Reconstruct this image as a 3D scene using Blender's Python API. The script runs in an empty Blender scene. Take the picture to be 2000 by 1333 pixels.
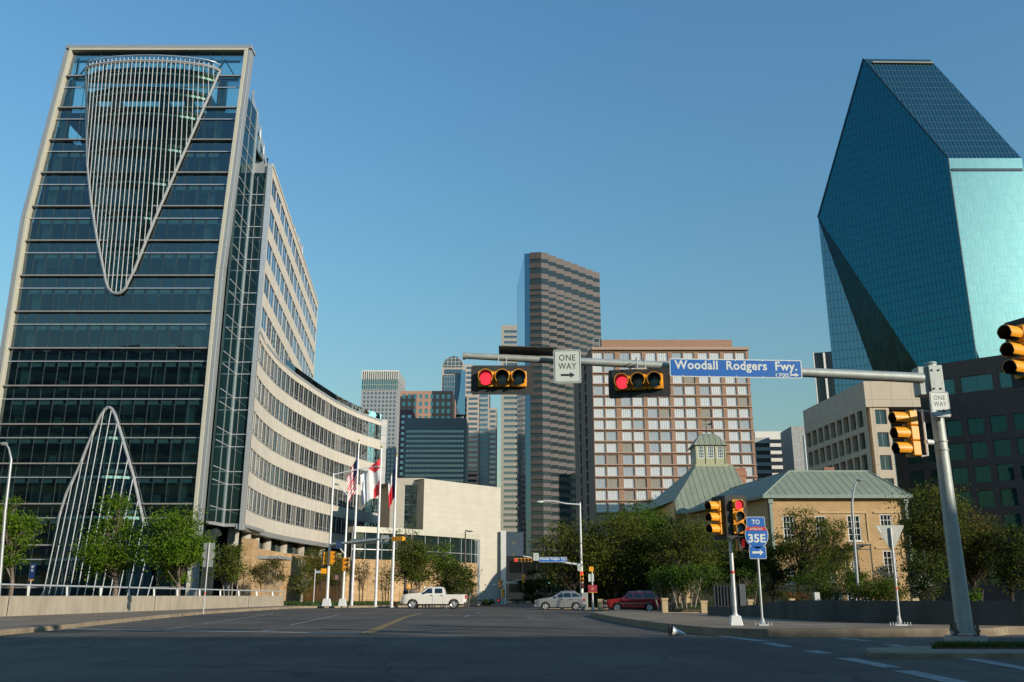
import bpy, bmesh, math, random
import numpy as np
from mathutils import Vector, Matrix
from math import radians, sin, cos, tan, atan, pi, sqrt, hypot

# ------------------------------------------------------------------ camera, world, sun, exposure
S = bpy.context.scene
C = S.collection
EYE = 1.15
PITCH = radians(15.66)
FPX = 1773.0                      # focal length in pixels of a 2000 px wide picture
cam_d = bpy.data.cameras.new('camera')
cam = bpy.data.objects.new('camera', cam_d); C.objects.link(cam)
cam.location = (0, 0, EYE)
cam.rotation_euler = (radians(90) + PITCH, 0, 0)
cam_d.sensor_width = 36.0
cam_d.lens = 36.0 * FPX / 2000.0
cam_d.clip_start = 0.1
cam_d.clip_end = 8000
S.camera = cam

SUN_AZ, SUN_EL = radians(52), radians(17)      # azimuth measured to the right of straight behind the camera
sun_dir = Vector((sin(SUN_AZ) * cos(SUN_EL), -cos(SUN_AZ) * cos(SUN_EL), sin(SUN_EL)))
world = bpy.data.worlds.new("World"); S.world = world
world.use_nodes = True
wn = world.node_tree.nodes; wl = world.node_tree.links
wn.clear()
wout = wn.new('ShaderNodeOutputWorld'); wbg = wn.new('ShaderNodeBackground'); wsky = wn.new('ShaderNodeTexSky')
wsky.sky_type = 'NISHITA'; wsky.sun_disc = False
wsky.sun_elevation = SUN_EL
wsky.sun_rotation = math.atan2(sun_dir.x, sun_dir.y)
wsky.altitude = 100; wsky.air_density = 2.5; wsky.dust_density = 0.1; wsky.ozone_density = 9.6
wbg.inputs['Strength'].default_value = 0.13
wl.new(wsky.outputs[0], wbg.inputs[0]); wl.new(wbg.outputs[0], wout.inputs[0])
sl = bpy.data.lights.new('sun', 'SUN'); sl.energy = 3.2; sl.angle = radians(0.5); sl.color = (1.0, 0.88, 0.73)
so = bpy.data.objects.new('sun', sl); C.objects.link(so)
so.rotation_euler = sun_dir.to_track_quat('Z', 'Y').to_euler()
S.view_settings.view_transform = 'Standard'; S.view_settings.look = 'None'
S.view_settings.exposure = 0.60; S.view_settings.gamma = 1.0
S.cycles.max_bounces = 8; S.cycles.transparent_max_bounces = 16; S.cycles.diffuse_bounces = 3
S.cycles.glossy_bounces = 4; S.cycles.caustics_reflective = False; S.cycles.caustics_refractive = False

# ------------------------------------------------------------------ surveying helpers (picture bearings -> world metres)
cp, sp = cos(PITCH), sin(PITCH)
def ray(px, py):
    u = (px - 1000) / FPX; v = (666.5 - py) / FPX
    return Vector((u, cp - v * sp, sp + v * cp))
def at_y(px, py, y):
    r = ray(px, py); t = y / r.y
    return Vector((r.x * t, y, EYE + r.z * t))
def at_z(px, py, z):
    r = ray(px, py); t = (z - EYE) / r.z
    return Vector((r.x * t, r.y * t, z))
def zg(x, y):
    "road surface height: a gentle cross fall beyond the bridge"
    s = min(max((y - 30) / 50.0, 0), 1); s = s * s * (3 - 2 * s)
    if y > 120: s *= max(0.0, 1 - (y - 120) / 60)
    return -0.015 * (min(max(x, -30), 30) + 6) * s
def ground(px, py, up=0.0):
    y = 40.0
    p = None
    z = up
    for _ in range(30):
        p = at_z(px, py, min(z, EYE - 0.05)); z = zg(p.x, p.y) + up
    return p

# ------------------------------------------------------------------ materials
MATS = {}
def _new(name):
    m = bpy.data.materials.new(name); m.use_nodes = True
    nt = m.node_tree; b = nt.nodes['Principled BSDF']
    MATS[name] = m
    return m, nt, b
def mat(name, col=(.5, .5, .5), rough=.7, metal=0.0, var=.12, scale=3.0, bump=0.0, bscale=20, spec=.5, stretch=(1, 1, 1), dirt=0.0, coat=0.0):
    if name in MATS: return MATS[name]
    m, nt, b = _new(name)
    N = nt.nodes.new; L = nt.links.new
    b.inputs['Roughness'].default_value = rough; b.inputs['Metallic'].default_value = metal
    b.inputs['Specular IOR Level'].default_value = spec; b.inputs['Coat Weight'].default_value = coat
    tc = N('ShaderNodeTexCoord'); mp = N('ShaderNodeMapping'); mp.inputs['Scale'].default_value = stretch
    L(tc.outputs['Object'], mp.inputs[0])
    nz = N('ShaderNodeTexNoise'); nz.inputs['Scale'].default_value = scale; nz.inputs['Detail'].default_value = 6
    L(mp.outputs[0], nz.inputs['Vector'])
    mx = N('ShaderNodeMix'); mx.data_type = 'RGBA'
    mx.inputs[6].default_value = tuple(c * (1 - var) for c in col) + (1,)
    mx.inputs[7].default_value = tuple(min(1, c * (1 + var)) for c in col) + (1,)
    mr = N('ShaderNodeMapRange'); mr.inputs[1].default_value = .3; mr.inputs[2].default_value = .7
    L(nz.outputs[0], mr.inputs[0]); L(mr.outputs[0], mx.inputs[0])
    last = mx.outputs[2]
    if dirt:
        n2 = N('ShaderNodeTexNoise'); n2.inputs['Scale'].default_value = scale * .23; n2.inputs['Detail'].default_value = 8
        n2.inputs['Roughness'].default_value = .7
        L(mp.outputs[0], n2.inputs['Vector'])
        r2 = N('ShaderNodeMapRange'); r2.inputs[1].default_value = .5; r2.inputs[2].default_value = .75; r2.inputs[4].default_value = dirt
        L(n2.outputs[0], r2.inputs[0])
        m2 = N('ShaderNodeMix'); m2.data_type = 'RGBA'; L(r2.outputs[0], m2.inputs[0]); L(last, m2.inputs[6])
        m2.inputs[7].default_value = tuple(c * .45 for c in col) + (1,)
        last = m2.outputs[2]
    L(last, b.inputs['Base Color'])
    if bump:
        nb = N('ShaderNodeTexNoise'); nb.inputs['Scale'].default_value = bscale; nb.inputs['Detail'].default_value = 4
        L(mp.outputs[0], nb.inputs['Vector'])
        bp = N('ShaderNodeBump'); bp.inputs['Strength'].default_value = bump; bp.inputs['Distance'].default_value = .02
        L(nb.outputs[0], bp.inputs['Height']); L(bp.outputs[0], b.inputs['Normal'])
    return m
def emit(name, col, strength, base=(.1, .02, .02)):
    if name in MATS: return MATS[name]
    m, nt, b = _new(name)
    b.inputs['Base Color'].default_value = base + (1,)
    b.inputs['Emission Color'].default_value = col + (1,); b.inputs['Emission Strength'].default_value = strength
    v = nt.nodes.new('ShaderNodeTexVoronoi'); v.inputs['Scale'].default_value = 60
    tc = nt.nodes.new('ShaderNodeTexCoord'); nt.links.new(tc.outputs['Object'], v.inputs['Vector'])
    mr = nt.nodes.new('ShaderNodeMapRange'); mr.inputs[1].default_value = 0; mr.inputs[2].default_value = .6
    mr.inputs[3].default_value = strength * 1.2; mr.inputs[4].default_value = strength * .75
    nt.links.new(v.outputs['Distance'], mr.inputs[0]); nt.links.new(mr.outputs[0], b.inputs['Emission Strength'])
    return m
def brickmat(name, c1, c2, mortar, bw, bh, ms=.02, rough=.8, metal=0.0, metal_m=0.0, offset=.5, bump=.3, spec=.5, wob=0.0, var=.15, rough_m=None, coat=0.0, ripple=0.0, ripscale=.35, squash=1.0):
    "a grid of bricks / panels / glass panes laid out in metres with the UV map"
    if name in MATS: return MATS[name]
    m, nt, b = _new(name); N = nt.nodes.new; L = nt.links.new
    uv = N('ShaderNodeUVMap')
    br = N('ShaderNodeTexBrick'); br.offset = offset; br.squash = squash
    br.inputs['Color1'].default_value = c1 + (1,); br.inputs['Color2'].default_value = c2 + (1,)
    br.inputs['Mortar'].default_value = mortar + (1,)
    br.inputs['Scale'].default_value = 1; br.inputs['Brick Width'].default_value = bw; br.inputs['Row Height'].default_value = bh
    br.inputs['Mortar Size'].default_value = ms; br.inputs['Mortar Smooth'].default_value = .1
    L(uv.outputs[0], br.inputs['Vector'])
    nz = N('ShaderNodeTexNoise'); nz.inputs['Scale'].default_value = .6; nz.inputs['Detail'].default_value = 6
    L(uv.outputs[0], nz.inputs['Vector'])
    mx = N('ShaderNodeMix'); mx.data_type = 'RGBA'; mx.blend_type = 'MULTIPLY'
    mr = N('ShaderNodeMapRange'); mr.inputs[1].default_value = .3; mr.inputs[2].default_value = .7; mr.inputs[3].default_value = 1 - var; mr.inputs[4].default_value = 1 + var
    L(nz.outputs[0], mr.inputs[0]); mx.inputs[0].default_value = 1
    L(br.outputs['Color'], mx.inputs[6]); L(mr.outputs[0], mx.inputs[7]); L(mx.outputs[2], b.inputs['Base Color'])
    def two(v0, v1, sock):
        r = N('ShaderNodeMapRange'); r.inputs[3].default_value = v0; r.inputs[4].default_value = v1
        L(br.outputs['Fac'], r.inputs[0]); L(r.outputs[0], b.inputs[sock])
    two(rough, rough if rough_m is None else rough_m, 'Roughness'); two(metal, metal_m, 'Metallic')
    b.inputs['Specular IOR Level'].default_value = spec; b.inputs['Coat Weight'].default_value = coat
    prev = None
    if ripple:
        nb = N('ShaderNodeTexNoise'); nb.inputs['Scale'].default_value = ripscale; nb.inputs['Detail'].default_value = 2
        L(uv.outputs[0], nb.inputs['Vector'])
        bp = N('ShaderNodeBump'); bp.inputs['Strength'].default_value = 1; bp.inputs['Distance'].default_value = ripple
        L(nb.outputs[0], bp.inputs['Height']); prev = bp.outputs[0]
        # every pane sits at its own slight tilt
        br2 = N('ShaderNodeTexBrick'); br2.offset = offset
        for k, v in (('Scale', 1), ('Brick Width', bw), ('Row Height', bh), ('Mortar Size', 0)): br2.inputs[k].default_value = v
        br2.inputs['Color1'].default_value = (0, 0, 0, 1); br2.inputs['Color2'].default_value = (1, 1, 1, 1); br2.inputs['Mortar'].default_value = (.5, .5, .5, 1)
        L(uv.outputs[0], br2.inputs['Vector'])
        sb_ = N('ShaderNodeVectorMath'); sb_.operation = 'MULTIPLY_ADD'; L(br2.outputs['Color'], sb_.inputs[0]); sb_.inputs[1].default_value = (.022, -.014, .03); L(prev, sb_.inputs[2])
        nm_ = N('ShaderNodeVectorMath'); nm_.operation = 'NORMALIZE'; L(sb_.outputs[0], nm_.inputs[0]); prev = nm_.outputs[0]
    if bump:
        bp = N('ShaderNodeBump'); bp.inputs['Strength'].default_value = bump; bp.inputs['Distance'].default_value = .02; bp.invert = True
        L(br.outputs['Fac'], bp.inputs['Height'])
        if prev: L(prev, bp.inputs['Normal'])
        prev = bp.outputs[0]
    if prev: L(prev, b.inputs['Normal'])
    return m
def glass(name, tint=(.05, .12, .14), refl=.35, trans=(.25, .42, .40), rough=.02, ripple=.02, see=True, ripscale=.5, reftint=(.8, .95, 1)):
    "window glass: part mirror, part see-through (see=True) or dark body (see=False)"
    if name in MATS: return MATS[name]
    m, nt, b = _new(name); N = nt.nodes.new; L = nt.links.new
    nt.nodes.remove(b)
    out = nt.nodes['Material Output']
    gl = N('ShaderNodeBsdfGlossy'); gl.inputs['Color'].default_value = reftint + (1,); gl.inputs['Roughness'].default_value = rough
    if see:
        bd = N('ShaderNodeBsdfTransparent'); bd.inputs['Color'].default_value = trans + (1,)
    else:
        bd = N('ShaderNodeBsdfDiffuse'); bd.inputs['Color'].default_value = tint + (1,)
    fr = N('ShaderNodeFresnel'); fr.inputs['IOR'].default_value = 1.5
    mr = N('ShaderNodeMapRange'); mr.inputs[1].default_value = .04; mr.inputs[2].default_value = 1; mr.inputs[3].default_value = refl; mr.inputs[4].default_value = 1
    L(fr.outputs[0], mr.inputs[0])
    ms = N('ShaderNodeMixShader'); L(mr.outputs[0], ms.inputs[0]); L(bd.outputs[0], ms.inputs[1]); L(gl.outputs[0], ms.inputs[2])
    L(ms.outputs[0], out.inputs['Surface'])
    tc = N('ShaderNodeTexCoord'); geo = N('ShaderNodeNewGeometry')
    nz = N('ShaderNodeTexNoise'); nz.inputs['Scale'].default_value = ripscale; nz.inputs['Detail'].default_value = 2
    L(geo.outputs['Position'], nz.inputs['Vector'])
    bp = N('ShaderNodeBump'); bp.inputs['Strength'].default_value = 1; bp.inputs['Distance'].default_value = ripple
    L(nz.outputs[0], bp.inputs['Height']); L(bp.outputs[0], gl.inputs['Normal'])
    return m
def leafmat(name, col, col2, trans=.35):
    if name in MATS: return MATS[name]
    m, nt, b = _new(name); N = nt.nodes.new; L = nt.links.new
    nt.nodes.remove(b); out = nt.nodes['Material Output']
    tc = N('ShaderNodeTexCoord'); nz = N('ShaderNodeTexNoise'); nz.inputs['Scale'].default_value = 1.1; nz.inputs['Detail'].default_value = 6
    nz.inputs['Roughness'].default_value = .75
    L(tc.outputs['Object'], nz.inputs['Vector'])
    mr = N('ShaderNodeMapRange'); mr.inputs[1].default_value = .35; mr.inputs[2].default_value = .65; L(nz.outputs[0], mr.inputs[0])
    mx = N('ShaderNodeMix'); mx.data_type = 'RGBA'; mx.inputs[6].default_value = col + (1,); mx.inputs[7].default_value = col2 + (1,)
    L(mr.outputs[0], mx.inputs[0])
    d = N('ShaderNodeBsdfDiffuse'); t = N('ShaderNodeBsdfTranslucent'); L(mx.outputs[2], d.inputs[0]); L(mx.outputs[2], t.inputs[0])
    ms = N('ShaderNodeMixShader'); ms.inputs[0].default_value = trans
    L(d.outputs[0], ms.inputs[1]); L(t.outputs[0], ms.inputs[2]); L(ms.outputs[0], out.inputs['Surface'])
    return m

# ------------------------------------------------------------------ mesh builder
class MB:
    def __init__(s): s.v = []; s.f = []; s.m = []
    def add(s, vs, fs, mi=0):
        o = len(s.v); s.v += [tuple(v) for v in vs]; s.f += [tuple(i + o for i in f) for f in fs]; s.m += [mi] * len(fs); return s
    def quad(s, a, b, c, d, mi=0): return s.add([a, b, c, d], [(0, 1, 2, 3)], mi)
    def box(s, x0, x1, y0, y1, z0, z1, mi=0):
        v = [(x0, y0, z0), (x1, y0, z0), (x1, y1, z0), (x0, y1, z0), (x0, y0, z1), (x1, y0, z1), (x1, y1, z1), (x0, y1, z1)]
        return s.add(v, [(0, 3, 2, 1), (4, 5, 6, 7), (0, 1, 5, 4), (1, 2, 6, 5), (2, 3, 7, 6), (3, 0, 4, 7)], mi)
    def obox(s, P0, P1, t0, t1, z0, z1, mi=0):
        "box along the plan line P0->P1, from t0 to t1 along its outward (right-hand) normal"
        d = Vector((P1[0] - P0[0], P1[1] - P0[1])); d.normalize(); n = Vector((d.y, -d.x))
        q = [(P0[0] + n.x * t1, P0[1] + n.y * t1), (P1[0] + n.x * t1, P1[1] + n.y * t1), (P1[0] + n.x * t0, P1[1] + n.y * t0), (P0[0] + n.x * t0, P0[1] + n.y * t0)]
        return s.prism(q, z0, z1, mi)
    def prism(s, poly, z0, z1, mi=0, top=None):
        n = len(poly); tp = top or poly
        v = [(p[0], p[1], z0) for p in poly] + [(p[0], p[1], z1) for p in tp]
        a = sum(poly[i][0] * poly[(i + 1) % n][1] - poly[(i + 1) % n][0] * poly[i][1] for i in range(n))
        fs = [(i, (i + 1) % n, n + (i + 1) % n, n + i) for i in range(n)] + [tuple(range(n - 1, -1, -1)), tuple(range(n, 2 * n))]
        if a < 0: fs = [tuple(reversed(f)) for f in fs]
        return s.add(v, fs, mi)
    def tube(s, pts, rads, n=8, mi=0, cap=True):
        if not isinstance(rads, (list, tuple)): rads = [rads] * len(pts)
        pts = [Vector(p) for p in pts]; vs = []; fs = []
        up = Vector((0, 0, 1)); prev = None
        for i, p in enumerate(pts):
            t = (pts[min(i + 1, len(pts) - 1)] - pts[max(i - 1, 0)])
            if t.length < 1e-9: t = Vector((0, 0, 1))
            t.normalize()
            a = prev if prev is not None else (Vector((1, 0, 0)) if abs(t.x) < .8 else Vector((0, 1, 0)))
            a = (a - t * a.dot(t)); a.normalize(); b = t.cross(a); prev = a
            for k in range(n):
                an = 2 * pi * k / n
                vs.append(p + (a * cos(an) + b * sin(an)) * rads[i])
        for i in range(len(pts) - 1):
            for k in range(n):
                k2 = (k + 1) % n
                fs.append((i * n + k, i * n + k2, (i + 1) * n + k2, (i + 1) * n + k))
        if cap:
            fs.append(tuple(range(n - 1, -1, -1))); fs.append(tuple((len(pts) - 1) * n + k for k in range(n)))
        return s.add(vs, fs, mi)
    def beam(s, a, b, w, h, mi=0):
        "rectangular bar from a to b"
        a = Vector(a); b = Vector(b); t = (b - a).normalized()
        x = t.cross(Vector((0, 0, 1)))
        if x.length < 1e-4: x = Vector((1, 0, 0))
        x.normalize(); y = x.cross(t)
        v = []
        for p in (a, b):
            for sx, sy in ((-1, -1), (1, -1), (1, 1), (-1, 1)): v.append(p + x * sx * w / 2 + y * sy * h / 2)
        return s.add(v, [(3, 2, 1, 0), (4, 5, 6, 7), (0, 1, 5, 4), (1, 2, 6, 5), (2, 3, 7, 6), (3, 0, 4, 7)], mi)
    def sphere(s, c, r, n=10, mi=0, sc=(1, 1, 1)):
        vs = []; fs = []; m = n // 2
        for i in range(m + 1):
            for k in range(n):
                th = pi * i / m; ph = 2 * pi * k / n
                vs.append((c[0] + r * sc[0] * sin(th) * cos(ph), c[1] + r * sc[1] * sin(th) * sin(ph), c[2] + r * sc[2] * cos(th)))
        for i in range(m):
            for k in range(n):
                k2 = (k + 1) % n; fs.append((i * n + k, (i + 1) * n + k, (i + 1) * n + k2, i * n + k2))
        return s.add(vs, fs, mi)
    def mesh(s, name, mats):
        me = bpy.data.meshes.new(name); me.from_pydata(s.v, [], s.f)
        for m in mats: me.materials.append(m)
        if len(mats) > 1: me.polygons.foreach_set('material_index', s.m)
        set_uv(me); return me
    def build(s, name, mats, parent=None, smooth=False, bevel=0, loc=None, origin=None):
        if not isinstance(mats, (list, tuple)): mats = [mats]
        me = s.mesh(name, mats)
        return link(name, me, parent, smooth, bevel, loc)
def set_uv(me):
    "UV in metres: along the wall and up it"
    uvl = me.uv_layers.new(name='UVMap')
    nl = len(me.loops); co = np.empty(len(me.vertices) * 3); me.vertices.foreach_get('co', co); co = co.reshape(-1, 3)
    lv = np.empty(nl, dtype=np.int32); me.loops.foreach_get('vertex_index', lv)
    npol = len(me.polygons); nr = np.empty(npol * 3); me.polygons.foreach_get('normal', nr); nr = nr.reshape(-1, 3)
    tot = np.empty(npol, dtype=np.int32); me.polygons.foreach_get('loop_total', tot)
    nr = np.repeat(nr, tot, axis=0); p = co[lv]
    h = np.hypot(nr[:, 0], nr[:, 1]); flat = h < .15
    hs = np.where(h < 1e-6, 1, h)
    tx = np.where(flat, 1, -nr[:, 1] / hs); ty = np.where(flat, 0, nr[:, 0] / hs)
    u = p[:, 0] * tx + p[:, 1] * ty
    bx = np.where(flat, 0, -nr[:, 2] * nr[:, 0] / hs); by = np.where(flat, 1, -nr[:, 2] * nr[:, 1] / hs); bz = np.where(flat, 0, h)
    v = p[:, 0] * bx + p[:, 1] * by + p[:, 2] * bz
    uvl.data.foreach_set('uv', np.stack([u, v], 1).ravel())
def link(name, me, parent=None, smooth=False, bevel=0, loc=None):
    o = bpy.data.objects.new(name, me); C.objects.link(o)
    if smooth:
        me.polygons.foreach_set('use_smooth', [True] * len(me.polygons))
        try: me.set_sharp_from_angle(angle=radians(40))
        except Exception: pass
    if bevel:
        b = o.modifiers.new('bevel', 'BEVEL'); b.width = bevel; b.segments = 2; b.limit_method = 'ANGLE'; b.angle_limit = radians(40)
    if parent is not None:
        o.parent = parent
        if loc is None and parent.get('_abs'): loc = -world_of(parent)
    if loc is not None: o.location = loc
    return o
def world_of(o):
    l = Vector((0, 0, 0))
    while o is not None: l += Vector(o.location); o = o.parent
    return l
def thing(name, label, cat, loc=(0, 0, 0), rotz=0, group=None, absolute=True):
    "an Empty at the thing's base; absolute=True: its parts are written in world metres"
    o = bpy.data.objects.new(name, None); C.objects.link(o); o.location = loc; o.rotation_euler = (0, 0, rotz)
    o.empty_display_size = .3
    o['label'] = label; o['category'] = cat
    if group: o['group'] = group
    if absolute: o['_abs'] = 1
    return o
def part(name, mb, mats, parent, **k):
    "a part whose own children are written in world metres too"
    o = mb.build(name, mats, parent, **k)
    return o
def sub(name, mb, mats, parent, **k):
    o = mb.build(name, mats, None, **k); o.parent = parent
    root = parent
    o.location = (0, 0, 0)
    return o
def tag(o, label, cat, group=None):
    o['label'] = label; o['category'] = cat
    if group: o['group'] = group
    return o
def struct(o): o['kind'] = 'structure'; return o
def stuff(o): o['kind'] = 'stuff'; return o
def copy_tree(o, parent=None):
    c = o.copy(); C.objects.link(c)
    if parent is not None: c.parent = parent
    for ch in list(o.children): copy_tree(ch, c)
    return c
def place(o, loc, rotz=None, label=None, group=None):
    o.location = loc
    if rotz is not None: o.rotation_euler = (0, 0, rotz)
    if label: o['label'] = label
    if group: o['group'] = group
    return o

# walls with real openings ------------------------------------------------------
def wall_holes(mb, P0, P1, z0, z1, holes, reveal=.3, mi=0, mr=None):
    "wall face along plan line P0->P1 (outside on the right-hand side) with rectangular openings (u0,u1,z0,z1)"
    d = Vector((P1[0] - P0[0], P1[1] - P0[1])); Lw = d.length; d.normalize(); n = Vector((d.y, -d.x))
    P = lambda u, z, t=0: (P0[0] + d.x * u - n.x * t, P0[1] + d.y * u - n.y * t, z)
    us = sorted({0, Lw} | {h[0] for h in holes} | {h[1] for h in holes}); zs = sorted({z0, z1} | {h[2] for h in holes} | {h[3] for h in holes})
    us = [u for u in us if -1e-6 <= u <= Lw + 1e-6]; zs = [z for z in zs if z0 - 1e-6 <= z <= z1 + 1e-6]
    H = set()
    for h in holes:
        for i in range(len(us) - 1):
            if h[0] - 1e-6 <= us[i] and us[i + 1] <= h[1] + 1e-6:
                for j in range(len(zs) - 1):
                    if h[2] - 1e-6 <= zs[j] and zs[j + 1] <= h[3] + 1e-6: H.add((i, j))
    for j in range(len(zs) - 1):
        i = 0
        while i < len(us) - 1:
            if (i, j) in H: i += 1; continue
            k = i
            while k + 1 < len(us) - 1 and (k + 1, j) not in H: k += 1
            mb.quad(P(us[i], zs[j]), P(us[k + 1], zs[j]), P(us[k + 1], zs[j + 1]), P(us[i], zs[j + 1]), mi)
            i = k + 1
    m2 = mi if mr is None else mr
    for (a, b, c, e) in holes:
        mb.quad(P(a, c), P(a, e), P(a, e, reveal), P(a, c, reveal), m2)
        mb.quad(P(b, c), P(b, c, reveal), P(b, e, reveal), P(b, e), m2)
        mb.quad(P(a, c), P(a, c, reveal), P(b, c, reveal), P(b, c), m2)
        mb.quad(P(a, e), P(b, e), P(b, e, reveal), P(a, e, reveal), m2)
    return mb
_winmesh = {}
WR = random.Random(99)
def window_mesh(w, h, nx, nz, mats, fr=.06, bar=.03, dep=.08, back=.02):
    key = (round(w, 3), round(h, 3), nx, nz, mats[0].name, mats[1].name, fr, bar)
    if key in _winmesh: return _winmesh[key]
    mb = MB()
    mb.box(-w / 2 + fr * .5, w / 2 - fr * .5, 0.0, back, fr * .5, h - fr * .5, 0)
    mb.box(-w / 2, w / 2, -dep, 0, 0, fr, 1); mb.box(-w / 2, w / 2, -dep, 0, h - fr, h, 1)
    mb.box(-w / 2, -w / 2 + fr, -dep, 0, fr, h - fr, 1); mb.box(w / 2 - fr, w / 2, -dep, 0, fr, h - fr, 1)
    for i in range(1, nx):
        x = -w / 2 + w * i / nx; mb.box(x - bar / 2, x + bar / 2, -dep * .7, -.001, fr, h - fr, 1)
    for j in range(1, nz):
        z = h * j / nz; mb.box(-w / 2 + fr, w / 2 - fr, -dep * .6, -.002, z - bar / 2, z + bar / 2, 1)
    me = mb.mesh('window', mats); _winmesh[key] = me
    return me
def windows(root, P0, P1, holes, mats, nx=2, nz=2, inset=.25, cap=100, name='window', store=None, **kw):
    "one window object per opening (the nearest hundred), the rest as one part"
    d = Vector((P1[0] - P0[0], P1[1] - P0[1])); d.normalize(); n = Vector((d.y, -d.x)); ang = math.atan2(d.y, d.x)
    lst = []
    for h in holes:
        uc = (h[0] + h[1]) / 2
        x = P0[0] + d.x * uc - n.x * inset; y = P0[1] + d.y * uc - n.y * inset
        mm = mats
        if isinstance(mats[0], list): mm = (WR.choice(mats[0]), mats[1])
        lst.append((x, y, h[2], h[1] - h[0], h[3] - h[2], ang, mm, nx, nz, kw))
    if store is not None: store += lst; return
    flush_windows(root, lst, cap, name)
def flush_windows(root, lst, cap=100, name='window'):
    lst = sorted(lst, key=lambda a: -(a[3] * a[4] / (a[0] ** 2 + a[1] ** 2)))
    off = world_of(root)
    for a in lst[:cap]:
        me = window_mesh(a[3], a[4], a[7], a[8], a[6], **a[9])
        o = bpy.data.objects.new(name, me); C.objects.link(o); o.parent = root
        o.location = Vector((a[0], a[1], a[2])) - off; o.rotation_euler = (0, 0, a[5])
    rest = lst[cap:]
    if rest:
        bm = bmesh.new(); mats = []
        for a in rest:
            me = window_mesh(a[3], a[4], a[7], a[8], a[6], **a[9])
            for m_ in a[6]:
                if m_ not in mats: mats.append(m_)
            b2 = me.copy(); idx = np.empty(len(b2.polygons), dtype=np.int32); b2.polygons.foreach_get('material_index', idx)
            b2.polygons.foreach_set('material_index', np.where(idx == 0, mats.index(a[6][0]), mats.index(a[6][1])).astype(np.int32)); b2.transform(Matrix.Translation((a[0], a[1], a[2])) @ Matrix.Rotation(a[5], 4, 'Z')); bm.from_mesh(b2); bpy.data.meshes.remove(b2)
        me = bpy.data.meshes.new(name); bm.to_mesh(me); bm.free()
        for m in mats: me.materials.append(m)
        o = link(name, me, root); stuff(o)
def grid_holes(u0, pitch_u, w, nu, z0, pitch_z, h, nz, skip=()):
    return [(u0 + pitch_u * i, u0 + pitch_u * i + w, z0 + pitch_z * j, z0 + pitch_z * j + h) for i in range(nu) for j in range(nz) if (i, j) not in skip]
def plen(a, b): return hypot(b[0] - a[0], b[1] - a[1])

# lettering ---------------------------------------------------------------------
def text_mesh(txt, width, height, depth=.004, bold=0.02, spacing=1.0, fit=True):
    cu = bpy.data.curves.new('t', 'FONT'); cu.body = txt; cu.size = 1; cu.extrude = 0; cu.offset = bold; cu.space_character = spacing
    cu.resolution_u = 3
    o = bpy.data.objects.new('t', cu); C.objects.link(o)
    dg = bpy.context.evaluated_depsgraph_get(); dg.update()
    me = bpy.data.meshes.new_from_object(o.evaluated_get(dg)); bpy.data.objects.remove(o); bpy.data.curves.remove(cu)
    co = np.empty(len(me.vertices) * 3); me.vertices.foreach_get('co', co); co = co.reshape(-1, 3)
    lo = co.min(0); hi = co.max(0)
    k = (hi[0] - lo[0], hi[1] - lo[1])
    sx = width / k[0]; sy = (height / k[1]) if height else sx
    out = np.zeros_like(co); out[:, 0] = (co[:, 0] - (lo[0] + hi[0]) / 2) * sx; out[:, 2] = (co[:, 1] - (lo[1] + hi[1]) / 2) * sy
    me.vertices.foreach_set('co', out.ravel()); me.update()
    return me
def lettering(parent, txt, x, y, z, width, height, m, bold=.02, spacing=1.0, name='lettering', roty=0):
    me = text_mesh(txt, width, height, bold=bold, spacing=spacing); me.materials.clear(); me.materials.append(m)
    o = bpy.data.objects.new(name, me); C.objects.link(o); o.parent = parent; o.location = (x, y, z); o.rotation_euler = (0, roty, 0)
    return o
def rrect(w, h, r, n=4):
    pts = []
    for cx, cz, a0 in ((w / 2 - r, h / 2 - r, 0), (-w / 2 + r, h / 2 - r, 90), (-w / 2 + r, -h / 2 + r, 180), (w / 2 - r, -h / 2 + r, 270)):
        for i in range(n + 1):
            a = radians(a0 + 90 * i / n); pts.append((cx + r * cos(a), cz + r * sin(a)))
    return pts
def plate(mb, pts, y0, y1, mi=0, cx=0, cz=0):
    "a flat outline in the XZ plane, thick from y0 (front) to y1"
    n = len(pts)
    v = [(cx + p[0], y0, cz + p[1]) for p in pts] + [(cx + p[0], y1, cz + p[1]) for p in pts]
    fs = [tuple(range(n)), tuple(range(2 * n - 1, n - 1, -1))] + [(i, n + i, n + (i + 1) % n, (i + 1) % n) for i in range(n)]
    a = sum(pts[i][0] * pts[(i + 1) % n][1] - pts[(i + 1) % n][0] * pts[i][1] for i in range(n))
    if a < 0: fs = [tuple(reversed(f)) for f in fs]
    return mb.add(v, fs, mi)
def arrow(mb, w, h, y0, y1, cx=0, cz=0, mi=0, head=.4, stem=.36, flip=1):
    pts = [(-w / 2, -h * stem / 2), (w / 2 - w * head, -h * stem / 2), (w / 2 - w * head, -h / 2), (w / 2, 0), (w / 2 - w * head, h / 2), (w / 2 - w * head, h * stem / 2), (-w / 2, h * stem / 2)]
    if flip < 0: pts = [(-p[0], p[1]) for p in reversed(pts)]
    return plate(mb, pts, y0, y1, mi, cx, cz)
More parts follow.
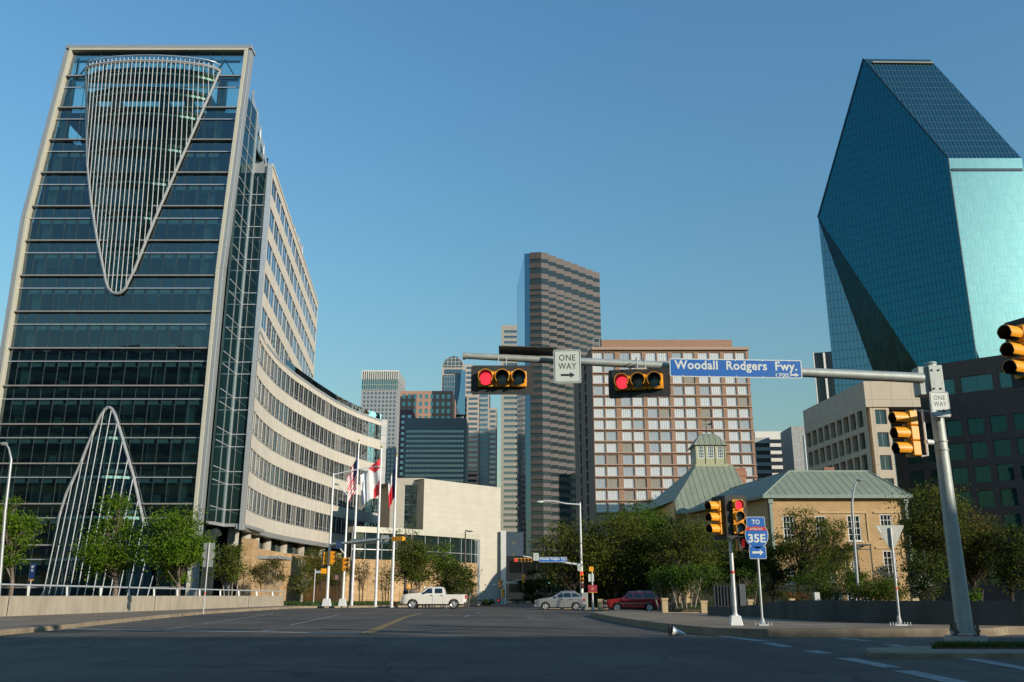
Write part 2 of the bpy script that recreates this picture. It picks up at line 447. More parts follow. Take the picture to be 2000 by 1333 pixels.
# ------------------------------------------------------------------ palette
M = {}
def asphalt():
    m, nt, b = _new('asphalt'); N = nt.nodes.new; L = nt.links.new
    tc = N('ShaderNodeTexCoord'); b.inputs['Roughness'].default_value = .88
    def noise(sc, det=6, st=None):
        n = N('ShaderNodeTexNoise'); n.inputs['Scale'].default_value = sc; n.inputs['Detail'].default_value = det
        if st: mp = N('ShaderNodeMapping'); mp.inputs['Scale'].default_value = st; L(tc.outputs['Object'], mp.inputs[0]); L(mp.outputs[0], n.inputs['Vector'])
        else: L(tc.outputs['Object'], n.inputs['Vector'])
        return n.outputs[0]
    def rng_(s, a, c, d, e):
        r = N('ShaderNodeMapRange'); r.inputs[1].default_value = a; r.inputs[2].default_value = c; r.inputs[3].default_value = d; r.inputs[4].default_value = e; L(s, r.inputs[0]); return r.outputs[0]
    def mul(a, c):
        r = N('ShaderNodeMath'); r.operation = 'MULTIPLY'; L(a, r.inputs[0]); L(c, r.inputs[1]); return r.outputs[0]
    f = mul(rng_(noise(.16, 5), .38, .62, .62, 1.32), rng_(noise(35, 3), .3, .7, .75, 1.25))
    f = mul(f, rng_(noise(1.0, 5, (1.1, .06, 1)), .3, .7, .80, 1.18))          # tyre-worn streaks along the lanes
    f = mul(f, rng_(noise(1.6, 8), .60, .72, 1.0, .62))                         # oil stains
    v = N('ShaderNodeTexVoronoi'); v.feature = 'DISTANCE_TO_EDGE'; v.inputs['Scale'].default_value = .22; v.inputs['Randomness'].default_value = 1
    wv = N('ShaderNodeMix'); wv.data_type = 'VECTOR'; wv.inputs[0].default_value = .5
    nz = N('ShaderNodeTexNoise'); nz.inputs['Scale'].default_value = .8; nz.inputs['Detail'].default_value = 5; L(tc.outputs['Object'], nz.inputs['Vector'])
    ad = N('ShaderNodeVectorMath'); ad.operation = 'MULTIPLY_ADD'; L(nz.outputs['Color'], ad.inputs[0]); ad.inputs[1].default_value = (1.6, 1.6, 0); L(tc.outputs['Object'], ad.inputs[2])
    L(ad.outputs[0], v.inputs['Vector'])
    f = mul(f, rng_(v.outputs['Distance'], .0, .012, .35, 1.0))
    mx = N('ShaderNodeMix'); mx.data_type = 'RGBA'; mx.inputs[6].default_value = (0, 0, 0, 1); mx.inputs[7].default_value = (.076, .063, .048, 1)
    L(f, mx.inputs[0]); mx.clamp_factor = False; L(mx.outputs[2], b.inputs['Base Color'])
    bp = N('ShaderNodeBump'); bp.inputs['Strength'].default_value = .5; bp.inputs['Distance'].default_value = .01; L(noise(45, 3), bp.inputs['Height']); L(bp.outputs[0], b.inputs['Normal'])
    return m
M['asphalt'] = asphalt()
M['concrete'] = mat('concrete', (.40, .37, .31), .85, var=.15, scale=1.5, bump=.4, bscale=25, dirt=.5)
M['walk'] = brickmat('sidewalk_concrete', (.20, .145, .09), (.22, .165, .105), (.11, .085, .06), 1.5, 1.5, .03, .9, offset=0, bump=.4, var=.3)
M['kerb'] = mat('kerb_concrete', (.27, .215, .14), .9, var=.25, scale=2.5, bump=.7, bscale=18, dirt=.7)
M['darkconc'] = mat('weathered_concrete', (.075, .078, .07), .9, var=.3, scale=1.2, bump=.4, bscale=20, stretch=(1, 1, .3), dirt=.5)
M['oldwall'] = mat('cast_concrete', (.33, .29, .22), .85, var=.14, scale=2.0, bump=.4, bscale=20, stretch=(1.6, 1.6, .35), dirt=.35)
M['paint_white'] = mat('white_road_paint', (.26, .27, .26), .85, var=.4, scale=7, dirt=.9)
M['paint_yellow'] = mat('yellow_road_paint', (.28, .18, .05), .85, var=.4, scale=7, dirt=.9)
M['soil'] = mat('soil', (.10, .07, .045), .95, var=.3, scale=3, bump=.8)
M['grassy'] = leafmat('grass_blades', (.05, .085, .02), (.10, .13, .035), .3)
M['galv'] = mat('galvanised_steel', (.36, .40, .37), .55, metal=.35, var=.10, scale=5, bump=.15, bscale=8, dirt=.2)
M['whitepole'] = mat('painted_white_steel', (.68, .69, .66), .35, metal=.1, var=.05)
M['alu'] = mat('brushed_aluminium', (.62, .64, .64), .35, metal=.6, var=.06)
M['rail'] = mat('silver_rail', (.55, .57, .57), .4, metal=.4, var=.08)
M['black'] = mat('black_metal', (.012, .013, .013), .55, var=.2)
M['backplate'] = mat('backplate_black', (.03, .034, .032), .6, var=.25, scale=6)
M['sigyellow'] = mat('signal_yellow', (.86, .36, .012), .45, var=.08, scale=5, dirt=.15)
M['lens_off_y'] = mat('amber_lens_unlit', (.20, .25, .21), .25, var=.1)
M['lens_off_g'] = mat('green_lens_unlit', (.13, .24, .26), .25, var=.1)
M['lens_dark'] = mat('lens_dark', (.03, .03, .028), .25)
M['lens_red'] = emit('lit_red_lens', (1.0, .035, .06), 1.1)
M['lens_green'] = emit('lit_green_lens', (.25, 1.0, .75), 1.2, (.02, .1, .08))
M['hand_red'] = emit('dim_red_symbol', (.7, .03, .02), .25)
M['sign_white'] = mat('sign_white', (.56, .62, .56), .5, var=.04)
M['sign_black'] = mat('sign_black', (.02, .022, .022), .5)
M['sign_blue'] = mat('sign_blue', (.012, .13, .46), .45, var=.04)
M['sign_red'] = mat('sign_red', (.50, .03, .03), .45)
M['sign_letter'] = mat('sign_lettering_white', (.66, .71, .64), .5, var=.03)
M['sign_back'] = mat('sign_back_aluminium', (.40, .42, .38), .45, metal=.5, var=.1)
M['orange'] = mat('orange_plastic', (.75, .13, .03), .5)
M['cream'] = mat('cream_metal', (.50, .49, .39), .4, var=.04)
M['greymetal'] = mat('grey_metal_panel', (.36, .38, .38), .4, metal=.35, var=.05)
M['stone'] = brickmat('limestone_blocks', (.50, .34, .17), (.40, .25, .11), (.33, .25, .16), .75, .34, .015, .85, bump=.5, var=.25)
M['creamclad'] = brickmat('cream_cladding', (.54, .50, .415), (.57, .53, .44), (.30, .28, .24), 1.45, 4.2, .025, .65, offset=0, bump=.3, var=.05)
M['creamwall'] = brickmat('cream_limestone', (.49, .46, .375), (.51, .48, .39), (.39, .35, .28), 1.6, .8, .012, .75, offset=0, bump=.2, var=.05)

# ------------------------------------------------------------------ ground
def ground_sheet():
    mb = MB()
    xs = [-3000, -600, -200, -90, -60, -45] + [x * 1.0 for x in range(-36, 40, 3)] + [50, 65, 100, 220, 650, 3000]
    ys = [-1500, -300, -100, -40, -10, 0] + [y * 1.0 for y in range(6, 130, 4)] + [150, 180, 240, 400, 900, 4000]
    for y in ys:
        for x in xs: mb.v.append((x, y, zg(x, y)))
    W = len(xs)
    for j in range(len(ys) - 1):
        for i in range(W - 1):
            mb.f.append((j * W + i, j * W + i + 1, (j + 1) * W + i + 1, (j + 1) * W + i)); mb.m.append(0)
    return mb
struct(ground_sheet().build('road', M['asphalt'], smooth=True))

def slab(name, outline, top, mats, skirt=.5, sub=1.5):
    "a raised slab following the ground: outline in plan (x,y), top = height above the road; mats = (top, side)"
    bm = bmesh.new()
    vs = [bm.verts.new((p[0], p[1], 0)) for p in outline]
    bm.faces.new(vs); bmesh.ops.recalc_face_normals(bm, faces=bm.faces)
    if bm.faces[:][0].normal.z < 0: bmesh.ops.reverse_faces(bm, faces=bm.faces[:])
    r = bmesh.ops.extrude_face_region(bm, geom=bm.faces[:])
    ex = {v for v in r['geom'] if isinstance(v, bmesh.types.BMVert)}
    for v in bm.verts:
        h = zg(v.co.x, v.co.y)
        v.co.z = h + top if v in ex else h - skirt
    bmesh.ops.triangulate(bm, faces=[f for f in bm.faces if len(f.verts) > 4])
    bm.normal_update()
    me = bpy.data.meshes.new(name); bm.to_mesh(me); bm.free()
    for m in mats: me.materials.append(m)
    me.update()
    for p in me.polygons: p.material_index = 0 if p.normal.z > .5 else 1
    set_uv(me)
    return struct(link(name, me, bevel=.03))
def densify(pts, step=2.5, closed=True):
    out = []
    n = len(pts)
    for i in range(n if closed else n - 1):
        a, b = pts[i], pts[(i + 1) % n]; k = max(1, int(plen(a, b) / step))
        for j in range(k): out.append((a[0] + (b[0] - a[0]) * j / k, a[1] + (b[1] - a[1]) * j / k))
    if not closed: out.append((pts[-1][0], pts[-1][1]))
    return out
RW = .24
rk = [ground(px, py, RW) for px, py in ((1155, 1196.5), (1200, 1205), (1250, 1212), (1300, 1218), (1350, 1222.5), (1400, 1226), (1500, 1229), (1640, 1228.5), (1800, 1227.5), (1940, 1226.5), (1968, 1224))]
rk = [(p.x, p.y) for p in rk]
ro = [(30, rk[-1][1] + 2.5), (30, 62), (20, 63), (11, 64), (10.4, 74), (8.6, 78)]
right_walk = slab('right_pavement', densify(rk, 3, False) + ro, RW, (M['walk'], M['kerb']))
LW = .16
lk = [ground(px, py, LW) for px, py in ((-160, 1243), (0, 1231), (140, 1219), (180, 1214.5), (300, 1203), (400, 1194.5), (500, 1188.5), (580, 1184.5), (650, 1184))]
lk = [(p.x, p.y) for p in lk]
lo = [(-5.5, 100), (-4, 118), (-60, 118), (-60, 30), (lk[0][0] - 8, lk[0][1] - 3)]
left_walk = slab('left_pavement', densify(lk, 3, False) + [(-13.5, 84)] + lo, LW, (M['walk'], M['kerb']))
far_walk = slab('far_pavement', [(3.5, 96), (14, 99.5), (60, 99.5), (60, 170), (5.5, 170)], .15, (M['walk'], M['kerb']))
# traffic island with the mast pole, lower right
isl = [(1690, 1266), (1790, 1262), (1960, 1263), (2150, 1264), (2150, 1276), (1960, 1275), (1800, 1275), (1700, 1274)]
IW = .11
isl = [(lambda p: (p.x, p.y))(ground(a, b, IW)) for a, b in isl]
island = slab('traffic_island', isl, IW, (M['kerb'], M['kerb']))
gi = [(lambda p: (p.x, p.y))(ground(a, b, IW)) for a, b in [(1830, 1264), (1960, 1264), (2150, 1265), (2150, 1268), (1960, 1268), (1820, 1268)]]
mbv = MB().prism(gi, IW + .002, IW + .03)
grass_isl = struct(mbv.build('soil', M['soil']))

# painted markings --------------------------------------------------------------
def strip(mb, a, b, w=None, w2=None, lift=.006):
    "stripe between two picture bearings on the road"
    A = ground(*a); B = ground(*b); d = Vector((B.x - A.x, B.y - A.y)); L = d.length; d.normalize(); n = Vector((-d.y, d.x)); w2 = w if w2 is None else w2
    k = max(1, int(L / 3)); row = []
    for i in range(k + 1):
        t = i / k; x = A.x + (B.x - A.x) * t; y = A.y + (B.y - A.y) * t; h = (w + (w2 - w) * t) / 2
        for s in (-1, 1):
            qx, qy = x + n.x * h * s, y + n.y * h * s
            row.append((qx, qy, zg(qx, qy) + lift))
    mb.add(row, [(2 * i + 2, 2 * i, 2 * i + 1, 2 * i + 3) for i in range(k)])
mb = MB()
strip(mb, (45, 1227), (700, 1238), .55)
for a, b in (((325, 1230), (372, 1223)), ((395, 1219.5), (535, 1198.5)), ((512, 1233.5), (540, 1229)), ((567, 1221.5), (662, 1201)),
             ((905, 1206), (918, 1202)), ((1030, 1207), (1042, 1209)), ((930, 1199), (938, 1197))):
    strip(mb, a, b, .12)
for a, b, w in (((1392, 1240.5), (1492, 1253.5), .35), ((1498, 1256.5), (1538, 1264.5), .35), ((1583, 1271.5), (1612, 1277.5), .35), ((1648, 1286), (1745, 1305), .35), ((1765, 1311), (1890, 1338), .35), ((1900, 1340), (2000, 1360), .35),
             ((1598, 1241.5), (1630, 1244), .3), ((1637, 1246.5), (1700, 1253), .3), ((1735, 1260), (1765, 1264), .3), ((1868, 1283), (2060, 1317), .3)):
    strip(mb, a, b, w)
struct(mb.build('white_road_markings', M['paint_white']))
mb = MB()
for o in (0, 10):
    strip(mb, (708 + o * 1.3, 1238), (790 + o * .35, 1206), .13)
    strip(mb, (790 + o * .35, 1206), (822 + o * .3, 1198.5), .13)
struct(mb.build('yellow_road_markings', M['paint_yellow']))
# a few repair patches and a long joint in the asphalt
mb = MB()
for a, b, w in (((1540, 1268), (1700, 1330), .05), ((1030, 1262), (1080, 1292), .05), ((200, 1300), (900, 1306), .05), ((600, 1262), (1500, 1268), .05)):
    strip(mb, a, b, w, lift=.004)
struct(mb.build('road_joint_sealant', mat('tar', (.03, .03, .032), .7)))

# grass and planting (uncountable) ----------------------------------------------
def blades(name, poly_pts, n, h, base, material, seed=1, w=.03):
    rnd = np.random.default_rng(seed)
    xs = [p[0] for p in poly_pts]; ys = [p[1] for p in poly_pts]
    pts = []
    while len(pts) < n:
        x = rnd.uniform(min(xs), max(xs)); y = rnd.uniform(min(ys), max(ys)); ins = False
        j = len(poly_pts) - 1
        for i in range(len(poly_pts)):
            xi, yi = poly_pts[i][:2]; xj, yj = poly_pts[j][:2]
            if (yi > y) != (yj > y) and x < (xj - xi) * (y - yi) / (yj - yi) + xi: ins = not ins
            j = i
        if ins: pts.append((x, y))
    mb = MB()
    for x, y in pts:
        a = rnd.uniform(0, 6.28); hh = h * rnd.uniform(.5, 1.3); lx, ly = rnd.normal(0, h * .35, 2); z = base(x, y) if callable(base) else base
        dx, dy = cos(a) * w, sin(a) * w
        mb.add([(x - dx, y - dy, z), (x + dx, y + dy, z), (x + lx, y + ly, z + hh)], [(0, 1, 2)])
    return stuff(mb.build(name, material))
blades('grass', gi, 2600, .10, IW + .03, M['grassy'], 4, .012)
lawn = [(-19.5, 80), (-13, 86), (-9.0, 93), (-8.5, 97), (-20, 104), (-30, 104), (-30, 92), (-22.5, 82)]
struct(MB().prism(lawn, LW - .2, .30).build('planting_bed', M['soil']))
blades('ground_cover', lawn, 16000, .30, .28, leafmat('bed_leaves', (.05, .09, .03), (.085, .13, .045), .3), 5, .05)
rb = [(11.0, 63.5), (26, 63.5), (26, 99), (16.5, 99), (16, 86)]
struct(MB().prism(rb, RW - .6, RW + .012).build('garden_soil', M['soil']))
blades('lawn_grass', rb, 14000, .22, RW, M['grassy'], 6, .04)
# ------------------------------------------------------------------ glass office block on the left
G_FRONT = glass('teal_vision_glass', refl=.15, trans=(.64, .86, .80), ripple=.012, ripscale=.35)
G_SPAN = glass('teal_spandrel_glass', refl=.18, trans=(.30, .46, .46), ripple=.012, ripscale=.35)
G_DARK = glass('dark_green_glass', tint=(.006, .016, .016), refl=.10, see=False, ripple=.006, reftint=(.7, .95, 1))
G_CONE = glass('grey_green_cone_glass', refl=.03, trans=(.60, .80, .77), ripple=.001, reftint=(.45, .55, .6))
G_WING = glass('wing_window_glass', tint=(.012, .018, .02), refl=.32, see=False, ripple=.016, ripscale=.6, reftint=(.55, .60, .66))
G_LOW = glass('clear_dark_glass', tint=(.01, .022, .022), refl=.12, see=False, ripple=.02)
dark_int = mat('interior_dark', (.022, .034, .032), .9, var=.3)
int_slab = mat('ceiling_slab', (.06, .09, .085), .8)
shelf_m = mat('pale_light_shelf', (.85, .92, .86), .6)
int_col = mat('interior_column_paint', (.32, .42, .38), .7)
YF = 95.0
office = thing('glass_office_building', 'tall blue green glass office block with a cone bulge and arch of white rods', 'building', (-44, 110, 0))
ZR = 63.5
def lx(z): return -54.4 if z < 42 else -54.4 + 2.2 * (z - 42) / 22.3
def rx(z): return -32.75 if z < 36 else -32.75 + 1.0 * (z - 36) / 28.3
floors = [26.9 + 4.16 * k for k in range(-6, 9)]          # major lines 1.9 .. 60.2
floors = [z for z in floors if z > 1]
# glazing skin in two parts per storey
g1 = MB(); g2 = MB(); prev = 0.2
lv = []
for z in floors + [ZR]:
    zc = z - 1.42 if z - prev > 3 else prev
    if zc > prev + .1: lv.append((prev, zc, 0))
    lv.append((zc, z, 1)); prev = z
def skinq(mb, a, b):
    mb.quad((lx(a), YF, a), (rx(a), YF, a), (rx(b), YF, b), (lx(b), YF, b))
for a, b, k in lv: skinq(g2 if k else g1, a, b)
g1.build('vision_glazing', G_FRONT, office); g2.build('spandrel_glazing', G_SPAN, office)
# interior: floor plates, dark back, columns, pale ceiling strips
fl = MB(); sh = MB()
for z in floors:
    if z > 60: continue
    fl.box(lx(z) + .2, rx(z) - .2, YF + .35, YF + 12, z - .75, z - .35)
    zc = z - 1.42
    rnd = random.Random(int(z * 10))
    x = lx(z) + 1.0
    while x < rx(z) - 1.6:
        if z < 52: sh.box(x, x + 1.1, YF + .12, YF + .2, zc - .55, zc + .28)
        if rnd.random() < .5 and z < 50: sh.box(x - .2, x + 1.4, YF + .6, YF + .65, zc - .5, zc - .36)
        x += 1.45
fl.build('floor_plate', int_slab, office); sh.build('ceiling_strip_lights', shelf_m, office)
cw_ = MB(); cw_.box(-55.0, -32.4, YF + 7, YF + 7.2, 0, 52); cw_.box(-54.5, -54.3, YF + .7, YF + 7, 0, 42); cw_.box(-33.0, -32.8, YF + .7, YF + 7, 0, 42); cw_.quad((lx(42) + .1, YF + .5, 42), (lx(42) + .1, YF + 7, 42), (lx(54) + .1, YF + 7, 54), (lx(54) + .1, YF + .5, 54)); cw_.box(-33.4, -33.2, YF + .9, YF + 7, 42, 52); cw_.build('core_wall', dark_int, office)
MB().box(-53.5, -32.4, YF + 9, YF + 9.2, 52, 59.5).build('plant_screen', mat('plant_screen_blue', (.12, .25, .33), .7), office)
for x in (-52.9, -34.6):
    MB().box(x - .45, x + .45, YF + 1.0, YF + 1.8, 0, 60.5).build('column', int_col, office)
mb = MB(); rnd = random.Random(7)
for z in floors[:-1]:
    for x in (-50.2, -47.3, -44.4, -41.5, -38.6, -36.0):
        if rnd.random() < .55: mb.box(x, x + .12, YF + .5, YF + 3.5, z, z + 2.6)
        if rnd.random() < .5: mb.box(x + .5, x + 1.3, YF + 2.2, YF + 2.9, z, z + 1.2)
mb.build('partitions', int_col, office)
mb = MB(); rnd = random.Random(21)
for z in floors[:-2]:
    x = -53.3
    while x < -34:
        if rnd.random() < .16: h_ = rnd.choice((.5, .9, 1.6)); mb.box(x + .06, x + 1.39, YF + .25, YF + .28, z + 2.7 - h_, z + 2.7)
        if rnd.random() < .30: mb.box(x + .2, x + 1.0, YF + 1.0, YF + 1.5, z - .3, z + rnd.uniform(.3, .8))
        x += 1.45
mb.build('blinds_and_desks', mat('blind_grey_green', (.13, .18, .165), .8, var=.3), office)
# roof truss behind the top glass
mb = MB()
for x in np.arange(-52, -35.5, 3.2):
    mb.beam((x, YF + .8, 60.3), (x + 1.6, YF + .8, 63), .15, .15); mb.beam((x + 1.6, YF + .8, 63), (x + 3.2, YF + .8, 60.3), .15, .15); mb.beam((x, YF + .8, 60.4), (x, YF + .8, 63.2), .2, .2)
mb.beam((-52.3, YF + .8, 62.8), (-32.6, YF + .8, 62.8), .2, .2); mb.beam((-52.3, YF + .8, 60.3), (-32.6, YF + .8, 60.3), .25, .25)
mb.build('roof_truss', M['galv'], office)
# projecting louvres (major) and slim transoms (minor)
maj = MB(); mnr = MB()
for z in floors: maj.box(lx(z) - .9, rx(z) + .45, YF - .42, YF - .02, z - .07, z + .07)
for z in floors:
    zc = z - 1.42
    if zc > 1: mnr.box(lx(zc), rx(zc), YF - .16, YF - .02, zc - .05, zc + .05)
maj.build('louvre_rail', mat('louvre_metal', (.38, .36, .33), .4, metal=.4), office); mnr.build('transom', M['alu'], office)
mb = MB(); x = -53.3
while x < -33: mb.box(x - .02, x + .02, YF - .05, YF - .005, .2, min(ZR, 42 + (x + 54.4) / 2.2 * 22.3 if x < -52.2 else ZR)); x += 1.45
mb.build('mullion', mat('mullion_dark', (.07, .10, .10), .4, metal=.4), office)
# portal frame: cream inner strip, grey outer strip
fr = MB(); fo = MB()
for z0, z1 in ((0, 42), (42, ZR)):
    for f, a, b, y0 in ((fr, 0, -.34, YF - .6), (fo, -.34, -.80, YF - .55)):
        v = [(lx(z0) + b, y0, z0), (lx(z0) + a, y0, z0), (lx(z0) + a, YF + .6, z0), (lx(z0) + b, YF + .6, z0), (lx(z1) + b, y0, z1), (lx(z1) + a, y0, z1), (lx(z1) + a, YF + .6, z1), (lx(z1) + b, YF + .6, z1)]
        f.add(v, [(0, 3, 2, 1), (4, 5, 6, 7), (0, 1, 5, 4), (1, 2, 6, 5), (2, 3, 7, 6), (3, 0, 4, 7)])
for z0, z1 in ((0, 36), (36, ZR)):
    for f, a, b, y0 in ((fr, 0, .42, YF - .6), (fo, .42, .85, YF - .55)):
        v = [(rx(z0) + a, y0, z0), (rx(z0) + b, y0, z0), (rx(z0) + b, YF + .6, z0), (rx(z0) + a, YF + .6, z0), (rx(z1) + a, y0, z1), (rx(z1) + b, y0, z1), (rx(z1) + b, YF + .6, z1), (rx(z1) + a, YF + .6, z1)]
        f.add(v, [(0, 3, 2, 1), (4, 5, 6, 7), (0, 1, 5, 4), (1, 2, 6, 5), (2, 3, 7, 6), (3, 0, 4, 7)])
fr.box(lx(ZR) - .34, rx(ZR) + .42, YF - .6, YF + .6, ZR, ZR + .28)
fo.box(lx(ZR) - .80, rx(ZR) + .85, YF - .55, YF + 1.2, ZR + .28, ZR + .75)
fr.build('portal_frame', M['cream'], office, bevel=.04); fo.build('portal_frame_edge', M['greymetal'], office, bevel=.04)
MB().box(-54.5, -40, YF + 12, YF + 50, 0, 50).build('rear_block', G_DARK, office)

def interp(tab, z):
    for (z0, a), (z1, b) in zip(tab, tab[1:]):
        if z <= z1: return a + (b - a) * (z - z0) / (z1 - z0)
    return tab[-1][1]
def bulge(name, Lt, Rt, z0, z1, maxb, spacing, rod_over, slabs, ztrim0, ztrim1, up=True):
    "a ruled screen of glass: its wide end bows out, its narrow end dies into the facade; straight rods"
    ZW = z1 if up else z0; lw_, rw_ = interp(Lt, ZW), interp(Rt, ZW)
    tabs = []
    for tab in (Lt, Rt): tabs.append(sorted((x, z) for z, x in tab))
    def zo(x):
        "height of the outline at x"
        L_, R_ = tabs; xa = Lt[0][1] if up else Lt[-1][1]
        T = L_ if x < xa else R_
        if x <= T[0][0]: return T[0][1]
        for (x0, q0), (x1, q1) in zip(T, T[1:]):
            if x <= x1: return q0 + (q1 - q0) * (x - x0) / max(x1 - x0, 1e-6)
        return T[-1][1]
    def yb(x, z):
        t = (x - lw_) / (rw_ - lw_) * 2 - 1; b = maxb * sqrt(max(0, 1 - t * t)); o = zo(x)
        f = (z - o) / (ZW - o) if abs(ZW - o) > .3 else 1.0
        return YF - .15 - b * min(max(f, 0), 1)
    N = 28; gm = MB(); rows = []
    zs = [z0 + (z1 - z0) * (i / 44) for i in range(45)]
    for i, z in enumerate(zs):
        l, r = interp(Lt, z), interp(Rt, z)
        rows.append([(l + (r - l) * (1 - cos(pi * j / N)) / 2, 0, z) for j in range(N + 1)])
        rows[-1] = [(p[0], yb(p[0], z), z) for p in rows[-1]]
    for a, b in zip(rows, rows[1:]):
        for j in range(N): gm.quad(a[j], a[j + 1], b[j + 1], b[j])
    gm.build(name + '_glazing', G_CONE, office, smooth=True)
    # edge trim
    for tab in (Lt, Rt):
        pts = []
        zz_ = sorted({round(ztrim0 + (ztrim1 - ztrim0) * i / 30, 3) for i in range(31)} | {z for z, _ in tab if ztrim0 <= z <= ztrim1})
        for z in zz_: pts.append((interp(tab, z), YF - .3, z))
        MB().tube(pts, .17, 8).build(name + '_trim', M['greymetal'], office, smooth=True)
    # rods
    rods = MB(); lo = min(interp(Lt, z0), interp(Lt, z1)); hi = max(interp(Rt, z0), interp(Rt, z1)); x = lo + .25
    while x < hi - .15:
        ins = [z for z in np.arange(z0, z1 + .01, .25) if interp(Lt, z) <= x <= interp(Rt, z)]
        if len(ins) > 2:
            pts = [(x, yb(x, z) - .22, z) for z in (ins[0], ins[-1])]
            if rod_over: pts.append((x, pts[-1][1], pts[-1][2] + rod_over))
            for a, b in zip(pts, pts[1:]): rods.beam(a, b, .058, .075)
        x += spacing
    rods.build(name + '_rods', mat('white_rod_metal', (.74, .77, .76), .4, metal=.2), office)
    sb = MB(); lb = MB()
    for z in slabs:
        l, r = interp(Lt, z), interp(Rt, z)
        pt = [(l + .25 + (r - l - .5) * (1 - cos(pi * j / N)) / 2, z) for j in range(N + 1)]
        for (xa, _), (xb, _) in zip(pt, pt[1:]):
            for m_, dz0, dz1, inset in ((lb, -.18, .1, .22), (sb, .35, .75, .3)):
                ya, yb_ = yb(xa, z) + inset, yb(xb, z) + inset
                m_.quad((xa, ya, z + dz0), (xb, yb_, z + dz0), (xb, yb_, z + dz1), (xa, ya, z + dz1))
                m_.quad((xa, ya, z + dz0), (xa, YF + .1, z + dz0), (xb, YF + .1, z + dz0), (xb, yb_, z + dz0))
                m_.quad((xa, ya, z + dz1), (xb, yb_, z + dz1), (xb, YF + .1, z + dz1), (xa, YF + .1, z + dz1))
    lb.build(name + '_light_band', shelf_m, office); sb.build(name + '_floor_edge', int_slab, office)
    return yb
Lt = [(33.1, -43.5), (33.25, -44.0), (33.7, -44.45), (34.6, -44.85), (35.8, -45.2), (39.5, -46.4), (43.9, -47.6), (48.5, -48.6), (53.5, -49.3), (60.9, -50.3)]
Rt = [(33.1, -43.5), (33.25, -43.0), (33.7, -42.6), (34.6, -42.3), (35.8, -41.85), (42, -40.2), (50.3, -37.7), (60.9, -34.5)]
yb = bulge('cone', Lt, Rt, 33.12, 60.8, 2.1, .5, .7, [z - 1.42 for z in floors if 36 < z < 60] + [57.2, 59.6], 33.1, 60.8)
rim = [(-50.3 + 15.8 * i / 40, 0, 60.85) for i in range(41)]; rim = [(p[0], yb(p[0], 60.8) - .1, p[2]) for p in rim]
mb = MB(); mb.tube(rim, .2, 6); mb.tube([(p[0], p[1] - .15, p[2] + .7) for p in rim], .06, 5); mb.build('cone_rim', M['alu'], office, smooth=True)
La = [(.3, -47.4), (2.3, -47.0), (9, -46.5), (11.3, -46.1), (13.8, -45.2), (16.4, -44.5), (18.6, -43.85), (19.6, -43.5), (20.2, -43.15), (20.4, -42.85)]
Ra = [(.3, -35.6), (2.3, -36.0), (9, -38.0), (13.2, -39.4), (16.4, -40.7), (18.6, -41.6), (19.6, -42.05), (20.2, -42.45), (20.4, -42.8)]
bulge('arch', La, Ra, .3, 20.3, 2.8, .78, 0, [z - 1.42 for z in floors if 4 < z < 19], 8.0, 20.4, up=False)

# side glass return between the portal and the stone-coloured wing
sg = MB(); sg.box(-31.75, -31.45, YF + .6, 100.4, 8.7, 58.5)
sg.build('side_glazing', G_DARK, office)
MB().box(-31.45, -29.25, 100.5, 100.7, 8.7, 50.5).build('side_glazing', G_DARK, office)
mb = MB()
for z in floors:
    for zz in (z - .1, z - 1.5):
        if 9 < zz < 50: mb.box(-31.4, -29.3, 100.38, 100.5, zz - .05, zz + .05)
        if 9 < zz < 58: mb.box(-31.45, -31.38, YF + .6, 100.3, zz - .05, zz + .05)
mb.box(-31.5, -31.3, 100.3, 100.5, 8.7, 58.5); mb.box(-30.75, -30.72, 100.42, 100.5, 8.7, 50); mb.box(-31.44, -31.40, 97.8, 97.85, 8.7, 58)
mb.box(-29.6, -29.15, 100.2, 100.7, 8.0, 51.5)
mb.build('side_glazing_bars', M['alu'], office)
MB().prism([(-31.7, 95.7), (-31.2, 100.3), (-29.2, 100.6), (-29.4, 110), (-40, 110)], 8.35, 8.68).build('soffit', M['greymetal'], office)

# curved wing and the tall straight wall above it --------------------------------
Cc = [(-29.1, 100.5), (-29.75, 105.5), (-30.05, 110), (-30.2, 114), (-30.1, 118), (-29.9, 122), (-29.5, 126), (-29.1, 130), (-28.6, 134), (-28.1, 137.5), (-27.6, 141), (-26.7, 145), (-25.7, 149), (-24.4, 152.8), (-22.8, 156.7)]
def catmull(P, k=2):
    out = []
    for i in range(len(P) - 1):
        p0 = P[max(i - 1, 0)]; p1 = P[i]; p2 = P[i + 1]; p3 = P[min(i + 2, len(P) - 1)]
        for j in range(k):
            t = j / k
            out.append(tuple(.5 * (2 * p1[a] + (p2[a] - p0[a]) * t + (2 * p0[a] - 5 * p1[a] + 4 * p2[a] - p3[a]) * t * t + (3 * p1[a] - p0[a] - 3 * p2[a] + p3[a]) * t ** 3) for a in (0, 1)))
    out.append(P[-1]); return out
wing = catmull(Cc, 2)
G_PALE = glass('pale_reflection_glass', tint=(.17, .165, .145), refl=.22, see=False, ripple=.012, ripscale=.6, reftint=(.55, .60, .66))
G_BLACK = glass('dark_reflection_glass', tint=(.006, .01, .011), refl=.12, see=False, ripple=.02, ripscale=.8, reftint=(.6, .7, .75))
G_TOWR = glass('sky_window_glass', tint=(.01, .03, .04), refl=.45, see=False, ripple=.008, ripscale=.5, reftint=(.55, .72, .85))
wmats = ([G_WING, G_WING, G_BLACK, G_BLACK, G_PALE], M['alu'])  # dark and pale panes imitate patchy reflections through their glass colour
ZB = 8.69; PW = 4.2
wall = MB(); trim = MB(); store = []; bands_ = [MB() for _ in range(5)]
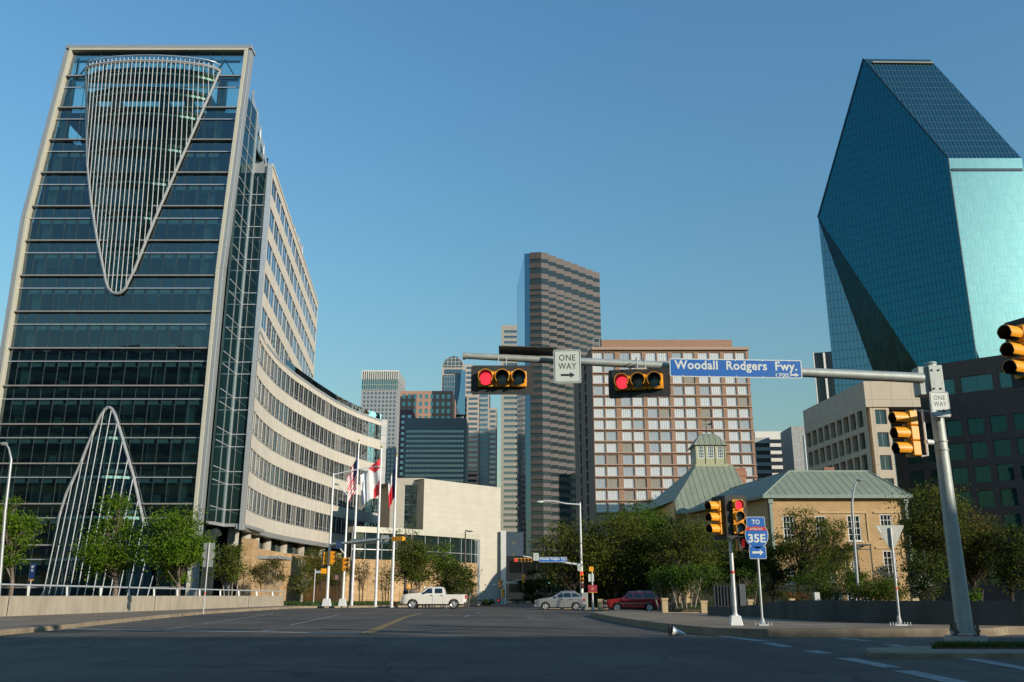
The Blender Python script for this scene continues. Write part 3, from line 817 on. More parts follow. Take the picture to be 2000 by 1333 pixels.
def shifted(a, b, t):
    d = Vector((b[0] - a[0], b[1] - a[1])).normalized(); n = Vector((d.y, -d.x)); return (a[0] + n.x * t, a[1] + n.y * t), (b[0] + n.x * t, b[1] + n.y * t)
for i, (a, b) in enumerate(zip(wing, wing[1:])):
    L = plen(a, b); hs = []
    for k in range(5):
        z = ZB + 1.72 + PW * k; hs.append((0.0 if i else .5, L, z, z + 2.48))
    wall_holes(wall, a, b, ZB, 30.4, hs, .22)
    for h in hs:
        windows(office, a, b, [h], wmats, nx=2, nz=1, inset=.12, store=store, fr=.035, bar=.04, dep=.05)
        tk = bands_[hs.index(h)]; tk.obox(a, b, -.15, .04, h[2] - .10, h[2]); tk.obox(a, b, -.17, -.06, h[2] + .42, h[2] + .48)
wall.build('wing_cladding', M['creamclad'], office)
# parapet cap, lower grey fascia
cap_ = MB()
for a, b in zip(wing, wing[1:]):
    cap_.obox(a, b, -.5, .05, 30.4, 30.75); trim.obox(a, b, -.9, -.02, ZB - .55, ZB - .02)
cap_.build('wing_parapet', M['greymetal'], office); trim.build('wing_fascia', M['greymetal'], office)
for b_ in bands_: b_.build('sill_band', M['greymetal'], office)
wm = [w for w in store]
flush_windows(office, wm, 60)
# end of the wing
e0 = wing[-1]; e1 = (e0[0] + .8, e0[1] + .5)
endw = MB(); endw.prism([(-22.8, 156.6), (-21.9, 157.2), (-24, 161), (-30, 161), (-30, 157)], ZB - .5, 30.9); endw.build('wing_end', brickmat('end_panels', (.17, .185, .185), (.18, .195, .195), (.09, .10, .10), 3, 1.4, .03, .45, .2, .2, 0, .2), office)
body = MB(); body.prism([(p[0] - .45, p[1]) for p in wing] + [(-24, 160), (-46, 160), (-46, 101)], ZB - .2, 30.2); body.build('wing_core', dark_int, office)
# tall straight wall
T0 = (-29.2, 100.9); T1 = (-34.9, 155.6); TL = plen(T0, T1)
tw = MB(); hs = []
for k in range(5, 10):
    z = ZB + 1.72 + PW * k
    for i in range(14):
        u0 = .6 + i * (TL - 1.0) / 14; hs.append((u0, u0 + (TL - 1.0) / 14 - .10, z, min(z + 2.48, 50.4)))
wall_holes(tw, T0, T1, 30.4, 51.6, hs, .22)
tw.obox(T0, T1, -.6, .08, 51.6, 51.9)
tw.build('tower_cladding', M['creamclad'], office)
store = []
windows(office, T0, T1, hs, ([G_TOWR, G_TOWR, G_TOWR, G_WING], M['alu']), nx=2, nz=1, inset=.1, store=store, fr=.035, bar=.035, dep=.05)
flush_windows(office, store, 40)
MB().prism([(-29.6, 101), (-35.3, 155.6), (-50, 155.6), (-50, 101)], 30.2, 51.5).build('tower_core', dark_int, office)
MB().box(-46, -29.3, 100.55, 100.9, 30, 51.8).build('tower_return', M['greymetal'], office)
# terrace rail and columns where the tall wall leaves the curve
mb = MB()
for a, b in list(zip(wing, wing[1:]))[8:]:
    q = shifted(a, b, -.15); mb.obox(q[0], q[1], -.03, .03, 30.8, 31.7)
mb.build('terrace_balustrade', glass('balustrade_glass', refl=.25, trans=(.6, .75, .7)), office)
# penthouse glass screen behind the portal
Pn = [(-31.6, 98.5), (-34.6, 116.5), (-36.8, 149)]
mb = MB(); bars = MB()
for a, b in zip(Pn, Pn[1:]):
    mb.obox(a, b, -.15, -.05, 50.5, 60)
    L = plen(a, b); n = int(L / 4)
    for i in range(n + 1):
        t = i / n; x = a[0] + (b[0] - a[0]) * t; y = a[1] + (b[1] - a[1]) * t; bars.box(x - .08, x + .14, y - .08, y + .08, 50.5, 60.6)
    bars.obox(a, b, -.08, .05, 58.9, 60.1); bars.obox(a, b, -.08, .05, 54.5, 54.6); bars.obox(a, b, -.08, .05, 56.5, 56.6)
mb.build('penthouse_glazing', G_DARK, office); bars.build('penthouse_bars', M['alu'], office)
MB().prism([(-32.2, 99), (-35.2, 116.5), (-37.4, 149), (-48, 149), (-48, 99)], 50.5, 56.5).build('penthouse_core', mat('penthouse_grey', (.16, .22, .25), .7), office)

# undercroft: round columns, stone wall, glazed strip, canopy
for i, (x, y) in enumerate(((-30.2, 102.0), (-30.4, 107.5), (-30.9, 113), (-31.0, 119), (-30.6, 126), (-29.8, 133), (-28.4, 141), (-26.3, 150))):
    MB().tube([(x - .5, y, 0), (x - .5, y, 8.3)], .62, 20).build('column', M['concrete'], office, smooth=True)
st = MB()
stone_line = [shifted(a, b, -.35)[0] for a, b in zip(wing, wing[1:])]
sl0 = [(-27.9, 98.3)] + [(p[0] + .5 * max(0, 1 - i / 5), p[1]) for i, p in enumerate(stone_line)][1:-4]
for a, b in zip(sl0, sl0[1:]): st.obox(a, b, -.7, .0, 0, 6.6)
st.prism([(-28.4, 97.6), (-27.2, 97.6), (-27.2, 99.6), (-28.4, 99.6)], 0, 6.9)
st.build('stone_wall', M['stone'], office)
gl = MB()
for a, b in zip(sl0, sl0[1:]): gl.obox(a, b, -1.5, -1.4, 6.6, 8.2)
gl.build('clerestory_glazing', G_LOW, office)
MB().prism([(-28.0, 101), (-25.2, 101.5), (-25.2, 107), (-28.2, 108)], 5.0, 5.3).build('door_canopy', M['greymetal'], office)
MB().box(-46, -32.2, 97, 97.2, 0, 8.4).build('lobby_glazing', G_LOW, office)
MB().box(-45, -31.9, 99.5, 110, 0, 8.3).build('lobby_core', dark_int, office)
# ------------------------------------------------------------------ museum-like cream building, centre
mus = thing('cream_stone_building', 'windowless cream stone block with a glass fronted base at the end of the street', 'building', (-7, 138, 0))
A0 = (-12.6, 131.0); A1 = (-1.75, 142.5)
wl_ = MB(); hs = []
wall_holes(wl_, A0, A1, 0, 17.35, hs)
wl_.obox(A0, A1, -14, -.01, 17.3, 17.35)
wl_.prism([A1, (A1[0] - 8, A1[1] + 14), (A0[0] - 8, A0[1] + 12), (A0[0], A0[1] + .02)], -1, 17.34)
wl_.build('stone_wall', M['creamwall'], mus)
lf = MB(); B0 = (-17.6, 132.5); B1 = (-12.7, 132.5)
wall_holes(lf, B0, B1, 0, 17.6, [(2.0, 4.1, 9.6, 16.6)], .4)

lf.prism([(-17.6, 133.2), (-12.7, 133.2), (-12.7, 145), (-17.6, 145)], 0, 17.5)
lf.build('side_bay_wall', M['creamwall'], mus)
windows(mus, B0, B1, [(2.0, 4.1, 9.6, 16.6)], (G_LOW, M['alu']), nx=1, nz=5, inset=.3)
# pavilion with pale curved fascia
pv = [(-20.5, 119.0), (-17.0, 121.5), (-13.5, 124.6), (-10.2, 128.2), (-7.2, 132.2), (-4.9, 136.4)]
pv = catmull(pv, 2)
gm = MB(); fm = MB(); bm_ = MB()
for a, b in zip(pv, pv[1:]):
    gm.obox(a, b, -.2, -.1, .2, 8.9); fm.obox(a, b, -1.5, .25, 9.0, 9.75)
    for z in (6.9, 5.4, 3.2): bm_.obox(a, b, -.1, -.02, z - .04, z + .04)
    bm_.box(a[0] - .05, a[0] + .05, a[1] - .1, a[1] + .02, 0, 9)
bm_.box(-5.1, -4.7, 136.1, 136.5, 0, 9.0)
gm.build('pavilion_glazing', G_LOW, mus); fm.build('pale_fascia', M['cream'], mus); bm_.build('pavilion_bars', M['alu'], mus)
MB().prism([(p[0] - .4, p[1] + .5) for p in pv] + [(-6, 140), (-18, 131), (-22, 124)], 0, 8.9).build('pavilion_core', dark_int, mus)
sw = MB()
for a, b in list(zip(pv, pv[1:]))[:-1]: sw.obox(a, b, .4, 1.0, 0, 5.6)
sw.obox((-27, 126), (-20.3, 118.6), .3, .9, 0, 5.8)
sw.build('garden_stone_wall', M['stone'], mus)
MB().box(-1.7, -.9, 141.5, 142.1, -1, 10.7).build('white_fin', M['whitepole'], mus)
MB().prism([(-22, 151), (-17.7, 144), (-17.7, 146), (-22, 154)], 9.8, 16.4).build('link_glazing', glass('link_glass', tint=(.08, .09, .09), refl=.45, see=False, ripple=.02), mus)

# ------------------------------------------------------------------ generic tower
def tower(name, label, foot, z1, faces, wallm, root_xy=None, roof=None, z0=-2, group=None, cat='building'):
    """foot: counter-clockwise plan; faces: list of (i, dict) - face i runs foot[i]->foot[i+1] with rows of ribbon windows"""
    cx = sum(p[0] for p in foot) / len(foot); cy = sum(p[1] for p in foot) / len(foot)
    t = thing(name, label, cat, (cx, cy, 0), group=group)
    w = MB(); n = len(foot); done = {i for i, _ in faces}
    core = MB()
    for i in range(n):
        a, b = foot[i], foot[(i + 1) % n]
        if i not in done: w.quad((a[0], a[1], z0), (b[0], b[1], z0), (b[0], b[1], z1), (a[0], a[1], z1))
    for i, spec in faces:
        a, b = foot[i], foot[(i + 1) % n]; L = plen(a, b)
        hs = []
        z = spec['top']
        while z > spec['bot']:
            for u0, u1 in spec['bays'](L): hs.append((u0, u1, z - spec['h'], z))
            z -= spec['pitch']
        wall_holes(w, a, b, z0, z1, hs, spec.get('reveal', .3))
        gb = spec['glass']
        if spec.get('band', True):
            # one glazing strip per storey
            z = spec['top']; cnt = 0; rest = MB()
            bays = spec['bays'](L)
            while z > spec['bot']:
                m = MB() if cnt < 60 else rest
                m.obox((a[0] + (b[0] - a[0]) * (bays[0][0] - .02) / L, a[1] + (b[1] - a[1]) * (bays[0][0] - .02) / L), (a[0] + (b[0] - a[0]) * (bays[-1][1] + .02) / L, a[1] + (b[1] - a[1]) * (bays[-1][1] + .02) / L), -spec.get('reveal', .3) - .05, -spec.get('reveal', .3) + .03, z - spec['h'] - .02, z + .02)
                if cnt < 60: m.build('window_band', gb, t)
                cnt += 1; z -= spec['pitch']
            if rest.v: stuff(rest.build('window_band', gb, t))
    w.add([(p[0], p[1], z1) for p in foot], [tuple(range(n))])
    w.build('wall', wallm, t)
    return t
def ribbon(m, end=1.0): return lambda L: [(end, L - end)]
def bays(pitch, w, end): 
    def f(L):
        n = max(1, int((L - 2 * end + (pitch - w)) / pitch)); s = (L - (n * pitch - (pitch - w))) / 2
        return [(s + i * pitch, s + i * pitch + w) for i in range(n)]
    return f
def quadfoot(a, b, depth_vec):
    return [a, b, (b[0] + depth_vec[0], b[1] + depth_vec[1]), (a[0] + depth_vec[0], a[1] + depth_vec[1])]
def xy(px, py, z): p = at_z(px, py, z); return (p.x, p.y)
def xyy(px, py, y): p = at_y(px, py, y); return (p.x, p.y)

tg_dark = glass('tower_glass_dark', tint=(.015, .025, .035), refl=.30, see=False, ripple=.01, reftint=(.75, .85, .95))
tg_teal = glass('tower_glass_teal', tint=(.03, .12, .13), refl=.35, see=False, ripple=.01, reftint=(.5, .85, .9))
tg_blue = glass('tower_glass_blue', tint=(.02, .06, .10), refl=.45, see=False, ripple=.03, reftint=(.6, .85, 1))

# pale slab tower with a white crown
f = quadfoot(xyy(708, 724, 800), xyy(778, 724, 800), (2, 40)); zt = at_y(740, 724, 800).z
t = tower('office_tower', 'grey grid tower with a white crown, leftmost of the distant towers', f, zt,
      [(0, dict(top=zt - 9, bot=30, pitch=3.75, h=2.0, bays=bays(3.4, 1.9, .8), glass=tg_dark, reveal=.5)), (1, dict(top=zt - 9, bot=30, pitch=3.75, h=2.0, bays=bays(4, 2, 1), glass=tg_dark))], mat('tower_grey', (.30, .32, .32), .7, var=.06))
cr = MB(); L = plen(f[0], f[1])
for i in range(18):
    u = L * i / 17.0; cr.obox((f[0][0] + u - .35, f[0][1] - .6), (f[0][0] + u + .35, f[0][1] - .6), -.3, .3, zt - 8.5, zt)
cr.obox(f[0], f[1], .1, .8, zt - 1.2, zt)
cr.build('crown', mat('crown_white', (.68, .68, .62), .6), t)
MB().obox(f[0], f[1], .02, .1, zt - 18, zt - 8.5).build('crown_glazing', brickmat('crown_teal', (.04, .16, .17), (.05, .2, .2), (.3, .32, .3), 2.0, 4.5, .35, .15, .3, 0, 0, 0), t)

# orange granite block with teal windows (steps down at both sides)
z2 = at_y(830, 764, 650).z
f = [xyy(782, 764, 650), xyy(884, 764, 650), (xyy(884, 764, 650)[0], 690), (xyy(782, 764, 650)[0], 690)]
tower('office_block', 'salmon granite office block with square teal windows between two taller towers', f, z2,
      [(0, dict(top=z2 - 2.5, bot=60, pitch=5.4, h=3.3, bays=bays(4.1, 2.3, .6), glass=tg_teal, reveal=.3))], mat('salmon_granite', (.42, .255, .18), .7, var=.08))
z2b = at_y(800, 800, 640).z
f = [xyy(782, 805, 640), xyy(806, 800, 640), (xyy(806, 800, 640)[0], 649), (xyy(782, 805, 640)[0], 649)]
tower('office_block', 'narrow purple brown block with small windows at the foot of the salmon block', f, z2b,
      [(0, dict(top=z2b - 4, bot=20, pitch=4.1, h=2.2, bays=bays(4.3, 2.6, .6), glass=tg_blue, reveal=.3))], mat('purple_brick', (.17, .11, .12), .8))

# dark blue ribbon block
z3 = at_y(840, 817, 560).z
f = quadfoot(xyy(790, 817, 560), xyy(911, 817, 560), (0, 30))
t = tower('office_block', 'wide dark blue office block with pale ribbon windows', f, z3,
      [(0, dict(top=z3 - 7.6, bot=5, pitch=3.05, h=1.5, bays=bays(2.0, 1.75, .6), glass=glass('ribbon_pale', tint=(.10, .16, .17), refl=.25, see=False, ripple=.01), reveal=.2))], mat('hazed_slate_wall', (.15, .20, .22), .6, var=.08))  # lightened wall: distance haze is put into its colour

# tower with the arched top
tc = (.45, .395, .34)
cream_t = mat('tower_pale_granite', tc, .7, var=.06)
arch = thing('arched_tower', 'pale granite skyscraper with a rounded barrel vault top behind the traffic light arm', 'skyscraper', (xyy(885, 700, 720)[0], 725, 0))
F0 = xyy(863, 720, 700); F1 = xyy(908, 720, 700)
zsh = at_y(880, 721, 700).z; R = (F1[0] - F0[0]) / 2; xm = (F0[0] + F1[0]) / 2
mb = MB(); pr = [(F0[0], 0)]; N = 20
out = [(F0[0], -2), (F1[0], -2)] + [(xm + R * cos(pi * i / N), zsh + R * 1.15 * sin(pi * i / N)) for i in range(N + 1)]
n = len(out)
mb.add([(p[0], 700, p[1]) for p in out] + [(p[0], 742, p[1]) for p in out], [tuple(range(n)), tuple(range(2 * n - 1, n - 1, -1))] + [(i, n + i, n + (i + 1) % n, (i + 1) % n) for i in range(n)])
mb.build('shaft', cream_t, arch)
ins = MB(); k = .86
o2 = [(xm - R * k, 60), (xm + R * k, 60), (xm + R * k, zsh - 5), (xm - R * k, zsh - 5)]
ins.add([(p[0], 699.5, p[1]) for p in o2], [(0, 1, 2, 3)])
ins.build('curtain_wall', brickmat('curtain_blue', (.05, .14, .20), (.06, .17, .24), (.22, .24, .26), 1.9, 3.9, .28, .12, .5, 0, 0, 0), arch)
o3 = [(xm + R * .84 * cos(pi * i / N), zsh + 1.5 + R * .98 * sin(pi * i / N)) for i in range(N + 1)]
MB().add([(p[0], 699.5, p[1]) for p in o3], [tuple(range(N + 1))]).build('fan_window', brickmat('fan_glass', (.07, .13, .15), (.09, .16, .18), (.40, .38, .34), 3.0, 3.0, .3, .15, .4, 0, 0, 0), arch)
mb = MB()
for i in range(6): mb.box(xm - R * .7 + i * R * .26, xm - R * .7 + i * R * .26 + 1.9, 699.3, 699.6, zsh - 3.8, zsh - .4)
mb.build('window_row', tg_dark, arch)
# stepped shafts to the right
def shaft(x0p, x1p, ytop, dep, yy, rec=None):
    a = xyy(x0p, ytop, yy); b = xyy(x1p, ytop, yy); z = at_y(x0p, ytop, yy).z
    w = MB(); hs = []; L = b[0] - a[0]; zz = z - 2
    while zz > 20: hs.append((L * .12, L * .88, zz - 2, zz)); zz -= 4.0
    wall_holes(w, a, b, -2, z, hs, .5)
    w.prism([(a[0], yy + .6), (b[0], yy + .6), (b[0], yy + dep), (a[0], yy + dep)], -2, z - .02)
    w.quad((a[0], yy, z), (b[0], yy, z), (b[0], yy + dep, z), (a[0], yy + dep, z))
    w.quad((a[0], yy + dep, -2), (a[0], yy, -2), (a[0], yy, z), (a[0], yy + dep, z)); w.quad((b[0], yy, -2), (b[0], yy + dep, -2), (b[0], yy + dep, z), (b[0], yy, z))
    w.build('stepped_shaft', cream_t, arch)
    g = MB(); g.obox((a[0] + .1, a[1]), (b[0] - .1, b[1]), -.56, -.52, 20, z - 1.5); g.build('shaft_glazing', tg_dark, arch)
shaft(909, 924, 712, 30, 703); shaft(912, 936, 772, 30, 698); shaft(935, 956, 762, 30, 708); shaft(955, 970, 797, 30, 712)
MB().box(xyy(937, 760, 707)[0], xyy(953, 760, 707)[0], 706.5, 707.3, 20, at_y(940, 772, 707).z).build('centre_glazing', brickmat('curtain_stripe', (.10, .20, .26), (.13, .24, .30), (.35, .36, .35), 14, 3.9, .9, .15, .4, 0, 0, 0), arch)
# curved concave glass skirt
mb = MB(); za = at_y(905, 700, 696).z; zb_ = at_y(895, 810, 696).z
xa = xyy(900, 740, 696)[0]; xb = xyy(909, 740, 696)[0]; xl = xyy(886, 810, 696)[0]
P = []
for i in range(13):
    t_ = i / 12; P.append((xl + (xa - xl) * (1 - (1 - t_) ** 2.6), zb_ + (za - 10 - zb_) * t_))
for (a, za_), (b, zb2) in zip(P, P[1:]): mb.add([(a, 696, za_), (xb, 696, za_), (xb, 696, zb2), (b, 696, zb2), (a, 700, za_), (xb, 700, za_), (xb, 700, zb2), (b, 700, zb2)], [(0, 1, 2, 3), (0, 3, 7, 4), (1, 5, 6, 2)])
mb.build('glass_skirt', tg_blue, arch)

# slender concrete tower
z5 = at_y(990, 635, 610).z
f = quadfoot(xyy(979, 635, 610), xyy(1016, 635, 610), (0, 30))
t = tower('concrete_tower', 'slender beige concrete tower with short ribbon windows beside the dark tower', f, z5,
      [(0, dict(top=z5 - 4, bot=5, pitch=3.95, h=1.7, bays=lambda L: [(1.9, 11.2)], glass=tg_dark, reveal=.5))], brickmat('tower_concrete_beige', (.36, .36, .31), (.38, .38, .33), (.27, .27, .24), 40, 3.95, .2, .75, offset=0, bump=0, var=.04))

# dark bronze skyscraper with a saw-tooth front
dk = thing('dark_skyscraper', 'tall dark bronze skyscraper with a saw tooth front of brown and green bands', 'skyscraper', (25, 500, 0))
zd = 188.0
c0 = (16.4, 480.5); c1 = (52.8, 517.0); cl = (7.4, 482.0); cbk = (3.3, 541.0)
d = Vector((c1[0] - c0[0], c1[1] - c0[1])); Ld = d.length; d.normalize(); nn = Vector((d.y, -d.x))
pts = [cl, c0]
NB = 8
for i in range(NB):
    u0 = Ld * i / NB; u1 = Ld * (i + 1) / NB
    pts.append((c0[0] + d.x * (u0 + (u1 - u0) * .62) + nn.x * 1.9, c0[1] + d.y * (u0 + (u1 - u0) * .62) + nn.y * 1.9))
    pts.append((c0[0] + d.x * (u0 + (u1 - u0) * .70) - nn.x * .2, c0[1] + d.y * (u0 + (u1 - u0) * .70) - nn.y * .2)); pts.append((c0[0] + d.x * u1, c0[1] + d.y * u1))
shp = pts + [(45, 560), cbk]
m_band = brickmat('bronze_band', (.078, .066, .060), (.068, .059, .055), (.10, .08, .07), 2.4, 40, .1, .6, offset=0, bump=0, var=.12)
m_gb = glass('greenish_ribbon', tint=(.03, .045, .047), refl=.05, see=False, ripple=.02, reftint=(.6, .8, .85))
glz = MB(); glz.prism(shp, -2, zd - 3.0)
glz.build('glazing', m_gb, dk)
z = zd; k = 0
while z > 10:
    hgt = (2.9 if k < 4 else 2.05) if k else 4.0
    m = MB(); cx = sum(p[0] for p in pts) / len(pts)
    m.obox((cl[0] + (c0[0] - cl[0]) * .28, cl[1] + (c0[1] - cl[1]) * .28), c0, -.3, .4, z - hgt, z)
    for qi, (a, b) in enumerate(zip(pts[1:], pts[2:])):
        if qi % 3 == 0 or k < 2: m.obox(a, b, -.3, .12, z - hgt, z)
        elif qi % 3 == 2: m.obox(a, b, -.3, .10, z - hgt * 1.35, z - hgt * .35)
    if k < 60: m.build('spandrel', m_band, dk)
    k += 1; z -= 6.4 if k < 4 else 4.1
lg = MB(); lg.obox(cbk, cl, .02, .3, -2, zd)
lg.build('side_glazing', brickmat('side_mirror_glass', (.08, .18, .26), (.10, .21, .30), (.08, .14, .18), 2.2, 3.7, .12, .04, .9, .3, 0, 0, ripple=.03), dk)
MB().obox(cl, (cl[0] + (c0[0] - cl[0]) * .28, cl[1] + (c0[1] - cl[1]) * .28), .02, .35, -2, zd - .5).build('corner_glazing', glass('corner_blue', tint=(.01, .03, .05), refl=.3, see=False, ripple=.02, reftint=(.5, .75, .95)), dk)
MB().prism([(p[0], p[1]) for p in shp], zd - 3, zd - .3).build('roof', M['darkconc'], dk)

# low blue building and dark podium at the end of the street
zz = at_y(1000, 1040, 330).z
f = quadfoot(xyy(985, 1040, 330), xyy(1022, 1040, 330), (0, 30))
tower('low_building', 'low slate blue building at the end of the street left of the dark skyscraper', f, zz, [(0, dict(top=zz - 3, bot=2, pitch=4.3, h=1.3, bays=bays(5.2, .9, 1), glass=tg_dark, reveal=.2))], mat('slate_render', (.05, .08, .11), .8))
zz = at_y(1040, 1086, 200).z
f = quadfoot((-2.5, 200), (28, 200), (0, 30))
tower('podium', 'glass podium with shade in its dark colour at the far end of the street', f, zz, [(0, dict(top=zz - 1, bot=0.2, pitch=4.0, h=2.6, bays=bays(3.0, 2.7, 1), glass=glass('painted_shade_glass', tint=(.003, .006, .008), refl=.04, see=False, ripple=.004, reftint=(.4, .5, .6)), reveal=.3))], mat('podium_painted_shade', (.007, .010, .012), .6))  # street shade is put into the near-black wall and glass

# ------------------------------------------------------------------ brown hotel
ho = thing('brown_hotel', 'brown concrete hotel tower with a grid of pale curtained windows', 'building', (40, 235, 0))
H0 = (at_y(1156, 690, 220).x, 220.0); H1 = (at_y(1461, 690, 220).x, 220.0); HL = H1[0] - H0[0]
zt = at_y(1200, 682, 220).z
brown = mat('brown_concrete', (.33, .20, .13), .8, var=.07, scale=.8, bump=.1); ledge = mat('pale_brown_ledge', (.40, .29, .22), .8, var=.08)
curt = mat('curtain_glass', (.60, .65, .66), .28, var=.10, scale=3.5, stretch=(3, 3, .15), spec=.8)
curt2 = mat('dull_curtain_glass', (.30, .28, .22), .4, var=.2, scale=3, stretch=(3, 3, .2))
hb = MB(); holes = []; nb = 6; bay = HL / nb
FP = 2.86
rowz = [zt - .9 - FP * j for j in range(19)]
for j, zr in enumerate(rowz):
    for i in range(nb):
        u = bay * i + (.2 if i == 0 else .45)
        w1 = bay * .40
        holes.append((u, u + w1, zr - 2.3, zr)); holes.append((u + w1 + .3, u + w1 * 2 + .3 - (0 if i < nb - 1 else .1), zr - 2.3, zr))
wall_holes(hb, H0, H1, -2, zt, holes, .34)
hb.quad((H1[0], 220, -2), (H1[0], 250, -2), (H1[0], 250, zt), (H1[0], 220, zt))
hb.add([(H0[0], 220, zt), (H1[0], 220, zt), (H1[0], 250, zt), (H0[0] - 2, 250, zt)], [(0, 1, 2, 3)])
hb.build('front_wall', brown, ho)
lf = MB(); sp0 = (H0[0] - 2.6, 250); hs = []
for zr in rowz[:17]: hs += [(9, 11.5, zr - 2.3, zr), (18, 21, zr - 2.3, zr)]
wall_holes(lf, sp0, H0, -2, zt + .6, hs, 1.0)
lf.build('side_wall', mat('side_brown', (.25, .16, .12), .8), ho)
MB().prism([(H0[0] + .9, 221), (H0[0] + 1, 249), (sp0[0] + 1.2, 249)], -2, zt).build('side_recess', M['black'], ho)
for zr in rowz:
    MB().box(H0[0] - .05, H1[0] + .05, 219.6, 219.98, zr - 2.56, zr - 2.31).build('ledge', ledge, ho)
MB().box(H0[0] - .1, H1[0] + .2, 219.3, 219.97, zt - .35, zt + .35).build('parapet', ledge, ho)
store = []
curt3 = mat('blue_grey_curtain_glass', (.36, .42, .46), .22, var=.2, scale=3.5, stretch=(3, 3, .15), spec=.8)  # cooler, darker curtain tone for a random few windows
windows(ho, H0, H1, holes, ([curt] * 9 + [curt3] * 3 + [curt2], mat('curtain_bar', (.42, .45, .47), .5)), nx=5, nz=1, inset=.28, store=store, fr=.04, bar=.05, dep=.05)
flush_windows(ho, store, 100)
MB().box(at_y(1175, 670, 226).x, at_y(1430, 670, 226).x, 226, 244, zt - 1, at_y(1300, 664, 226).z).build('penthouse', brown, ho)
fr = MB()
for x in (H0[0] + .6, H0[0] + 2.2):
    fr.box(x - .06, x + .06, 222, 222.12, zt, zt + 3.4)
for z in (1, 2.2, 3.3): fr.box(H0[0] + .6, H0[0] + 2.2, 222, 222.1, zt + z, zt + z + .1)
fr.build('roof_frame', M['galv'], ho)

# white banded block and concrete slab, right of the hotel
z6 = at_y(1500, 843, 500).z
f = quadfoot(xyy(1474, 843, 500), xyy(1533, 838, 500), (25, 60))
t = tower('banded_block', 'office block striped with white bands and dark windows right of the hotel', [f[0], f[1], xyy(1549, 846, 530), (f[0][0], 545)], z6,
      [(0, dict(top=z6 - 4.5, bot=5, pitch=4.1, h=2.2, bays=ribbon(0, .3), glass=tg_dark, reveal=.5)), (1, dict(top=z6 - 4.5, bot=5, pitch=4.1, h=2.2, bays=ribbon(0, .8), glass=tg_dark, reveal=.5))], mat('white_band_concrete', (.68, .67, .62), .7, var=.05))
z7 = at_y(1492, 855, 488).z
tower('banded_block', 'lower grey banded wing in front of the white banded block', quadfoot(xyy(1474, 858, 488), xyy(1503, 856, 488), (0, 11)), z7, [(0, dict(top=z7 - 3, bot=5, pitch=4.1, h=2.3, bays=ribbon(0, .2), glass=tg_dark, reveal=.5))], mat('grey_band_concrete', (.42, .44, .42), .7))
z8 = at_y(1555, 833, 470).z
tower('concrete_slab_tower', 'plain grey concrete slab tower with a white edge behind the green roof', quadfoot(xyy(1545, 833, 470), xyy(1574, 833, 470), (0, 20)), z8, [], brickmat('grey_panel_wall', (.34, .36, .35), (.36, .38, .37), (.28, .29, .29), 30, 3.9, .12, .7, offset=0, bump=0))
t = tag(MB().box(xyy(1571, 880, 320)[0], xyy(1575.5, 880, 320)[0], 319, 321, -1, at_y(1573, 851, 320).z).build('white_fin', M['whitepole']), 'tall white vertical fin wall at the edge of the grey slab tower', 'fin wall')

# black glass tower peeping out left of the faceted tower
z9 = at_y(1600, 690, 400).z
f = quadfoot(xyy(1588, 693, 400), xyy(1640, 688, 396), (20, 40))
t = tower('black_tower', 'narrow black glass tower with one white stripe left of the faceted blue tower', f, z9, [], brickmat('black_curtain', (.012, .02, .028), (.016, .026, .036), (.05, .06, .065), 1.9, 80, .12, .08, offset=0, bump=0, spec=.6))
MB().obox(xyy(1606, 692, 399), xyy(1610, 692, 399), .05, .8, -2, z9 - .3).build('white_stripe', M['whitepole'], t)
MB().obox(xyy(1587, 692, 399.5), xyy(1589, 692, 399.5), .05, .5, -2, z9).build('edge_stripe', M['whitepole'], t)

# ------------------------------------------------------------------ faceted blue glass skyscraper
fp = thing('faceted_glass_skyscraper', 'huge faceted blue glass skyscraper with a slanting prism top', 'skyscraper', (160, 360, 0))
S1 = Vector((167.6, 317.0)); S2 = Vector((195.9, 317.0)); T1 = Vector((148.8, 338.0)); Lp = Vector((130.5, 358.4))
wv = S2 - S1
zS, zT, zL = 163.0, 220.0, 156.5
T2 = T1 + Vector((28.6, .5)); L2 = Lp + Vector((28.6, .5))
gp = dict(offset=0, bump=.15, rough=.04, rough_m=.5, metal=.95, metal_m=.2, ripple=.004, ripscale=.3, var=.04)
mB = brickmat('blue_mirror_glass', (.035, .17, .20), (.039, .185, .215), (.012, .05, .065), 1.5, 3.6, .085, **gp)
mR = brickmat('bright_reflection_glass', (.125, .285, .305), (.14, .305, .32), (.13, .24, .24), 1.5, 3.6, .07, **{**gp, 'rough': .34, 'ripple': 0})  # same glass; the bright sky mirrored in front is put into a paler colour
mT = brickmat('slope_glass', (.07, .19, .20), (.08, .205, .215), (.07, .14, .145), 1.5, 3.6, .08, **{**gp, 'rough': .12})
v3 = lambda p, z: (p[0], p[1], z)
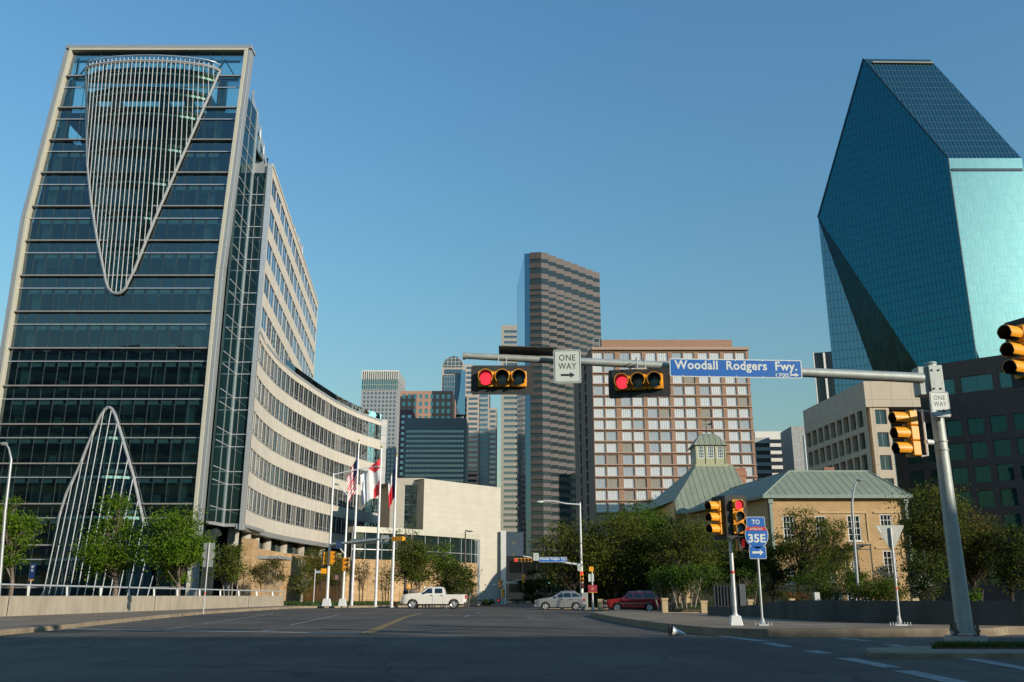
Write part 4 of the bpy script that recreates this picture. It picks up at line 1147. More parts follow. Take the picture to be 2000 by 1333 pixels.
# notch in the lower left of the long face
def on_face(px, py):
    r = ray(px, py); dd = T1 - S1
    s_ = (S1.y * r.x - S1.x * r.y) / (dd.x * r.y - dd.y * r.x)
    p = S1 + dd * s_; t_ = p.y / r.y
    return p, EYE + r.z * t_
B1p, zB1 = on_face(1795, 720)
sB = (B1p - S1).length / (Lp - S1).length
kk = (zL) / max(zL - zB1, 1)
Bg = Lp + (B1p - Lp) * kk      # where the fold reaches the ground
nin = Vector((.75, .66)).normalized()
Cg = Lp + (Bg - Lp) * .42 + nin * 14
lf_ = MB()
lf_.add([v3(S1, zS), v3(T1, zT), v3(Lp, zL), v3(Bg, 0), v3(S1, 0)], [(0, 1, 2, 3, 4)])
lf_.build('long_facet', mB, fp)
MB().add([v3(Lp, zL), v3(Cg, 0), v3(Bg, 0)], [(0, 1, 2)]).build('undercut_facet', brickmat('painted_shade_mirror', (.006, .028, .055), (.008, .034, .062), (.005, .02, .03), 1.5, 3.6, .08, **gp), fp)  # the undercut's shade is put into a darker copy of the glass
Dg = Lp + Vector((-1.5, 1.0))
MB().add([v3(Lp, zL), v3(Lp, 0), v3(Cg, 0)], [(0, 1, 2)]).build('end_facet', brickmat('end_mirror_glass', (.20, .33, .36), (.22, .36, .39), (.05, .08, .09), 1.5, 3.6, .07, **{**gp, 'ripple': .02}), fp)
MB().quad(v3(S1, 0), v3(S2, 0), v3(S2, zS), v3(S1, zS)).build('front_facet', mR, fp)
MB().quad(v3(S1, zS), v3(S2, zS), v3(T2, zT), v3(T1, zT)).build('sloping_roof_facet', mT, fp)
mb = MB(); mb.quad(v3(T1, zT), v3(T2, zT), v3(L2, zL), v3(Lp, zL)); mb.quad(v3(Lp, 0), v3(Lp, zL), v3(L2, zL), v3(L2, 0)); mb.add([v3(S2, 0), v3(L2, 0), v3(L2, zL), v3(T2, zT), v3(S2, zS)], [(0, 1, 2, 3, 4)])
mb.build('rear_facets', mB, fp)
mb = MB()
def edge(a, za, b, zb2, r=.28): mb.beam(v3(a, za), v3(b, zb2), r * 2, r * 2)
edge(S1, zS, T1, zT); edge(T1, zT, Lp, zL); edge(S1, zS, S1, 0, .2); edge(Lp, zL, Cg, 0, .2)
mb.build('edge_channels', mat('edge_dark', (.02, .05, .07), .4, metal=.4), fp)
sl_ = (T1 - S1) * .955 + S1; sr_ = (T2 - S2) * .955 + S2; zsl = zS + (zT - zS) * .955
mb = MB(); mb.beam(v3(sl_ + (sr_ - sl_) * .08 - Vector((0, .3)), zsl + .2), v3(sr_ - (sr_ - sl_) * .02 - Vector((0, .3)), zsl + .2), .7, .7)
mb.build('roof_track', mat('track_beige', (.22, .24, .21), .6), fp)
MB().box(S1.x + .8, S2.x - .5, S1.y - .35, S1.y - .05, zS - 5.4, zS - 4.4).build('front_track', mat('edge_dark'), fp)

# ------------------------------------------------------------------ concrete grid building
gb = thing('concrete_office', 'beige concrete office block with deep square window recesses behind the green roofed house', 'building', (66, 175, 0))
Z = 38.5
g0 = xy(1568, 803, Z); g1_ = xy(1686, 745, Z); g2_ = (at_y(1792, 740, g1_[1]).x, g1_[1])
w = MB(); L = plen(g0, g1_); hs = []
nw = 9; pu = (L - 1.6) / nw; ztop = at_y(1676, 800, g1_[1] + 1).z
for j in range(8):
    for i in range(nw): hs.append((.7 + pu * i, .7 + pu * i + pu * .74, ztop - 3.0 - j * 4.0, ztop - j * 4.0))
wall_holes(w, g0, g1_, -2, Z, hs, 1.1)
# lit front: top band plus recessed bay of windows
zlow = at_y(1740, 795, g1_[1]).z
w.quad((g1_[0], g1_[1], zlow), (g2_[0], g2_[1], zlow), (g2_[0], g2_[1], Z), (g1_[0], g1_[1], Z))
w.prism([(g1_[0] + .02, g1_[1] + .02), (g2_[0], g2_[1] + .02), (g2_[0] + 1, g0[1]), g0], Z - .3, Z - .02)
w.quad((g1_[0], g1_[1], zlow), (g1_[0], g1_[1] + 3, zlow), (g2_[0], g1_[1] + 3, zlow), (g2_[0], g1_[1], zlow))
w.build('wall', brickmat('office_concrete', (.50, .43, .325), (.52, .45, .34), (.34, .30, .24), 3.6, 3.9, .05, .8, offset=0, bump=.2, var=.05), gb)
store = []
windows(gb, g0, g1_, hs, (G_LOW, M['black']), nx=1, nz=1, inset=.95, store=store)
w2 = MB(); b0 = (at_y(1700, 810, g1_[1] + .3).x, g1_[1] + .3); b1 = (at_y(1737, 810, g1_[1] + .3).x, g1_[1] + .3); Lb = plen(b0, b1)
hs = [(Lb * .25, Lb * .85, zlow - 3.1 - 4.1 * j, zlow - .45 - 4.1 * j) for j in range(8)]
wall_holes(w2, b0, b1, -2, zlow, hs, .5)
w2.quad((b0[0], b0[1] + 3, -2), (b0[0], b0[1], -2), (b0[0], b0[1], zlow), (b0[0], b0[1] + 3, zlow)); w2.build('window_bay_wall', MATS['office_concrete'], gb)
windows(gb, b0, b1, hs, (G_LOW, M['alu']), nx=2, nz=1, inset=.4, store=store)
flush_windows(gb, store, 100)
MB().prism([(g1_[0] + .1, g1_[1] + 3.0), (b0[0], g1_[1] + 3.0), (b0[0], g1_[1] + 5), (g1_[0] + .1, g1_[1] + 5)], -2, zlow).build('recess_back', M['darkconc'], gb)
MB().prism([(b1[0], b1[1] + .6), (b1[0] + .25, b1[1] + .6), (b1[0] + .25, g0[1]), (g0[0] + 1.2, g0[1]), (g1_[0] + 1.3, g1_[1] + 4)], -2, Z - .4).build('core', M['darkconc'], gb)
MB().prism([(b1[0] + .26, b1[1] + .6), (g2_[0] - .1, b1[1] + .6), (g2_[0] - .1, b1[1] + 9), (b1[0] + .26, b1[1] + 9)], zlow + .02, Z - .4).build('core', M['darkconc'], gb)

# ------------------------------------------------------------------ dark granite building on the right
db = thing('dark_granite_building', 'dark purple grey granite office building with rows of square teal windows at the right edge', 'building', (95, 165, 0))
Zl = 36.2; Zu = 43.5
p0 = Vector(xy(1737, 795, Zl)); dirn = (Vector(xy(1815, 785, Zl)) - p0).normalized(); p1 = p0 + dirn * 75
grn = brickmat('dark_granite', (.062, .054, .054), (.07, .06, .058), (.03, .028, .028), 1.6, 1.4, .03, .65, offset=0, bump=.2, var=.1)
w = MB(); hs = [(2.2 + 3.75 * i, 2.2 + 3.75 * i + 2.65, Zl - 7.0 - 4.35 * j, Zl - 4.0 - 4.35 * j) for i in range(19) for j in range(7)]
wall_holes(w, p0, p1, -2, Zl, hs, .35)
nrm = Vector((dirn.y, -dirn.x))
q0 = p0 - nrm * 1.6; q1 = p1 - nrm * 1.6
w.prism([tuple(p0 - nrm * .5), tuple(p1 - nrm * .5), tuple(p1 - nrm * 30), tuple(p0 - nrm * 30)], -2, Zl - .05)
w.quad((p0.x, p0.y, Zl), (p1.x, p1.y, Zl), (q1.x, q1.y, Zl), (q0.x, q0.y, Zl))
w.quad((q0.x - nrm.x * 20, q0.y - nrm.y * 20, -2), (p0.x, p0.y, -2), (p0.x, p0.y, Zl), (q0.x - nrm.x * 20, q0.y - nrm.y * 20, Zl))
w.build('lower_wall', grn, db)
tw_ = glass('dim_teal_window', tint=(.004, .020, .022), refl=.09, see=False, ripple=.003, reftint=(.3, .75, .75))
store = []
windows(db, p0, p1, hs, (tw_, mat('granite_frame', (.05, .06, .06), .6)), nx=2, nz=1, inset=.3, store=store)
u0 = Vector(xy(1786, 718, Zu)); u0 = u0 - dirn * ((u0 - q0).dot(dirn) - (u0 - q0).dot(dirn))
ud = (Vector(xy(1952, 694, Zu)) - Vector(xy(1786, 718, Zu))).normalized(); u1 = u0 + ud * 70
w = MB(); Lu = 70
hs = [(1.2 + 6.5 * i, 1.2 + 6.5 * i + 5.4, Zu - 6.1, Zu - 3.1) for i in range(10)]
wall_holes(w, u0, u1, Zl - .5, Zu, hs, .35)
un = Vector((ud.y, -ud.x))
w.prism([tuple(u0 - un * .6), tuple(u1 - un * .6), tuple(u1 - un * 26), tuple(u0 - un * 26)], Zl, Zu - .04)
w.quad(tuple((u0 - un * 26)) + (Zl - .5,), (u0.x, u0.y, Zl - .5), (u0.x, u0.y, Zu), tuple((u0 - un * 26)) + (Zu,))
w.build('upper_wall', mat('upper_granite', (.085, .068, .056), .7, var=.08), db)
red_bar = mat('red_window_bar', (.16, .03, .03), .5)
windows(db, u0, u1, hs, (glass('teal_clear_window', tint=(.012, .055, .06), refl=.16, see=False, ripple=.006, reftint=(.4, .85, .85)), red_bar), nx=2, nz=1, inset=.3, store=store)
flush_windows(db, store, 100)

# ------------------------------------------------------------------ buildings outside the picture that throw the shade and stand in the reflections
def offstage(name, label, x0, x1, y0, y1, h, m, pitch=3.9, mats=None):
    t = thing(name, label, 'building', ((x0 + x1) / 2, (y0 + y1) / 2, 0))
    w = MB(); pu = 4.0
    for a, b in (((x1, y1), (x0, y1)), ((x0, y1), (x0, y0)), ((x0, y0), (x1, y0)), ((x1, y0), (x1, y1))):
        L = plen(a, b); zz = h - 1.2; hs = []
        while zz > 4: hs.append((1.2, L - 1.2, zz - 2.0, zz)); zz -= pitch
        wall_holes(w, a, b, -1, h, hs, .3)
    w.add([(x0, y0, h), (x1, y0, h), (x1, y1, h), (x0, y1, h)], [(0, 1, 2, 3)])
    w.build('wall', m, t)
    MB().box(x0 + .3, x1 - .3, y0 + .3, y1 - .3, -1, h - .5).build('glazing', G_LOW, t)
    return t
tanb = mat('tan_render', (.42, .36, .28), .8); greyb = mat('grey_render', (.20, .21, .21), .8)
SHY = 27.6
hgt = (SHY + 22) / cos(SUN_AZ) * tan(SUN_EL)
offstage('low_building', 'long tan building behind the viewpoint', 22, 190, -52, -22, hgt, tanb, 4.0)
offstage('dark_block', 'dark grey office block behind the viewpoint to the left', -150, -34, -60, -20, 58, greyb)
offstage('office_tower', 'unseen tall grey tower added at the right to shade the distant towers', 330, 400, 400, 460, 262, greyb)  # added out of view so the far towers' lower parts fall in shadow
# ------------------------------------------------------------------ yellow brick house with green metal roof
ybrick = brickmat('buff_brick', (.56, .375, .175), (.49, .32, .145), (.36, .25, .14), .42, .14, .012, .85, bump=.35, var=.10)
ystucco = mat('buff_brick_plain', (.57, .41, .21), .85, var=.06, scale=2, bump=.2)
groof = brickmat('green_standing_seam', (.25, .28, .195), (.235, .265, .185), (.08, .10, .08), .78, 400, .045, .6, metal=.0, offset=0, bump=1.0, var=.08)
gtrim = mat('green_trim', (.24, .30, .25), .6)
redbrick = brickmat('red_brick', (.40, .17, .10), (.33, .13, .08), (.35, .25, .2), .22, .08, .01, .85, bump=.4)
hs_ = thing('yellow_brick_house', 'three storey buff brick house with green standing seam roof behind the live oaks', 'house', (33, 108, -.6))
YH = 94.0
E0 = at_y(1497, 968, YH); E1 = at_y(1767, 963, YH)
ez = E0.z - .15
K0 = (E0.x, YH); K1 = (E1.x, YH); LH = K1[0] - K0[0]
def hx(px, py): return at_y(px, py, YH).x - K0[0]
def hz(px, py): return at_y(px, py, YH).z
wins = []
for (x0, x1, y0, y1) in ((1530, 1551, 1008, 1058), (1594, 1614, 1008, 1056), (1656, 1681, 1007, 1057), (1720, 1742, 1005, 1050), (1612, 1629, 1097, 1136), (1664, 1680, 1097, 1136), (1727, 1751, 1076, 1132), (1533, 1551, 1110, 1140),
                         (1629, 1645, 1156, 1182), (1656, 1674, 1156, 1182), (1682, 1702, 1156, 1182)):
    xm_, ym_ = (x0 + x1) / 2, (y0 + y1) / 2
    wins.append((hx(x0, ym_), hx(x1, ym_), hz(xm_, y1), hz(xm_, y0)))
fw = MB(); wall_holes(fw, K0, K1, -2, ez, wins, .22)
zb1 = hz(1600, 1004)
fw.build('front_wall', ybrick, hs_)
windows(hs_, K0, K1, wins, (glass('sash_glass', tint=(.02, .025, .022), refl=.2, see=False, ripple=.02), mat('white_sash_paint', (.75, .76, .72), .6)), nx=3, nz=4, inset=.1, fr=.08, bar=.045, dep=.08)
tr = MB()
for (a, b, c, e) in wins: tr.box(K0[0] + a - .12, K0[0] + b + .12, YH - .12, YH - .003, c - .14, c - .02)
tr.build('window_sills', mat('stone_sill', (.6, .55, .45), .8), hs_)
mb = MB()
for (x0, x1, y0, y1) in ((1600, 1693, 1003, 1057), (1706, 1758, 1003, 1062), (1710, 1762, 1072, 1090)):
    a, b, c, e = K0[0] + hx(x0, y0), K0[0] + hx(x1, y0), hz(x0, y1), hz(x0, y0)
    mb.box(a, b, YH - .10, YH - .004, e, e + .16); mb.box(b - .12, b, YH - .08, YH - .004, c, e)
mb.box(K0[0] + .3, K1[0] - .3, YH - .05, YH - .004, ez - .4, ez - .2)
mb.build('brick_band', ystucco, hs_)
K2 = (E1.x + 1.2, YH + 12)
sb = at_z(1340, 1003, ez); K3 = (sb.x, sb.y)
for qa, qb in ((K3, K0), (K1, K2)): wall_holes(MB(), qa, qb, -2, ez, []).build('side_wall', ystucco, hs_)
# roof: hip over the front block, long ridge running back over the wing
rz = at_y(1600, 921, YH + 5.2).z
ov = .45
R0 = at_y(1541, 922, YH + 5.2); R1 = at_y(1695, 920, YH + 5.2)
rf = MB()
e = [(K0[0] - ov, YH - ov, ez + .1), (K1[0] + ov, YH - ov, ez + .1), (K2[0] + ov, K2[1] + ov, ez + .1), (K0[0] + 8, K2[1] + ov, ez + .1)]
r0 = (R0.x, R0.y, rz); r1 = (R1.x, R1.y, rz)
rf.quad(e[0], e[1], r1, r0); rf.add([e[1], e[2], r1], [(0, 1, 2)]); rf.quad(e[2], e[3], r0, r1)
rb_ = (K3[0] + 6.3, K3[1] + 3, rz)
rf.quad((K3[0] - ov, K3[1] - ov, ez + .1), e[0], r0, rb_); rf.quad(e[3], (K3[0] + 13, K3[1] + 4, ez + .1), rb_, r0)
rf.build('roof', groof, hs_)
gt = MB(); gt.box(K0[0] - ov - .1, K1[0] + ov + .1, YH - ov - .15, YH - ov + .05, ez - .18, ez + .16)
gt.obox((K3[0] - ov - .02, K3[1] - .5), (K0[0] - ov - .02, YH - ov), -.05, .12, ez - .18, ez + .16); gt.obox((K1[0] + ov, YH - ov), (K2[0] + ov, K2[1]), -.05, .12, ez - .18, ez + .16)
gt.beam(r0, r1, .25, .2); gt.beam(r0, e[0], .12, .15); gt.beam(r1, e[1], .12, .15); gt.beam(r0, rb_, .2, .2)
gt.build('gutter', gtrim, hs_)
for x in (K0[0] + .15, K1[0] - .25):
    dp = MB(); dp.box(x, x + .28, YH - .3, YH - .02, -1, ez - .25); dp.box(x - .1, x + .38, YH - .4, YH - .01, ez - .7, ez - .22); dp.build('downpipe', gtrim, hs_)
x = K0[0] + hx(1690, 1100)
pm = MB(); pz = hz(1690, 1067)
pm.box(x - 1.3, x + .2, YH - 1.6, YH - .1, pz, pz + .12); pm.box(x - 1.35, x - .95, YH - 1.7, YH - 1.6, pz - .3, pz)
for xx, yy in ((x - 1.25, YH - 1.5), (x + .1, YH - 1.5)): pm.box(xx - .05, xx + .05, yy - .05, yy + .05, -1, pz)
pm.box(x - 1.2, x + .1, YH - 1.55, YH - 1.5, pz - .45, pz - .35)
pm.build('porch', mat('porch_iron', (.06, .07, .06), .6), hs_)
ch = at_y(1618, 917, YH + 5.6); MB().box(ch.x - .55, ch.x + .55, YH + 5.3, YH + 6.1, rz - 1, rz + .45).build('chimney', redbrick, hs_)

# cupola hall behind: pyramid roof, lantern, chimney --------------------------------
ch_ = thing('cupola_hall', 'steep green metal pyramid roof with a glazed cupola and weathervane in front of the hotel', 'house', (27.5, 132, -.6))
YC = 128.0
ca = at_y(1361, 909, YC); cb_ = at_y(1418, 909, YC)
zc0 = ca.z; zc1 = at_y(1388, 870, YC).z; cx0, cx1 = ca.x, cb_.x; cw = cx1 - cx0
bl = at_y(1318, 978, YC - 6); br_ = at_y(1470, 978, YC - 6); zbse = bl.z
rf = MB()
fr_ = [(bl.x, YC - 6, zbse), (br_.x, YC - 6, zbse), (br_.x, YC + 14, zbse), (bl.x - 2.2, YC + 14, zbse)]
tp_ = [(cx0 - .1, YC - .1, zc0), (cx1 + 1.0, YC - .1, zc0), (cx1 + 1.0, YC + cw, zc0), (cx0 - .1, YC + cw, zc0)]
for i in range(4): rf.quad(fr_[i], fr_[(i + 1) % 4], tp_[(i + 1) % 4], tp_[i])
rf.add(tp_, [(0, 1, 2, 3)])
fl2 = at_y(1322, 1003, YC - 8.5)
rf.quad((bl.x - .3, YC - 8.5, fl2.z), (br_.x, YC - 8.5, fl2.z), fr_[1], fr_[0])
rf.build('roof', groof, ch_)
MB().box(bl.x, br_.x, YC - 5.8, YC + 13, -1, zbse).build('wall', ystucco, ch_)
cy_ = mat('cupola_cream_green', (.38, .39, .24), .6)
body = MB(); hs = []
n3 = 3; bw = cw / n3
for i in range(3): hs.append((bw * i + bw * .17, bw * i + bw * .83, zc0 + (zc1 - zc0) * .34, zc1 - .12))
holes_s = hs
for a, b in (((cx0, YC), (cx1, YC)), ((cx1, YC), (cx1, YC + cw)), ((cx0, YC + cw), (cx0, YC))):
    wall_holes(body, a, b, zc0, zc1, hs, .12)
for i in range(4):
    xx = cx0 + bw * i; body.box(xx - .07, xx + .07, YC - .1, YC - .003, zc0, zc1)
body.box(cx0 - .25, cx1 + .25, YC - .3, YC + cw + .3, zc0 - .2, zc0 + .12)
cup = body.build('cupola', cy_, ch_)
store = []
for a, b in (((cx0, YC), (cx1, YC)), ((cx0, YC + cw), (cx0, YC))):
    windows(ch_, a, b, hs, (glass('sash_glass'), mat('white_sash_paint')), nx=3, nz=4, inset=.06, fr=.09, bar=.05, dep=.06, store=store)
flush_windows(ch_, store, 100)
MB().box(cx0 + .2, cx1 - .2, YC + .2, YC + cw - .2, zc0, zc1).build('cupola_core', dark_int, ch_)
apx = at_y(1388, 848, YC + cw / 2); zc2 = apx.z
rf = MB(); o = .35; q = [(cx0 - o, YC - o, zc1), (cx1 + o, YC - o, zc1), (cx1 + o, YC + cw + o, zc1), (cx0 - o, YC + cw + o, zc1)]
xm2 = (cx0 + cx1) / 2; ti = cw * .22; zq = zc1 + (zc2 - zc1) * .95
q2 = [(xm2 - ti, YC + cw / 2 - ti, zq), (xm2 + ti, YC + cw / 2 - ti, zq), (xm2 + ti, YC + cw / 2 + ti, zq), (xm2 - ti, YC + cw / 2 + ti, zq)]
qm = [tuple(q[i][k] * .38 + q2[i][k] * .62 if k < 2 else zc1 + (zq - zc1) * .72 for k in range(3)) for i in range(4)]
for lo_, hi_ in ((q, qm), (qm, q2)):
    for i in range(4): rf.quad(lo_[i], lo_[(i + 1) % 4], hi_[(i + 1) % 4], hi_[i])
rf.add(q2, [(0, 1, 2, 3)]); rf.add(q, [(3, 2, 1, 0)])
rf.build('cupola_roof', groof, ch_)
vx, vy = xm2, YC + cw / 2; zv = zq
wv_ = MB(); wv_.tube([(vx, vy, zv), (vx, vy, zv + 2.3)], .035, 6); wv_.sphere((vx, vy, zv + .35), .13); wv_.sphere((vx, vy, zv + .9), .09)
wv_.beam((vx - .6, vy, zv + 1.15), (vx + .6, vy, zv + 1.15), .03, .03); wv_.beam((vx - .5, vy - .3, zv + 1.5), (vx + .5, vy + .3, zv + 1.5), .03, .05)
wv_.add([(vx + .35, vy, zv + 1.35), (vx + .75, vy, zv + 1.45), (vx + .75, vy, zv + 1.7), (vx + .35, vy, zv + 1.6)], [(0, 1, 2, 3), (3, 2, 1, 0)])
wv_.build('weathervane', M['black'], ch_)
c2 = at_y(1449, 950, 131)
cz = at_y(1449, 916, 131).z; cm = MB(); cm.box(c2.x - .75, c2.x + .75, 131.3, 132.7, c2.z - 6, cz); cm.box(c2.x - .87, c2.x + .87, 131.18, 132.82, cz - 1.0, cz - .25); cm.box(c2.x - .82, c2.x + .82, 131.24, 132.76, cz, cz + .15)
for dx in (-.4, .3): cm.box(c2.x + dx - .1, c2.x + dx + .1, 131.27, 131.29, cz - 2.1, cz - 1.5)
tag(cm.build('brick_chimney', redbrick), 'red brick chimney rising between the cupola roof and the long green roof', 'chimney')
# ------------------------------------------------------------------ traffic lights
SEC = .365
def visor(r, ln, gap=50):
    mb = MB(); n = 18; vs = []; a0 = -90 + gap; a1 = 270 - gap
    for i in range(n + 1):
        a = radians(a0 + (a1 - a0) * i / n)
        tilt = .06 if sin(a) < 0 else 0
        for rr, y in ((r, 0), (r * 1.02, -ln * (1 - tilt)), (r - .012, 0), (r * 1.02 - .012, -ln * (1 - tilt))): vs.append((rr * cos(a), y, rr * sin(a)))
    fs = []
    for i in range(n):
        b = i * 4; c = b + 4
        fs += [(b, c, c + 1, b + 1), (b + 2, b + 3, c + 3, c + 2), (b + 1, c + 1, c + 3, b + 3)]
    e = n * 4
    fs += [(0, 1, 3, 2), (e, e + 2, e + 3, e + 1)]
    return mb.add(vs, fs)
_sig = {}
def disc(r, y, n=24, dome=.02):
    mb = MB(); vs = [(0, y - dome, 0)]
    for k in range(n): vs.append((r * .6 * cos(2 * pi * k / n), y - dome * .7, r * .6 * sin(2 * pi * k / n)))
    for k in range(n): vs.append((r * cos(2 * pi * k / n), y, r * sin(2 * pi * k / n)))
    fs = [(0, 1 + k, 1 + (k + 1) % n) for k in range(n)] + [(1 + k, 1 + n + k, 1 + n + (k + 1) % n, 1 + (k + 1) % n) for k in range(n)]
    return mb.add(vs, fs)
def shared(key, fn, mats):
    if key not in _sig: _sig[key] = fn().mesh(key, mats if isinstance(mats, list) else [mats])
    return _sig[key]
def inst(name, me, parent, loc=(0, 0, 0), rot=(0, 0, 0), smooth=False):
    o = bpy.data.objects.new(name, me); C.objects.link(o); o.parent = parent; o.location = loc; o.rotation_euler = rot
    if smooth and not me.polygons[0].use_smooth:
        me.polygons.foreach_set('use_smooth', [True] * len(me.polygons))
        try: me.set_sharp_from_angle(angle=radians(40))
        except Exception: pass
    return o
def traffic_light(label, loc, rotz=0, horiz=False, n=3, lit=None, plate=True, vis=.27, group='traffic lights at the crossing', colours=None, s=1.0):
    t = thing('traffic_light', label, 'traffic light', loc, rotz, group, absolute=False)
    t.scale = (s, s, s)
    cs = [((i - (n - 1) / 2) * SEC * (1 if horiz else 0), -(i - (n - 1) / 2) * SEC * (0 if horiz else 1)) for i in range(n)]
    hb = MB()
    for x, z in cs:
        plate_pts = rrect(SEC - .012, SEC - .012, .03, 3)
        globals()['plate'](hb, plate_pts, -.09, .10, 0, x, z)
        hb.tube([(x, -.09, z), (x, -.115, z)], [.165, .16], 20)
    hb.build('housing', M['sigyellow'], t, bevel=.008)
    if plate:
        bp = MB(); w = n * SEC + .30; h = SEC + .30
        if not horiz: w, h = h, w
        globals()['plate'](bp, rrect(w, h, .06), .02, .035); bp.build('backplate', M['backplate'], t)
    cols = colours or (['r', 'y', 'g'] if n == 3 else ['r', 'y', 'g', 'y', 'g'])
    for i, (x, z) in enumerate(cs):
        m = {'r': M['lens_dark'], 'y': M['lens_off_y'], 'g': M['lens_off_g']}[cols[i]]
        if lit == i: m = M['lens_green'] if cols[i] == 'g' else M['lens_red']
        inst('lens', shared('lens_' + m.name, lambda: disc(.148, -.118), m), t, (x, 0, z), smooth=True)
        inst('visor', shared('visor%d' % int(vis * 100), lambda: visor(.158, vis), M['sigyellow'] if True else 0), t, (x, -.10, z), smooth=True)
        inst('visor_lining', shared('lining%d' % int(vis * 100), lambda: visor(.1445, vis - .004), M['black']), t, (x, -.10, z), smooth=True)
    return t
def ped_signal(label, loc, rotz=0, face=True, group='pedestrian signals'):
    t = thing('pedestrian_signal', label, 'crossing signal', loc, rotz, group, absolute=False)
    MB().box(-.22, .22, -.08, .14, -.21, .21).build('housing', M['sigyellow'], t, bevel=.02)
    b = MB(); b.box(-.21, .21, -.10, -.081, -.20, .20)
    for sx in (-1, 1): b.box(sx * .22 - .01, sx * .22 + .01, -.2, -.08, -.2, .21)
    b.box(-.23, .23, -.2, -.08, .205, .225); b.build('hood', M['black'], t)
    if face:
        h = MB(); pl = globals()['plate']
        pl(h, [(-.055, -.12), (.03, -.12), (.055, .0), (.05, .06), (-.055, .06)], -.108, -.101, 0, -.05, 0)
        for i, l in enumerate((.07, .10, .11, .09)): h.box(-.10 + i * .028, -.08 + i * .028, -.108, -.101, .05, .05 + l)
        h.build('symbol', M['hand_red'], t)
    return t
def board(name, label, cat, loc, rotz, w, h, face, border, r=.03, group=None, inner=True, bw=.012):
    t = thing(name, label, cat, loc, rotz, group, absolute=False)
    m = MB(); plate(m, rrect(w, h, r), -.004, .004); m.build('panel', border, t)
    if inner: m = MB(); plate(m, rrect(w - 2 * bw, h - 2 * bw, max(r - bw, .005)), -.0065, -.0042); m.build('face', face, t)
    return t
def one_way(label, loc, rotz=0, w=.61, h=.77, flip=1, group='one way signs'):
    t = board('one_way_sign', label, 'road sign', loc, rotz, w, h, M['sign_white'], M['sign_white'], .04, group)
    k = w / .61
    b = MB(); o = rrect(w - .035 * k, h - .035 * k, .035); i_ = rrect(w - .062 * k, h - .062 * k, .03); n = len(o)
    b.add([(p[0], -.0078, p[1]) for p in o] + [(p[0], -.0078, p[1]) for p in i_], [(i, (i + 1) % n, n + (i + 1) % n, n + i) for i in range(n)])
    b.build('border', M['sign_black'], t)
    lettering(t, 'ONE', 0, -.008, h * .26, w * .60, h * .185, M['sign_black'], .004, 1.1)
    lettering(t, 'WAY', 0, -.008, h * .005, w * .66, h * .185, M['sign_black'], .004, 1.1)
    a = MB(); arrow(a, w * .52, h * .17, -.009, -.007, .01, -h * .26, flip=flip, head=.34, stem=.38); a.build('arrow', M['sign_black'], t)
    return t

# mast pole on the island ----------------------------------------------------------
PX, PY = 10.08, 21.2
pz0 = IW + .05
mast = thing('mast_pole', 'thick galvanised signal pole with long mast arm across the junction, on the grassy island', 'signal pole', (PX, PY, pz0))
m = MB(); m.tube([(PX, PY, pz0 + .22), (PX, PY, 3.2), (PX, PY, 6.5)], [.185, .155, .13], 28); m.tube([(PX, PY, 6.5), (PX, PY, 6.55)], [.15, .13], 28); m.build('pole', M['galv'], mast, smooth=True)
AR = (9.75, 21.0, 6.12); AL = (-1.05, 19.9, 6.38)
armp = lambda t_: tuple(AR[i] + (AL[i] - AR[i]) * t_ for i in range(3))
m = MB(); m.tube([armp(0), armp(.48)], [.125, .10], 24); m.tube([armp(.475), armp(.76)], [.102, .088], 24); m.tube([armp(.755), armp(1)], [.09, .07], 24)
m.tube([armp(1), armp(1.006)], [.09, .09], 20); m.build('mast_arm', M['galv'], mast, smooth=True)
m = MB(); m.box(PX - .20, PX + .12, PY - .30, PY - .14, 5.75, 6.42); m.box(PX - .42, PX - .15, PY - .22, PY + .14, 5.72, 6.4)
for dz in (5.85, 6.3):
    for dx in (-.12, .04): m.tube([(PX + dx, PY - .34, dz), (PX + dx, PY - .29, dz)], .025, 6)
m.build('arm_bracket', M['galv'], mast, bevel=.01)
m = MB(); m.prism([(PX + .33 * cos(a * pi / 3), PY + .33 * sin(a * pi / 3)) for a in range(6)], pz0 + .16, pz0 + .24)
m.build('base_plate', M['galv'], mast)
for a in range(4):
    m = MB(); bx, by = PX + .32 * cos(a * pi / 2 + .5), PY + .32 * sin(a * pi / 2 + .5); m.tube([(bx, by, pz0 + .05), (bx, by, pz0 + .42)], .035, 8); m.tube([(bx, by, pz0 + .22), (bx, by, pz0 + .27)], .06, 6)
    m.build('anchor_bolt', mat('rusty_steel', (.13, .11, .09), .7, metal=.4), mast)
m = MB(); m.tube([(PX, PY, pz0 - .1), (PX, PY, pz0 + .13)], [.45, .43], 28); m.build('footing', M['concrete'], mast, smooth=True)
m = MB()
for z in (4.42, 4.62): m.tube([(PX, PY, z), (PX, PY, z + .02)], [.166, .166], 24)
m.build('strap', M['galv'], mast)
# hung from / strapped to it
p = at_y(981, 742, 19.72); traffic_light('horizontal traffic light with red lit, at the far left end of the mast arm', (p.x, 19.72, p.z), horiz=True, lit=0)
p = at_y(1248, 748, 20.05); traffic_light('horizontal traffic light with red lit, on the mast arm beside the long blue street sign', (p.x, 20.05, p.z), radians(-13), horiz=True, lit=0)
p = at_y(1108, 716, 19.75); one_way('white ONE WAY sign on the mast arm between the two red lights', (p.x, 19.75, p.z), radians(-2))
p = at_y(1836, 790, 20.9); one_way('white ONE WAY sign strapped to the thick pole above its side traffic light', (p.x, 20.9, p.z), radians(4), w=.46, h=.60)
p = at_y(1437, 720, 20.15)
sgn = board('street_name_sign', 'long blue street name sign reading Woodall Rodgers Fwy. on the mast arm', 'street sign', (p.x, 20.15, p.z), radians(0), 3.02, .43, M['sign_blue'], M['sign_letter'], .05, bw=.022)
sgn.rotation_euler = (0, radians(.9), 0)
